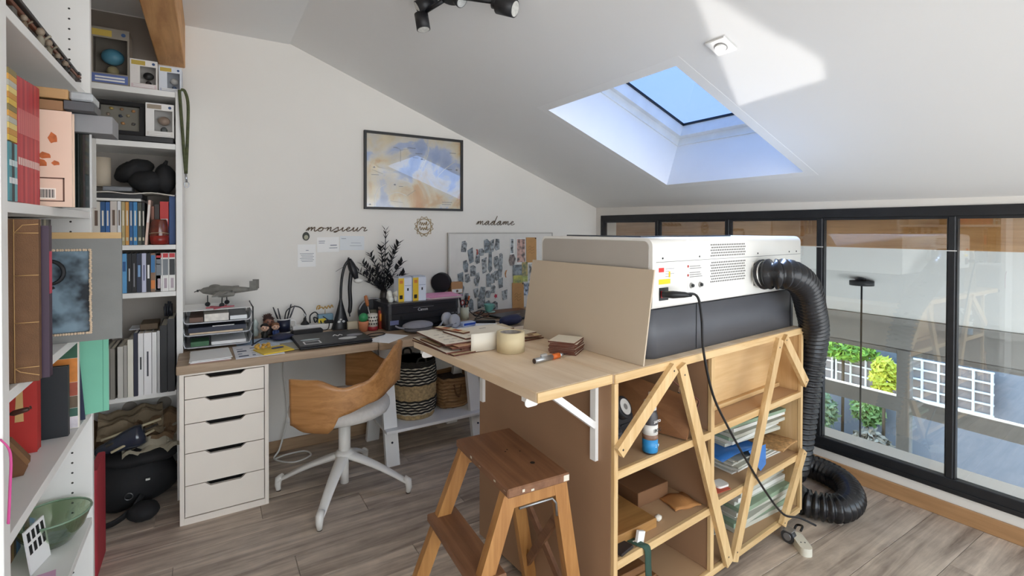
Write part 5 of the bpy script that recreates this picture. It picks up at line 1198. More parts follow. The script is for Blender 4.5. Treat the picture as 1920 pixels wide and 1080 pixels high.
# ---------------------------------------------------------------- inside the workbench
S1, S2, S0 = .6055, .3185, .0755
S1R, S2R = .6155, .3285
bt = thing('paint_bottle', 'dark spray bottle with white cap and blue label on the upper shelf', 'bottle', bench(.212, .027, S1))
q = MB(); q.lathe([(.024, 0), (.026, .006), (.026, .125), (.022, .140), (.020, .148)], 24); q.build('body', M('3f3b3d', .35), bt); q = MB(); q.lathe([(.021, .148), (.021, .176), (.012, .182), (.007, .186), (.006, .205), (0, .206)], 20); q.build('cap', M('eeedea', .4), bt)
q = MB(); q.lathe([(.0264, .006), (.0264, .05)], 24); q.build('blue_label', M('2f8cc8', .4, var=.15), bt); q = MB(); q.lathe([(.0265, .050), (.0265, .066)], 24); q.build('picture_band', M('8a6a58', .5, var=.3, scale=60), bt); q = MB(); q.lathe([(.0264, .066), (.0264, .10)], 24); q.build('white_label', M('e6e2dc', .5), bt)
lettering('1BOC', .016, BLK, bt, T(.004, -.0272, .082) @ RX(90)); lettering('SAITO', .013, M('f2f0ec', .5), bt, T(.004, -.0268, .112) @ RX(90)); lettering('2 9', .015, M('bfe2f2', .5), bt, T(.004, -.0272, .03) @ RX(90))
RL = M('26262a', .5); WD = M('e6e4e0', .4)
for (v, u, z, tl, lab) in ((.075, .12, .735, 55, 'black tape spool with white disc, lower one in the upper left bay'), (.135, .10, .748, 60, 'black tape spool with white disc behind the diagonal brace'), (.065, .17, .815, 12, 'black spool with white rim lying highest in the upper left bay')):
    t = thing('tape_spool', lab, 'spool', CB @ T(v, u, z) @ RX(tl) @ RY(10), 'spools in the upper left bay')
    q = MB(); q.lathe([(.034, 0), (.038, .004), (.038, .026), (.034, .030)], 24); q.build('reel', RL, t); q = MB(); q.cyl((0, 0, .0301), (0, 0, .0312), .027, n=24); q.build('white_disc', WD, t); q = MB(); q.cyl((0, 0, .0312), (0, 0, .0318), .010, n=14); q.build('print', M('8a8784', .6), t)
for k, (v, u, z, sx, sy, sz, c, lab) in enumerate(((.09, .14, .625, .05, .05, .018, '1f1f22', 'flat black tool case at the bottom of the upper left bay'), (.095, .13, .665, .045, .05, .02, '2b2b30', 'dark grey tool case stacked on the black one in the bay'), (.08, .17, .708, .05, .05, .02, '39312e', 'brownish pouch on top of the tool cases in the bay'), (.25, .26, .645, .05, .09, .038, '232327', 'black drill case deep in the upper left bay'))):
    o = one('tool_case', M(c, .5, var=.2), lab, 'case', lambda q: (q.box((-sx, -sy, -sz+.001), (sx, sy, sz-.001), .008), q.box((-sx*.5, -sy-.004, -.004), (sx*.5, -sy, .004), .001)), CB @ T(v, u, z))
def leaner(name, label, corners, t, mat, cat='board'):
    """flat board given by four corners in bench coordinates, thickness along its normal"""
    C = [Vector(c) for c in corners]; n = (C[1]-C[0]).cross(C[3]-C[0]).normalized()*t
    q = MB(); q.add(C+[c+n for c in C], [(0, 3, 2, 1), (4, 5, 6, 7), (0, 1, 5, 4), (1, 2, 6, 5), (2, 3, 7, 6), (3, 0, 4, 7)])
    o = q.build(name, mat, None, CB); return tag(o, label, cat)
leaner('plywood_offcut', 'reddish plywood board leaning out of the upper left bay', [(.392, .004, .608), (.30, .34, .608), (.36, .34, .80), (.455, .004, .738)], -.011, WOOD('9a6b45', '7a4f30', 'y', .5, .6))
leaner('plywood_offcut', 'thin brown board deep in the bay behind the plywood board', [(.46, .10, .607), (.40, .60, .607), (.44, .60, .87), (.50, .10, .86)], -.006, MDF)
leaner('mdf_offcut', 'dark brown board slanting in the back of the upper left bay', [(.06, .45, .607), (.34, .52, .607), (.34, .56, .87), (.06, .49, .87)], -.008, MDF)
one('glove', M('2b2a2c', .8, bump=.4), 'black and red work glove beside the plywood board', 'glove', lambda q: (q.ball((0, 0, .05), (.012, .05, .05), 14, 9, lump=.1), [q.ball((.002*k, -.05+.03*k, .10), (.009, .011, .035), 8, 6) for k in range(4)], q.ball((.0, -.05, .05), (.009, .03, .012), 8, 6)), CB @ T(.475, .15, S1+.001))
one('blue_clip', M('2f78b5', .5), 'small blue clamp tip by the second brace', 'clamp', lambda q: (q.box((-.012, -.014, 0), (.012, .014, .03), .005), q.box((-.006, -.006, .03), (.006, .006, .06), .003)), CB @ T(.505, .06, S1+.001))
one('brown_cable', M('6a3c2c', .6), 'thin brown cable looping over the divider', 'cable', lambda q: q.tube(bez([(.36, .10, .86), (.42, .09, .80), (.49, .06, .74), (.520, .04, .71), (.48, .05, .66), (.45, .08, .63), (.46, .12, .615)], 7), .0028, 6), CB)
# middle shelf, left
cbx = thing('cardboard_box', 'closed brown cardboard box on the middle shelf', 'box', bench(.40, .29, S2, -3)); q = MB(); q.box((-.085, -.14, 0), (.085, .14, .056), .002); q.build('carton', M('7a5537', .7, var=.05), cbx); q = MB(); q.box((-.084, -.004, .0562), (.084, .004, .0568)); q.build('flap_seam', M('4a321f', .8), cbx); q = MB(); q.prism([(-.01, .05), (.02, .05), (.02, .08), (-.01, .08)], .0562, .0566); q.build('print', M('5a3a22', .7), cbx)
one('kraft_bag', M('b07a45', .8, var=.1, bump=.5, scale=14), 'flat brown kraft paper bag before the cardboard box', 'bag', lambda q: q.sheet(lambda u, v: (-.06+.12*u, -.055+.10*v, .006+.012*sin(pi*u)*sin(pi*v)+.003*sin(9*u+4*v)), 10, 8, .005), bench(.475, .095, S2, -16))
dkm = one('dark_sheet', BLK, 'black sheet of plastic at the back of the middle shelf', 'sheet', lambda q: q.box((-.09, -.07, 0), (.09, .07, .002)), bench(.23, .45, S2))
one('plank_offcut', WOOD('b98a50', '8d6233', 'x', .5, .8), 'thick pale plank end on the middle shelf, carrying a tin', 'board', lambda q: q.box((-.09, -.03, 0), (.125, .30, .034), .003), bench(.145, .075, S2, -3))
tn = thing('tin', 'brown round tin with light rim standing on the plank', 'tin', bench(.092, .135, S2+.0345)); q = MB(); q.lathe([(.048, 0), (.050, .004), (.050, .085), (.051, .088)], 28); q.build('body', M('8f4f33', .45, var=.25, scale=50), tn); q = MB(); q.lathe([(.052, .088), (.053, .092), (.053, .100), (.050, .102), (.0, .098)], 28); q.build('lid', M('8a5a40', .5), tn); q = MB(); q.tube([(.0525*cos(a*pi/14), .0525*sin(a*pi/14), .092) for a in range(28)], .0022, 6, closed=True); q.build('rim', M('d9d2c8', .4, .3), tn)
one('cream_pebble', M('ddd5c6', .6), 'small white pebble-like cap beside the plank', 'pebble', lambda q: q.ball((0, 0, .011), (.016, .012, .011), 12, 8, lump=.08), bench(.305, .062, S2))
wc = thing('white_clip', 'white plastic clip on the edge of the middle shelf', 'clip', bench(.150, .022, S2)); q = MB(); q.box((-.02, -.012, 0), (.012, .012, .006), .001); q.build('base', WHITE, wc); q = MB(); q.prism([(-.015, 0), (.02, 0), (.028, .03), (-.005, .042)], -.005, .005, RX(90)); q.build('lever', WHITE, wc)
gst = thing('green_strap', 'dark green strap draped over the edge of the middle shelf', 'strap', CB); q = MB(); q.sheet(lambda u, v: [(lambda p: (p[0]+.03*v, p[1], p[2]))(bez([(.118, .055, S2+.004), (.125, .01, S2+.006), (.140, -.010, S2-.005), (.142, -.0125, S2-.06), (.146, -.013, S2-.115)], 4)[min(int(u*16), 16)])][0], 16, 1, .002); q.build('webbing', M('2f4a3e', .8), gst)
one('dark_pouch', M('2d2422', .7, bump=.3), 'dark brown leather pouch beside the green strap', 'pouch', lambda q: q.box((-.035, -.035, 0), (.035, .035, .010), .003), bench(.075, .042, S2, 8))
for k, (w, d_, c, lab) in enumerate(((.30, .22, 'a5764a', 'lowest wooden board stacked in the bottom left bay'), (.27, .22, '8f6038', 'middle wooden board stacked in the bottom left bay'), (.24, .20, 'b5854f', 'topmost wooden board stacked in the bottom left bay'), (.22, .2, '94673d', 'short brown board under the green strap in the bottom bay'))):
    one('stored_board', WOOD(c, '6a4526', 'x', .6, .8), lab, 'board', lambda q, w=w, d_=d_: q.box((0, 0, 0), (w, d_, .026), .002), bench(.03, .05+.012*k, S0+.0265*k, 2-2*k), 'boards in the bottom left bay')
one('log_slice', WOOD('a4713f', '6e4523', 'z', .7, 1.2), 'round log slice at the back of the bottom left bay', 'log', lambda q: q.cyl((0, 0, 0), (0, 0, .10), .07, .065, 18), bench(.42, .60, S0))
# right bay
def stack(n, v, u, z, w, d_, h, cols, name, labs, cat, rz0, group):
    for k in range(n):
        one(name, cols[k % len(cols)], labs % (COLN[k] if k < 8 else 'ninth'), cat, lambda q: q.box((-w/2+rnd.uniform(-.012, .012), -d_/2+rnd.uniform(-.015, .02), 0), (w/2+rnd.uniform(-.01, .01), d_/2, h), .0008), bench(v, u, z+(h+.0004)*k, rz0+rnd.uniform(-4, 4)), group)
ACR = M('d3d2c4', .25, var=.06, alpha=.9); ACG = M('9fb59a', .2, var=.08, alpha=.85); ACW = M('e2e0d8', .4, var=.04)
stack(8, 1.03, .30, S2R, .38, .46, .0065, [ACW, ACR], 'paper_sheets', '%s bundle of cream sheets from the bottom of the middle right bay', 'sheets', 0, 'sheets in the middle right bay')
one('cork_sheet', M('b58a58', .9, var=.4, scale=60, bump=.6), 'curved cork sheet sticking out over the sheets in the right bay', 'sheet', lambda q: q.sheet(lambda u, v: (-.10+.20*u, -.10+.2*v, .004+.014*(1-u)*(1-v)+.006*sin(3*u)), 10, 6, .006), bench(1.14, .09, S2R+.0565, 8))
one('blue_film', M('2f6fb8', .35, var=.15, scale=10), 'crumpled blue plastic film hanging over the sheets in the right bay', 'film', lambda q: (q.sheet(lambda u, v: (-.14+.30*u, -.10+.34*v, .010+.022*sin(4*u+2*v)*.5+.02*v), 14, 10, .0012), q.add([(.04, -.10, .012), (.17, -.10, .012), (.13, -.125, -.055), (.085, -.128, -.075), (.04, -.10, .0135), (.17, -.10, .0135)], [(0, 1, 2, 3), (3, 2, 5, 4)])), bench(.875, .155, S2R+.072, -4))
stack(7, 1.05, .30, S2R+.098, .40, .44, .0145, [ACR, ACW, ACG, ACR], 'acrylic_sheet', '%s clear acrylic sheet from the bottom of the upper pile in the right bay', 'sheet', -3, 'acrylic sheets in the middle right bay')
wbt = thing('glue_bottle', 'tall white glue bottle standing against the divider', 'bottle', bench(.640, .10, S2R+.003)); q = MB(); q.lathe([(.030, 0), (.032, .005), (.032, .11), (.024, .13), (.016, .138)], 22); q.build('body', M('e7e3d8', .4), wbt); q = MB(); q.lathe([(.014, .138), (.014, .150), (.005, .175), (0, .176)], 16); q.build('nozzle', M('3a2b25', .5), wbt)
one('red_mat', M('b04a33', .7), 'red square mat under the white glue bottle', 'mat', lambda q: q.box((-.06, -.07, 0), (.07, .06, .0025)), bench(.645, .095, S2R, -8))
one('square_dish', M('e6e3dc', .4), 'white square dish beside the glue bottle', 'lid', lambda q: q.prism(rrect(.06, .05, .012), 0, .008), bench(.695, .058, S2R+.003, -10))
stack(9, 1.055, .28, S0, .40, .46, .0175, [ACR, ACG, ACR, ACW], 'acrylic_sheet', '%s green-edged acrylic sheet from the bottom of the lowest right bay', 'sheet', -2, 'acrylic sheets in the lowest right bay')
one('acrylic_scrap', ACR, 'small clear acrylic scrap before the lowest right pile', 'sheet', lambda q: q.box((-.08, -.05, 0), (.08, .05, .003)), bench(.75, .17, S0, -20))
# plug end of the mains cable on the floor
pgo = thing('plug_block', 'cream multi-socket plug lying on the floor by the castor', 'plug', T(2.165, 1.135, .0) @ RZ(-128)); q = MB(); q.prism(rrect(.125, .048, .022, 6), .0, .034); q.build('body', M('e2dccb', .45), pgo)
q = MB()
for y_ in (-.008, .008): q.cyl((.015, y_, .0342), (.015, y_, .0348), .0032, n=8)
q.build('socket_hole', BLK, pgo); q = MB(); q.tube(bez([(-.06, 0, .017), (-.09, .01, .02), (-.11, .03, .035), (-.08, .04, .05), (-.05, .02, .045)], 6), .0048, 8); q.build('lead', BLK, pgo)
# ---------------------------------------------------------------- books and things in the bookcases
PG = M('e9e2d3', .8, var=.04, scale=60)
def book(label, lo, hi, c, spine='-y', group=None, cat='book', strip=None, X=None, name='book', strips=(), par_tilt=None):
    """cover of two boards and a spine around a block of pages; spine '-y' faces the room for the back case, '+x' for the left case"""
    lo = Vector(lo); hi = Vector(hi); t = thing(name, label, cat, T(*lo) @ (par_tilt or Matrix()), group); w = hi-lo
    cov = MB(); pg = MB(); b = .0016
    if spine == '-y':
        cov.box((0, 0, 0), (w.x, b, w.z)); cov.box((0, b, 0), (b, w.y, w.z)); cov.box((w.x-b, b, 0), (w.x, w.y, w.z)); pg.box((b+.0002, b+.0002, .002), (w.x-b-.0002, w.y-.003, w.z-.003))
    elif spine == '+x':
        cov.box((w.x-b, 0, 0), (w.x, w.y, w.z)); cov.box((0, 0, 0), (w.x-b, b, w.z)); cov.box((0, w.y-b, 0), (w.x-b, w.y, w.z)); pg.box((.003, b+.0002, .002), (w.x-b-.0002, w.y-b-.0002, w.z-.003))
    elif spine == 'flat':   # lying, spine to -y
        cov.box((0, 0, 0), (w.x, b, w.z)); cov.box((0, b, 0), (w.x, w.y, b)); cov.box((0, b, w.z-b), (w.x, w.y, w.z)); pg.box((.002, b+.0002, b+.0002), (w.x-.002, w.y-.003, w.z-b-.0002))
    cov.build('cover', M(c, .5, var=.05), t); pg.build('pages', PG, t)
    for (z0, z1, cc, ins) in strips:
        q = MB()
        if spine == '-y': q.box((w.x*ins, -.0006, z0*w.z), (w.x*(1-ins), -.0001, z1*w.z))
        elif spine == '+x': q.box((w.x+.0001, w.y*ins, z0*w.z), (w.x+.0006, w.y*(1-ins), z1*w.z))
        else: q.box((w.x*z0, -.0006, w.z*ins), (w.x*z1, -.0001, w.z*(1-ins)))
        q.build('title_strip', M(cc, .5), t)
    return t
Y0 = 2.985
# film cases, third shelf of the back bookcase
xs = [-.470, -.440, -.410, -.380, -.351, -.331, -.313, -.294, -.274, -.256, -.239, -.220, -.198, -.172, -.1455, -.1355]
spec = [('2f3340', 'dark film case hidden furthest behind the grey portfolio', .19), ('4a5a70', 'blue-grey film case second behind the grey portfolio', .19), ('25282e', 'charcoal film case third behind the grey portfolio', .19), ('38414d', 'slate film case just behind the edge of the grey portfolio', .19), ('5d9fd0', 'sky blue film case at the visible end of the film row', .19), ('17181b', 'black film case right of the sky blue one', .19), ('1d1d20', 'second black film case with white title in the film row', .19), ('2a3348', 'dark navy film case with pale blue title', .19), ('c3c6dc', 'lavender white film case in the middle of the film row', .19), ('151518', 'black film case with large white vertical title', .19), ('8a6a52', 'blue and orange film case beside the large titled one', .19), ('e3e2dd', 'white film case with black edges in the film row', .19)]
for k, (c, lab, h) in enumerate(spec):
    st_ = {5: [(.30, .62, 'd8d8d8', .38)], 6: [(.15, .75, '9a9aa0', .4)], 7: [(.4, .7, '7fa6d0', .25)], 8: [(.3, .7, '5a5f86', .35)], 9: [(.35, .70, 'f2f2f2', .25)], 10: [(.5, .95, '3a7ab0', .05), (.08, .3, 'd9803a', .05)], 11: [(.0, .04, '1a1a1a', 0), (.94, 1, '1a1a1a', 0), (.70, .72, '3a3a3a', .1)], 4: [(.55, .8, '2b5f96', .2)]}.get(k, [(.4, .6, '8f949c', .35)])
    book(lab, (xs[k], Y0, 1.0545), (xs[k+1]-.0012, Y0+.135, 1.0545+h), c, '-y', 'film cases in a row', 'film case', strips=st_, name='film_case')
for k, (a, b2, lab) in enumerate(((-.219, -.1935, 'white comic volume with red top, first of three at the end of the film row'), (-.1925, -.167, 'white comic volume with red top, middle one at the end of the film row'), (-.166, -.139, 'white comic volume with red top and dark picture, against the side panel'))):
    book(lab, (a, Y0, 1.0545), (b2, Y0+.12, 1.0545+.19), 'eceae6', '-y', 'red and white comic volumes', 'comic', strips=[(.88, .99, 'c8333a', .08), (.42, .84, '7d8288' if k != 2 else '2f3033', .08), (.08, .34, 'b8a9b2', .28)], name='comic_volume')
# novels on the shelf above
nv = [(-.459, .030, 'd8d2c8', 'cream thick novel behind the grey portfolio edge', .205), (-.460+.031, .018, '2f5a8a', 'blue novel beside the thick cream novel', .205), (-.410, .016, '3a6aa8', 'second blue novel in the upper row', .205), (-.393, .026, 'd9cfc6', 'wide pale novel with brown title', .21), (-.366, .014, 'e8e8ea', 'white novel with dark blue band', .21), (-.351, .014, 'b7a676', 'sand and green novel in the upper row', .208), (-.336, .014, 'd59a4e', 'orange yellow novel in the upper row', .208), (-.321, .014, '2d6296', 'deep blue novel with light title', .208), (-.306, .016, '3c86bd', 'bright blue novel with pale title', .208), (-.289, .016, '4d5045', 'dark olive novel with rings on its spine', .206), (-.272, .011, '2a2c2a', 'thin black novel beside the olive one', .206)]
for x, w, c, lab, h in nv:
    book(lab, (x, Y0, 1.2855), (x+w-.001, Y0+.13, 1.2855+h), c, '-y', 'novels in the upper row', 'book', strips=[(.45, .8, 'e6e0d2' if sum(hx(c)[:3]) < 1.2 else '6a5648', .3), (.1, .18, 'cfc7a8' if sum(hx(c)[:3]) < 1.2 else '44516a', .2)])
book('pale pink book leaning to the right between the novels and the red pot', (-.262, Y0-.004, 1.2855), (-.252, Y0+.12, 1.505), 'e3c4b4', '-y', None, strips=[(.5, .9, 'f4f0ea', .1)], par_tilt=RY(4))
for x, w, c, lab, h in ((-.238, .012, '8a5a48', 'brown book beside the leaning pink one', .19), (-.225, .020, '3a302c', 'dark brown book behind the red pot', .20), (-.203, .036, 'c8322f', 'red and white thick book behind the red pot', .215), (-.165, .026, '2c4f86', 'tall blue book against the side panel', .25)):
    book(lab, (x, Y0+.03, 1.2855), (x+w-.001, Y0+.15, 1.2855+h), c, '-y', None, strips=[(.25, .6, 'e6e2da', .1)] if c == 'c8322f' else [])
mk = thing('ceramic_pot', 'shiny brown and red ceramic pot before the upper book row', 'pot', T(-.205, Y0-.012+.0, 1.2855) @ Matrix.Scale(1, 4)); 
q = MB(); q.lathe([(.030, 0), (.034, .01), (.040, .05), (.038, .085), (.033, .115), (.030, .125), (.026, .125), (.03, .08), (0, .012)], 24, T(0, .03, 0)); q.build('body', M('6a2f22', .15, var=.35, scale=30, coat=.5), mk)
q = MB(); q.lathe([(.0352, .003), (.0410, .045)], 24, T(0, .03, 0)); q.build('red_foot', M('8f2b24', .3, var=.3, scale=50), mk); q = MB(); q.tube([(.0415*cos(a*pi/12), .03+.0415*sin(a*pi/12), .052-.008*sin(a*pi/12+pi)*-1) for a in range(24)], .0018, 5, closed=True); q.build('band', M('c9b79a', .3, .4), mk)
# lying things above the novels
Z1 = 1.2855+.2115
one('white_folder', M('e6e4df', .6), 'white folder lying on top of the novels', 'folder', lambda q: q.box((-.455, Y0-.012, Z1), (-.275, Y0+.20, Z1+.012), .001))
one('black_folder', M('26262a', .5), 'black folder lying on the white folder above the novels', 'folder', lambda q: q.box((-.46, Y0-.005, Z1+.0125), (-.27, Y0+.22, Z1+.036), .002))
one('paper_bundle', M('d4cec4', .8, var=.1), 'bundle of loose papers on the black folder, reaching over the books', 'papers', lambda q: q.sheet(lambda u, v: (-.45+.31*u, Y0-.03+.22*v, Z1+.038+.035*u*(1-u)*.3+.004*sin(11*u)), 14, 4, .004))
one('silver_box', M('7e8084', .4, .3), 'flat grey box on the papers above the novels', 'box', lambda q: q.box((-.42, Y0-.01, Z1+.046), (-.31, Y0+.12, Z1+.068), .003))
one('paper_roll', M('c9bba6', .7), 'rolled beige paper standing at the left of the black bags', 'roll', lambda q: q.lathe([(.032, 0), (.032, .14), (.028, .14), (.028, 0)], 20, T(-.43, Y0+.07, Z1+.069)))
BAG = M('19191b', .8, var=.2, scale=12, bump=.4)
one('black_bag', BAG, 'black pouch heaped highest in the bookcase above the novels', 'bag', lambda q: q.ball((0, 0, 0), (.085, .07, .05), 18, 12, lump=.10, seed=2), T(-.31, Y0+.09, Z1+.155) @ RY(-28))
one('black_bag', BAG, 'round black pouch between the two others above the novels', 'bag', lambda q: q.ball((0, 0, 0), (.075, .07, .055), 18, 12, lump=.07, seed=5), T(-.255, Y0+.055, Z1+.10))
one('black_bag', BAG, 'black pouch against the side panel above the novels', 'bag', lambda q: (q.ball((0, 0, 0), (.048, .07, .075), 18, 12, lump=.06, seed=8), q.cyl((-.0, 0, .07), (.01, 0, .095), .012, .006, 8)), T(-.186, Y0+.07, Z1+.118))
# shelf with frame and boxed toy
Z2 = 1.7855
one('black_console', M('1b1b1d', .4), 'flat black case lying along the shelf under the shadow frame', 'case', lambda q: (q.box((-.455, Y0-.015, Z2), (-.142, Y0+.2, Z2+.030), .004), q.box((-.30, Y0-.0155, Z2+.010), (-.27, Y0-.0148, Z2+.016))))
sf = thing('shadow_frame', 'black shadow frame with pinned minerals leaning in the bookcase', 'frame', T(-.452, Y0+.005, Z2+.031) @ RX(-9)); FWd, FHt = .19, .165
q = MB(); q.box((0, 0, 0), (FWd, .028, .020), .001); q.box((0, 0, FHt-.02), (FWd, .028, FHt), .001); q.box((0, 0, .02), (.020, .028, FHt-.02), .001); q.box((FWd-.02, 0, .02), (FWd, .028, FHt-.02), .001); q.build('frame', BLK, sf); q = MB(); q.box((.02, .02, .02), (FWd-.02, .026, FHt-.02)); q.build('backing', M('7a766c', .8), sf)
for k, (x, z, c) in enumerate(((.06, .13, 'a08a4a'), (.10, .13, '8a6a4a'), (.145, .125, 'a9784a'), (.05, .10, '8a7a6a'), (.095, .095, '3a3f4c'), (.125, .10, '9a8a6a'), (.075, .06, 'c09a5a'), (.105, .06, 'b88a5a'), (.145, .06, '4a4644'))):
    q = MB(); q.ball((x, .016, z), (.008, .006, .007), 8, 6, lump=.2, seed=k); q.build('mineral', M(c, .4), sf)
def toy_box(label, lo, hi, c, win, figc, figc2, par=None, text=None, rz=0, band_c=None):
    t = thing('toy_box', label, 'box', T(*lo) @ RZ(rz)); w = Vector(hi)-Vector(lo); x0, z0, x1, z1 = [win[0]*w.x, win[1]*w.z, win[2]*w.x, win[3]*w.z]; d = .0015
    q = MB(); q.box((0, 0, 0), (w.x, d, z0)); q.box((0, 0, z1), (w.x, d, w.z)); q.box((0, 0, z0), (x0, d, z1)); q.box((x1, 0, z0), (w.x, d, z1)); q.box((0, d, 0), (d, w.y, w.z)); q.box((w.x-d, d, 0), (w.x, w.y, w.z)); q.box((d, d, 0), (w.x-d, w.y, d)); q.box((d, d, w.z-d), (w.x-d, w.y, w.z)); q.box((d, w.y-d, d), (w.x-d, w.y, w.z-d)); q.build('carton', M(c, .5), t)
    q = MB(); q.box((x0, .0004, z0), (x1, .0008, z1)); q.build('window', GLASS('box_film', 'f4f4f4', mixv=.02), t)
    q = MB(); r = min(x1-x0, z1-z0)*.36; cxx = (x0+x1)/2; q.ball((cxx, w.y*.5, z0+r*.55), (r*.55, r*.5, r*.6)); q.build('figure_body', M(figc2, .4), t); q = MB(); q.ball((cxx, w.y*.5, z0+(z1-z0)*.58), (r, r*.8, r*.85)); q.build('figure_head', M(figc, .35), t)
    if band_c:
        q = MB(); q.box((.04*w.x, -.0006, .03*w.z), (.96*w.x, -.0001, z0-.02*w.z)); q.build('name_band', M(band_c, .5), t)
        for k in range(2):
            q = MB(); q.box((.12*w.x, -.0009, (.06+.05*k)*w.z), (.88*w.x, -.0006, (.09+.05*k)*w.z)); q.build('print_line', M('e8e6e2', .5), t)
    q = MB(); q.box((.05*w.x, -.0006, z1+.03*w.z), (.55*w.x, -.0001, w.z*.96)); q.build('title_patch', M('c3a64a' if band_c != 'd9d3cc' else '9a8c7a', .5), t); q = MB(); q.cyl((.85*w.x, -.0001, (z1+w.z)/2), (.85*w.x, -.0007, (z1+w.z)/2), .06*w.x, n=14); q.build('badge', M('35507a', .5), t); return t
toy_box('white windowed toy box with a grey figure beside the shadow frame', (-.256, Y0+.0, Z2+.031), (-.142, Y0+.09, Z2+.195), 'e9e6e2', (.30, .17, .94, .80), 'b39a88', '5a6060', band_c='d9d3cc')
# top of the back bookcase
Z3 = 2.0445
toy_box('big boxed pale blue toy figure on top of the bookcase', (-.463, Y0, Z3), (-.318, Y0+.13, Z3+.265), '8c8377', (.08, .20, .95, .82), '5f9fb8', 'b5a77c', band_c='5d6fa8')
toy_box('boxed black figure with red top edge in the middle of the bookcase top', (-.316, Y0-.0, Z3), (-.208, Y0+.09, Z3+.140), 'e4ded8', (.36, .18, .94, .78), '2a2a2c', '3a3436', band_c='d8c3c3', rz=2)
toy_box('small boxed white figure at the end of the bookcase top', (-.203, Y0+.01, Z3), (-.110, Y0+.09, Z3+.125), 'd9dde4', (.36, .16, .92, .78), 'e3e0da', '4a6a9a', band_c='b8bccb', rz=-2)
# lanyards hung on the side of the bookcase
ly = thing('lanyard', 'dark green lanyard with metal clip hanging on the bookcase side', 'lanyard', T(0, 0, 0))
q = MB(); q.tube(bez([(-.118, 2.958, 2.055), (-.112, 2.955, 1.95), (-.103, 2.955, 1.80), (-.093, 2.955, 1.64)], 6), .008, 6, flat=.25, up=(0, 1, 0)); q.tube(bez([(-.112, 2.962, 2.057), (-.095, 2.962, 2.05), (-.082, 2.960, 1.98), (-.086, 2.958, 1.80), (-.092, 2.957, 1.64)], 6), .008, 6, flat=.25, up=(0, 1, 0)); q.tube([(-.118, 2.958, 2.052), (-.118, 2.99, 2.0465), (-.112, 2.962, 2.055)], .004, 6); q.build('strap', M('4a4f2f', .7, var=.3, scale=60), ly)
q = MB(); q.tube([(-.093, 2.956, 1.64), (-.090, 2.956, 1.60)], .005, 8); q.tube([(-.090+.010*cos(a*pi/6), 2.956, 1.585+.014*sin(a*pi/6)) for a in range(12)], .0028, 6, closed=True); q.build('clip', M('b9bcc2', .25, .8), ly)
# folders standing at the lowest shelf
Z5 = .5605
fo = [(-.440, .028, '6a645c', 'grey-brown folder hidden behind the mint album', .26), (-.411, .018, '9a958c', 'grey folder just left of the pale folders', .24), (-.392, .018, '8a857c', 'second grey folder beside the mint album', .24), (-.365, .022, 'c9c5bd', 'pale grey short folder, first of the clearly seen ones', .245), (-.342, .014, 'a8a49c', 'thin grey folder beside the pale grey one', .25), (-.327, .022, 'e6e2d3', 'cream ring folder taller than the grey ones', .275), (-.304, .016, '23263a', 'navy folder between cream and white binders', .305), (-.287, .021, 'eeeceb', 'white binder with short dark title', .30), (-.265, .031, 'f0efee', 'wide white binder with handwritten title', .30), (-.233, .019, 'e9e8e5', 'narrow white binder right of the wide one', .30), (-.213, .012, 'b5b4b2', 'thin grey plastic folder beside the white binders', .305), (-.200, .028, '1a1a1c', 'black binder right of the white ones', .33), (-.171, .030, '202023', 'black binder against the side panel', .36)]
for x, w, c, lab, h in fo:
    stp = [(.42, .62, '2a2a2e', .35)] if 'short dark' in lab else ([(.30, .70, '4a4a52', .38)] if 'handwritten' in lab else [])
    book(lab, (x, Y0-.035, Z5), (x+w-.001, Y0+.19, Z5+h), c, '-y', 'folders on the lowest shelf', 'folder', strips=stp, name='ring_binder')
one('wooden_box_files', WOOD('6d5c48', '4d3f30', 'y', .7, .8), 'brown file box lying on the folders', 'box', lambda q: q.box((-.285, Y0+.02, Z5+.3055), (-.212, Y0+.17, Z5+.335), .002))
one('sheet_stack', M('dfe2ea', .7), 'bluish sheet lying across the folder tops', 'papers', lambda q: q.box((-.33, Y0+.05, Z5+.3057), (-.287, Y0+.17, Z5+.309)))
on('pen_bundle', M('22242c', .5), 'bundle of dark pens standing behind the black binder', 'pens', lambda q: [q.cyl((.009*(k % 4), .01*(k//4), 0), (.009*(k % 4)+.004*(k % 3-1), .01*(k//4), .05+.012*(k % 3)), .0042, n=6) for k in range(8)], -.185, Y0+.06, Z5+.3605)
# below the lowest shelf: papers, bag, bottle
CRK = [M('8b7a62', .9, var=.15, scale=12, bump=.5), M('7a6248', .9, var=.2, scale=12, bump=.5), M('a39a86', .9, var=.1, scale=12, bump=.4), M('6a5138', .9, var=.2, scale=10, bump=.5), M('95886f', .9, var=.15, scale=12, bump=.5)]
for k, (x, y_, z, w, d_, rz, lab) in enumerate(((-.33, 3.10, .385, .26, .2, 5, 'crumpled kraft paper at the top of the heap under the bookcase'), (-.22, 3.08, .36, .18, .22, -12, 'crumpled brown paper beside the drawer unit in the heap'), (-.24, 3.02, .315, .24, .2, 8, 'grey-beige paper sheet draped at the front of the heap'), (-.40, 3.10, .34, .2, .2, -5, 'dark brown paper at the bookcase side of the heap'), (-.22, 3.05, .29, .22, .2, 16, 'torn beige sheet lowest in the paper heap'))):
    rr = random.Random(k); a, b2, c_ = rr.uniform(4, 8), rr.uniform(4, 9), rr.uniform(0, 6)
    one('crumpled_paper', CRK[k], lab, 'paper', lambda q: q.sheet(lambda u, v: (-w/2+w*u, -d_/2+d_*v, .022*sin(a*u+c_)*cos(b2*v)+.008*sin(17*u+3*v)+.006*sin(23*v-u)-.05*(1-v)**2), 18, 14, .0012, smooth=False), T(x, y_, z+.03) @ RZ(rz) @ RX(12))
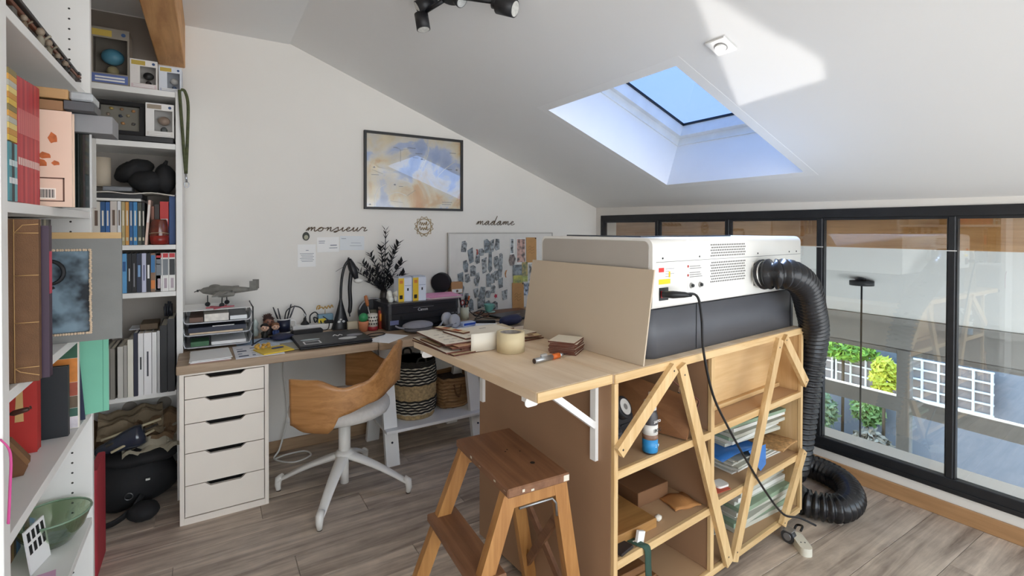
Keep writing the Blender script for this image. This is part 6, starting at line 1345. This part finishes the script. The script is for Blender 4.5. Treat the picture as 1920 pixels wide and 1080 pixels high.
for k in range(3):
    one('paper_tube', M('c3b596' if k != 1 else '3a342e', .8), ['pale rolled paper stick lying on the crumpled heap', 'dark rolled stick lying under the pale one on the heap', 'short beige rolled stick in front on the heap'][k], 'roll', lambda q, k=k: q.cyl((-.12, 0, 0), (.11-.03*k, .02, .05), .006, n=8), T(-.31+.02*k, 2.965-.015*k, .372-.022*k) @ RZ(8*k))
bgp = thing('holdall', 'large black holdall slumped on the floor under the bookcase', 'bag', T(-.33, 3.045, 0))
q = MB(); q.ball((0, 0, .14), (.20, .15, .14), 24, 14, lump=.05, seed=6); q.build('body', BAG, bgp); q = MB(); q.ball((.05, -.02, .255), (.17, .12, .045), 20, 10, lump=.06, seed=9); q.build('flap', BAG, bgp)
q = MB(); q.tube(bez([(-.16, -.14, .02), (-.06, -.20, .02), (.02, -.17, .05), (.06, -.14, .10)], 7), .022, 8, flat=.35); q.build('strap', BAG, bgp); q = MB(); q.ball((.07, -.19, .045), (.065, .06, .042), 14, 9, lump=.05, seed=3); q.build('side_pocket', BAG, bgp); q = MB(); q.box((.075, -.158, .17), (.092, -.150, .178)); q.build('label', M('d9d8d2', .5), bgp); q = MB(); q.tube([(.01+.016*cos(a*pi/6), -.152, .11+.016*sin(a*pi/6)) for a in range(12)], .003, 6, closed=True); q.build('ring', M('6a6a6a', .3, .8), bgp)
one('dark_bottle', M('2b3242', .12, coat=.6), 'glossy dark blue bottle lying on the black holdall', 'bottle', lambda q: q.lathe([(.018, 0), (.024, .02), (.048, .13), (.052, .17), (.045, .195), (0, .20)], 26), T(-.45, 2.975, .315) @ RZ(-6) @ RY(72))
rb = one('red_bag', M('b23440', .6, var=.1), 'narrow red folded bag standing beside the near bookcase', 'bag', lambda q: q.prism(rrect(.025, .20, .012), 0, .42), T(-.385, 2.58, 0))
for x in (-.358, -.207):
    q = MB(); q.cyl((0, 0, 0), (0, -.004, 0), .033, n=28); o = q.build('plaster_patch', M('a59c90', .8, var=.08), None, T(x, WB-.0005, .407)); tag(o, 'round grey plaster patch on the wall nearer the %s' % ('near bookcase' if x < -.3 else 'drawer unit'), 'patch')
# ------------- near bookcase (spines face the room, +x)
XB = -.315
# shelf of comics
zB = 1.4205
for k in range(11):
    y0 = 1.345+.0215*k; q_ = ['b8343c', 'c23d42', 'a92e38', 'c9484a', 'b33a44'][k % 5]
    lab = 'tall red comic album, %s from the near panel in the red row' % (['first', 'second', 'third', 'fourth', 'fifth', 'sixth', 'seventh', 'eighth', 'ninth', 'tenth', 'eleventh'][k])
    book(lab, (XB-.205-.002*k, y0, zB), (XB-.005-.0018*k, y0+.0205, zB+.250+.0026*k), q_, '+x', 'red comic albums', 'book', strips=[(.55, .75, 'cf6a6a', .2), (.30, .36, 'd8b9b0', .25)])
for k in range(3):
    for j in range(9 if k == 0 else 4):
        pass
for k in range(12):
    z0 = zB+.115+.0115*k; c = ['d9b24a', 'c98f3e', 'e3c97a', 'b9b6a8', 'd8a04a', '8a7a4a'][k % 6]
    book('small lying book with %s spine by the near panel, %s up in its pile' % ({'d9b24a': 'golden', 'c98f3e': 'ochre', 'e3c97a': 'pale yellow', 'b9b6a8': 'grey', 'd8a04a': 'amber', '8a7a4a': 'olive'}[c], ['first', 'second', 'third', 'fourth', 'fifth', 'sixth', 'seventh', 'eighth', 'ninth', 'tenth', 'eleventh', 'twelfth'][k]), (XB-.13, 1.292, z0), (XB-.004, 1.340, z0+.0108), c, '+x', 'yellow books in the near pile', 'book')
for k, (c, nm) in enumerate((('4f8a92', 'teal'), ('2a2f33', 'black'), ('6aa3a8', 'pale teal'))):
    book('upright %s paperback under the yellow pile by the near panel' % nm, (XB-.13, 1.292+.016*k, zB), (XB-.004, 1.3075+.016*k, zB+.112), c, '+x', None, 'book', strips=[(.3, .4, 'd8d8d8', .1), (.6, .7, 'c8d4d4', .1)])
# tan picture album facing the camera
al = thing('picture_album', 'pale pinkish album with orange printed shapes beside the red comics', 'book', T(XB-.19, 1.597, zB)); aw, ah = .222, .232
q = MB(); q.box((0, 0, 0), (aw, .002, ah)); q.box((0, .028, 0), (aw, .03, ah)); q.box((0, .002, 0), (.002, .028, ah)); q.build('cover', M('e0c3ae', .6, var=.03), al); q = MB(); q.box((.003, .0022, .003), (aw-.004, .0278, ah-.003)); q.build('pages', PG, al)
for (x, z, w, h) in ((.135, .185, .030, .032), (.150, .165, .022, .03), (.187, .165, .016, .026), (.128, .158, .012, .012), (.15, .105, .052, .024), (.172, .122, .022, .016), (.125, .10, .016, .018), (.192, .105, .014, .012)):
    q = MB(); q.prism([(x+w*.5*cos(a*pi/5)*(1+.25*sin(3*a)), z+h*.5*sin(a*pi/5)*(1+.2*cos(2*a))) for a in range(10)], 0, .0006, RX(90)); q.build('printed_shape', M('b8622f', .6, var=.2, scale=80), al, T(0, 0, 0))
q = MB(); q.box((.125, -.0007, .012), (.128, -.0001, .07)); q.box((.205, -.0007, .012), (.208, -.0001, .07)); q.box((.125, -.0007, .067), (.208, -.0001, .07)); q.box((.125, -.0007, .012), (.208, -.0001, .0145)); q.build('frame_line', M('5a3a2c', .6), al)
q = MB(); q.box((.158, -.0006, .018), (.192, -.0001, .044)); q.build('barcode_field', M('efe6da', .6), al); q = MB()
for k in range(11): q.box((.160+.0028*k, -.001, .021), (.160+.0028*k+.0012+.0006*(k % 2), -.0006, .041))
o = q.build('barcode', BLK, al); o['kind'] = 'stuff'
book('dark green book behind the tan album', (XB-.16, 1.630, zB), (XB+.030, 1.645, zB+.20), '27352f', '+x', None)
gbx = thing('glossy_case', 'tall glossy black display case sticking out of the near bookcase', 'case', T(XB+.002, 1.66, zB)); q = MB(); q.box((-.12, 0, 0), (.058, .06, .19), .001); q.build('body', M('1a201e', .06, coat=.8, var=.3, scale=14), gbx); q = MB(); q.box((.0535, -.001, 0), (.058, .001, .19)); q.build('edge', M('b6b6b4', .3), gbx)
one('grey_box', M('7f7f81', .5, var=.08), 'small grey cardboard box on the glossy case', 'box', lambda q: (q.box((-.04, -.05, 0), (.044, .05, .046), .001), q.box((-.005, -.0506, .014), (.02, -.0502, .026))), T(XB+.061, 1.69, zB+.1915))
for k, (z, c, w, lab) in enumerate(((.2335, '8f6a48', .205, 'brown flat box lying on the tan album, lower of two'), (.2625, 'b08a5c', .215, 'light brown flat box lying on the tan album, upper of two'))):
    one('flat_box', M(c, .6, var=.06), lab, 'box', lambda q: (q.box((0, 0, 0), (w, .11, .024), .001), q.box((w-.05, -.0008, .004), (w-.005, -.0002, .020)), q.box((w*.4, -.0006, .0), (w*.402, -.0002, .024))), T(XB-.19, 1.60, zB+z))
one('clear_packet', M('a6aaac', .2, var=.2, scale=30), 'clear plastic packet at the end of the light brown box', 'packet', lambda q: q.box((0, 0, 0), (.045, .09, .022), .004), T(XB+.026, 1.605, zB+.2635))
one('charcoal_box', M('4c4d50', .5), 'charcoal flat box at the end of the brown box', 'box', lambda q: q.box((0, 0, 0), (.058, .09, .022), .001), T(XB+.0165, 1.60, zB+.2385))
# shelf of big albums
zC = 1.0585
ab = thing('stab_bound_album', 'large brown cloth album with stitched binding standing nearest the camera', 'album', T(-.52, 1.352, zC)); q = MB(); q.box((0, 0, 0), (.228, .018, .328), .001); q.build('cover', M('6b4c33', .85, var=.12, scale=40, bump=.6), ab)
q = MB(); q.tube([(.192, -.001, .001), (.192, -.001, .327)], .0009, 5)
for z in (.03, .12, .215, .30): q.tube([(.192, -.001, z), (.2285, -.001, z)], .0009, 5)
q.tube([(.192, -.001, .03), (.2, -.001, .022), (.2285, -.001, .012)], .0009, 5); q.tube([(.192, -.001, .30), (.205, -.001, .316), (.2285, -.001, .318)], .0009, 5); q.build('stitching', M('b58f5e', .7), ab)
book('purple album with red spot behind the brown stitched one', (-.50, 1.375, zC), (-.281, 1.398, zC+.315), '3a2638', '+x', None, 'album', strips=[(.55, .83, 'b8304a', .1)]); 
for k, (c, nm) in enumerate((('8a8577', 'grey-green'), ('c8c4ba', 'pale'), ('aaa79f', 'mid grey'), ('d6d3cc', 'off-white'), ('5d5a52', 'dark grey'), ('b0a68f', 'beige'), ('77736b', 'stone grey'), ('3a2f2c', 'dark brown'))):
    book('%s small book standing at the back above the grey portfolio' % nm, (-.56, 1.80+.026*k, zC), (-.405, 1.825+.026*k, zC+.335), c, '+x', 'small books at the back of the album shelf', 'book', strips=[(.75, .85, 'e0ded8' if k % 2 else '55524a', .2)])
pf = thing('portfolio', 'big grey portfolio with a dark abstract picture in its window sticking far out', 'portfolio', T(-.50, 1.758, zC)); pw, phh = .293, .297
wx0, wx1, wz0, wz1 = .05, .222, .026, .247
q = MB(); q.box((0, 0, 0), (pw, .010, wz0)); q.box((0, 0, wz1), (pw, .010, phh)); q.box((0, 0, wz0), (wx0, .010, wz1)); q.box((wx1, 0, wz0), (pw, .010, wz1)); q.box((0, .010, 0), (pw, .013, phh)); q.build('cover', M('7f7f7c', .8, var=.06, scale=12, bump=.2), pf)
q = MB(); q.box((0, -.0012, phh-.016), (pw, .0145, phh+.001)); q.build('wood_strip', WOOD('d3b483', 'bd9a66', 'x', .6, .8), pf)
q = MB(); q.box((wx0, .0094, wz0), (wx1, .0099, wz1)); q.build('picture', photo_mat('20262d', '7f95a3', 16), pf)
q = MB(); q.tube([(.14+.03*cos(a*pi/10), .0085, .19+.032*sin(a*pi/10)) for a in range(-6, 9)], .007, 6, flat=.3); q.tube([(.13, .0085, .14), (.15, .0085, .15)], .006, 6, flat=.3); q.build('painted_stroke', M('15161a', .6), pf)
q = MB()
rr = random.Random(5)
def frill(a, b2, n):
    for k in range(n):
        p = Vector(a).lerp(Vector(b2), k/(n-1)); q.ball((p.x+rr.uniform(-.001, .001), -.0004, p.z), (.0035, .0012, .0035), 6, 4)
frill((wx1+.003, 0, wz0-.003), (wx1+.003, 0, wz1+.003), 42); frill((wx0, 0, wz1+.003), (wx1, 0, wz1+.003), 30); frill((wx0, 0, wz0-.003), (wx1, 0, wz0-.003), 30); o = q.build('torn_edge', M('cdb59a', .8), pf); o['kind'] = 'stuff'
# shelf below
zD = .7855
tb_ = thing('mint_album', 'mint green cloth album standing upright at the far end of the shelf', 'album', T(-.47, 1.965, zD) @ RZ(14)); q = MB(); q.box((0, 0, 0), (.205, .003, .235)); q.box((0, .022, 0), (.205, .025, .235)); q.box((.202, .003, 0), (.205, .022, .235)); q.build('cover', M('78bfa2', .7, var=.04), tb_); q = MB(); q.box((.003, .0032, .003), (.2015, .0218, .232)); q.build('pages', PG, tb_); q = MB(); q.box((.190, -.0008, 0), (.1915, -.0001, .235)); q.build('hinge_groove', M('5a9c84', .7), tb_)
on('navy_booklet', M('232a45', .6), 'tapered dark navy booklet against the mint album', 'booklet', lambda q: q.prism([(0, 0), (.165, 0), (.150, .215), (0, .235)], 0, .008, RX(90)), -.485, 1.955, zD, 2)
gr_ = thing('picture_book', 'picture book with green and orange cover bands behind the black folder', 'book', T(-.50, 1.885, zD)); q = MB(); q.box((0, 0, 0), (.178, .012, .25)); q.build('cover', M('e6e0d4', .5), gr_)
for z0, z1, c in ((.205, .249, '2f5a43'), (.135, .204, 'd9863a'), (.095, .134, 'a8553f'), (.06, .094, '6a5a48'), (.035, .059, '3f6658'), (.002, .034, 'd8d0d6')):
    q = MB(); q.box((.003, -.0008, z0), (.175, -.0001, z1)); q.build('cover_band', M(c, .5, var=.15, scale=40), gr_)
book('black cloth folder standing in the middle of the lower shelf', (-.51, 1.822, zD), (-.335, 1.842, zD+.196), '24282c', '+x', None, 'folder')
rd = thing('red_album', 'thick red album with beige ribbon leaning on the lower shelf', 'album', T(-.56, 1.735, zD)); q = MB(); q.box((0, 0, 0), (.18, .003, .235)); q.box((0, .032, 0), (.18, .035, .235)); q.box((.174, .003, 0), (.18, .032, .235), .002); q.build('cover', M('b5302a', .55, var=.05), rd); q = MB(); q.box((.004, .0032, .003), (.173, .0318, .23)); q.build('pages', PG, rd); q = MB(); q.prism([(.138, .085), (.155, .085), (.152, .234), (.144, .234)], .0004, .0012, RX(90)); q.build('ribbon', M('cfa870', .7), rd)
pch = thing('leather_pouch', 'small brown leather folder bag with pale lacing before the red album', 'pouch', T(-.395, 1.60, zD) @ RZ(12)); q = MB(); q.prism([(-.05, 0), (.02, 0), (.028, .02), (-.01, .085), (-.05, .095)], -.018, .018, RX(90)); q.build('body', M('6b4526', .7, var=.2), pch); q = MB(); q.prism([(-.012, .09), (.0, .085), (.032, .03), (.026, .022)], -.02, .02, RX(90)); q.build('flap', M('7d5530', .7, var=.2), pch)
for k in range(4): q = MB(); q.cyl((-.03+.008*(k % 2), -.0185, .02+.018*k), (-.03+.008*(k % 2), -.0205, .02+.018*k), .006, n=10); q.build('disc', M('e3dcc4', .5), pch)
on('bradawl', M('4a2a20', .4), 'small tool with dark wooden handle before the red album', 'tool', lambda q: (q.cyl((-.06, 0, .0), (-.005, 0, .015), .0022, n=8), q.lathe([(.004, 0), (.007, .006), (.006, .03), (.004, .034)], 10, T(-.005, 0, .015) @ RY(78)), q.cyl((.03, 0, .0245), (.032, 0, .025), .0045, n=8)), -.405, 1.655, zD+.115)
# lowest visible shelf
zE = .4325
for k, (c, nm) in enumerate((('8a6a4a', 'tan'), ('7d3f33', 'brick red'), ('a58457', 'ochre'), ('5a4436', 'dark brown'), ('3a6aa0', 'blue'), ('2f4f86', 'dark blue'), ('c9c0ad', 'cream'), ('6a7a86', 'grey-blue'), ('9a5a3a', 'rust'), ('b3814f', 'light brown'), ('8f5d38', 'chestnut'))):
    book('%s paperback on the lowest shelf behind the glass bowl' % nm, (-.585, 1.86+.0195*k, zE), (-.47, 1.878+.0195*k, zE+.115+.006*(k % 4)+.004*k), c, '+x', 'paperbacks on the lowest shelf', 'book', strips=[(.5, .75, 'd9d4c6', .25)])
bw = thing('glass_bowl', 'greenish glass bowl with folded papers on the lowest shelf', 'bowl', T(-.395, 1.950, zE)); q = MB(); q.lathe([(.03, 0), (.045, .004), (.075, .045), (.088, .085), (.090, .088), (.086, .086), (.072, .047), (.043, .008), (0, .006)], 30); q.build('bowl', GLASS('bowl_glass', 'd9e4d4', mixv=.10), bw); q = MB(); q.tube([(.089*cos(a*pi/16), .089*sin(a*pi/16), .088) for a in range(32)], .003, 6, closed=True); q.build('rim', M('7f9a80', .15, var=.1), bw)
on('banknotes', M('9fa9b8', .7, var=.25, scale=60), 'folded bluish papers lying in the glass bowl', 'papers', lambda q: [q.box((-.035, -.022, 0), (.035, .022, .002), 0, RZ(40*k) @ T(0, 0, .0105+.003*k)) for k in range(3)], -.395, 1.950, zE)
cdx = thing('card_stand', 'white card with black print standing on the lowest shelf', 'card', T(-.407, 1.800, zE) @ RZ(76) @ RX(-8)); q = MB(); q.box((0, 0, 0), (.088, .004, .118)); q.build('card', PAPER, cdx)
for k in range(8):
    q = MB(); q.box((.008+.02*(k % 4), -.0007, .05+.034*(k//4)), (.020+.02*(k % 4), -.0001, .075+.034*(k//4))); q.build('print', BLK, cdx)
on('pink_sheet', M('dba9c8', .7), 'pink sheet lying before the card on the lowest shelf', 'papers', lambda q: q.box((-.07, -.06, 0), (.07, .06, .003)), -.415, 1.72, zE, 10)
# things on the upper shelf
zA = 1.7905
for k, (c, z) in enumerate((('3a302b', 0), ('7a4a34', .010), ('2f2b29', .020))):
    one('flat_rod', M(c, .5), ['dark flat metal rod lowest of three on the top shelf', 'reddish flat rod in the middle of three on the top shelf', 'dark flat rod topmost of three on the top shelf'][k], 'rod', lambda q: (q.box((-.007, -.26, 0), (.007, .40, .008), .001), q.box((-.011, .39, .001), (.011, .415, .007))), T(-.352+.006*k, 1.60, zA+.030+z) @ RZ(-1.0+.8*k))
for y_, nm in ((1.40, 'nearer'), (1.92, 'farther')):
    one('rod_block', M('55504a', .6), 'small dark block under the flat rods, %s one on the top shelf' % nm, 'block', lambda q: q.box((-.016, -.012, 0), (.016, .012, .0298), .002), T(-.350, y_, zA))
def toy(label, x, y, h, c):
    t = thing('miniature', label, 'figurine', T(x, y, zA)); q = MB(); q.lathe([(h*.22, 0), (h*.22, h*.05), (h*.12, h*.12), (h*.16, h*.40), (h*.06, h*.58)], 10); q.build('body', M(c, .5), t); q = MB(); q.ball((0, 0, h*.72), (h*.16, h*.16, h*.18), 10, 7); q.build('head', M('8a7a68', .5), t); q = MB(); q.tube([(h*.14, 0, h*.42), (h*.34, -.0, h*.62)], h*.05, 6); q.tube([(-h*.14, 0, h*.42), (-h*.30, 0, h*.25)], h*.05, 6); q.build('arm', M(c, .5), t)
for k, (y_, h, c, lab) in enumerate(((1.44, .04, '6a5a48', 'brown miniature nearest on the top shelf'), (1.56, .055, '8d8676', 'grey-beige miniature, tallest on the top shelf'), (1.63, .05, '77705f', 'drab miniature second from the tallest on the top shelf'), (1.72, .042, '3a3836', 'dark miniature on the top shelf'), (1.80, .045, '2c2d2a', 'blackish miniature furthest on the top shelf'))): toy(lab, -.334+.0*k, y_+.015, h, c)
on('pink_lanyard', M('c8488a', .6), 'bright pink strap hanging on the front of the near panel', 'lanyard', lambda q: q.tube(bez([(0, 0, .10), (.012, .004, .07), (.010, .008, .0), (.008, .006, -.06)], 6), .0038, 6, flat=.3), -.322, 1.245, .885)
# ---------------------------------------------------------------- the courtyard beyond the outer window
TRW = M('e6e3e0', .6)
def trellis(label, y0, y1, z0, z1, n, m):
    t = thing('trellis', label, 'trellis', T(8.45, y0, z0)); w = y1-y0; h = z1-z0
    q = MB(); q.box((.031, -.01, -.01), (.045, w+.01, h+.01)); q.build('backing', M('8a807d', .8, var=.1, scale=6), t)
    for k in range(n+1): q = MB(); q.box((0, w*k/n-.012, 0), (.03, w*k/n+.012, h)); q.build('upright', TRW, t)
    for k in range(m+1): q = MB(); q.box((.005, -.02, h*k/m-.011), (.028, w+.012, h*k/m+.011)); q.build('rail', TRW, t)
trellis('white wooden trellis on the courtyard wall, beside the exhaust hose', 3.10, 3.92, -1.02, -.58, 4, 3); trellis('white wooden trellis beyond, nearest the stair corner', 3.98, 4.5, -1.02, -.58, 3, 3); trellis('white wooden trellis seen across the second glass post', 2.10, 3.0, -1.0, -.45, 5, 4)
def foliage(name, label, c, r, n, col1, col2, trunk=True, base=None, seed=1, leaf=.06):
    t = thing(name, label, 'plant', T(c[0], c[1], base if base is not None else c[2]-r[2])); b0 = base if base is not None else c[2]-r[2]
    rr = random.Random(seed); q = MB()
    for k in range(n):
        d = Vector((rr.gauss(0, 1), rr.gauss(0, 1), rr.gauss(0, 1))).normalized()*rr.uniform(.35, 1)**.5
        p = Vector((d.x*r[0], d.y*r[1], c[2]-b0+d.z*r[2])); a = Vector((rr.uniform(-1, 1), rr.uniform(-1, 1), rr.uniform(-1, 1))).normalized()*leaf; b2 = a.orthogonal().normalized()*leaf*.4; q.add([p-a, p+b2, p+a, p-b2], [(0, 1, 2, 3)], None, k % 2)
    o = q.build('leaves', [M(col1, .6), M(col2, .6)], t); o['kind'] = 'stuff'
    if trunk:
        q = MB(); q.tube([(0, 0, 0), (.02, .01, c[2]-b0)], .02, 6); q.build('stem', M('5a4a38', .8), t)
foliage('climbing_plant', 'bright green creeper along the top of the trellis', (8.3, 3.75, -.47), (.15, .48, .16), 700, '6f9a3a', '9bc04a', base=-1.9, seed=2); foliage('golden_shrub', 'yellow-green shrub in front of the trellis by the window post', (8.2, 3.17, -.72), (.16, .17, .27), 600, 'cfd04a', 'e6e05a', base=-1.9, seed=3)
foliage('potted_shrub', 'grey-green shrub low in the courtyard', (8.05, 4.0, -1.42), (.17, .3, .3), 420, '6f7f5a', '8d9a74', base=-1.775, seed=5); foliage('potted_shrub', 'green plant low between the courtyard planters', (8.38, 3.45, -1.35), (.12, .22, .22), 360, '7fa05a', '9ab070', base=-3.2, seed=6); foliage('dry_shrub', 'brownish dry shrub low in the courtyard', (8.05, 3.25, -1.70), (.17, .26, .22), 360, '8a7a66', 'a89a88', base=-1.975, seed=7)
PLT = WOOD('a58f78', '7f6b56', 'y', .8, .8)
for (y0, y1, z1, lab) in ((3.6, 4.4, -1.75, 'long wooden planter under the grey-green shrub'), (2.95, 3.55, -1.95, 'wooden planter under the dry shrub')):
    t = thing('planter', lab, 'planter', T(7.85, y0, -3.2)); h = z1+3.2
    for k in range(4): q = MB(); q.box((0, 0, h*k/4+.004), (.03, y1-y0, h*(k+1)/4-.004)); q.build('plank', PLT, t)
    q = MB(); q.box((.03, 0, 0), (.4, y1-y0, h-.03)); q.build('box', PLT, t)
fp = thing('flowering_plant', 'plant with white and pink blooms in a pot on the stair window sill', 'plant', T(5.45, 1.33, -1.6)); q = MB(); q.lathe([(.06, 0), (.08, .14), (.085, .15), (.07, .15), (.06, .1), (0, .1)], 18); q.build('pot', M('b9b4ae', .5), fp)
for k in range(3): q = MB(); q.tube(bez([(0, 0, .1), (.01, .03*k-.03, .4), (-.05, .06*k-.08, .62)], 6), .006, 6); q.build('stem', M('5f7a4a', .6), fp)
for k in range(9):
    rr = random.Random(k); q = MB(); c_ = Vector((-.05+rr.uniform(-.03, .03), -.10+.025*k, .66-.03*(k % 4)))
    for j in range(5): a = j*1.257; q.ball(c_+Vector((0, .022*cos(a), .022*sin(a))), (.008, .02, .02), 8, 5)
    q.build('bloom', M('eee6e4' if k % 3 else 'd98a8f', .6), fp)
one('window_sill', M('a8a5a0', .7), 'grey inner sill shelf of the stair window', 'sill', lambda q: q.box((5.33, -2.0, -1.63), (5.715, 3.29, -1.601), .003))
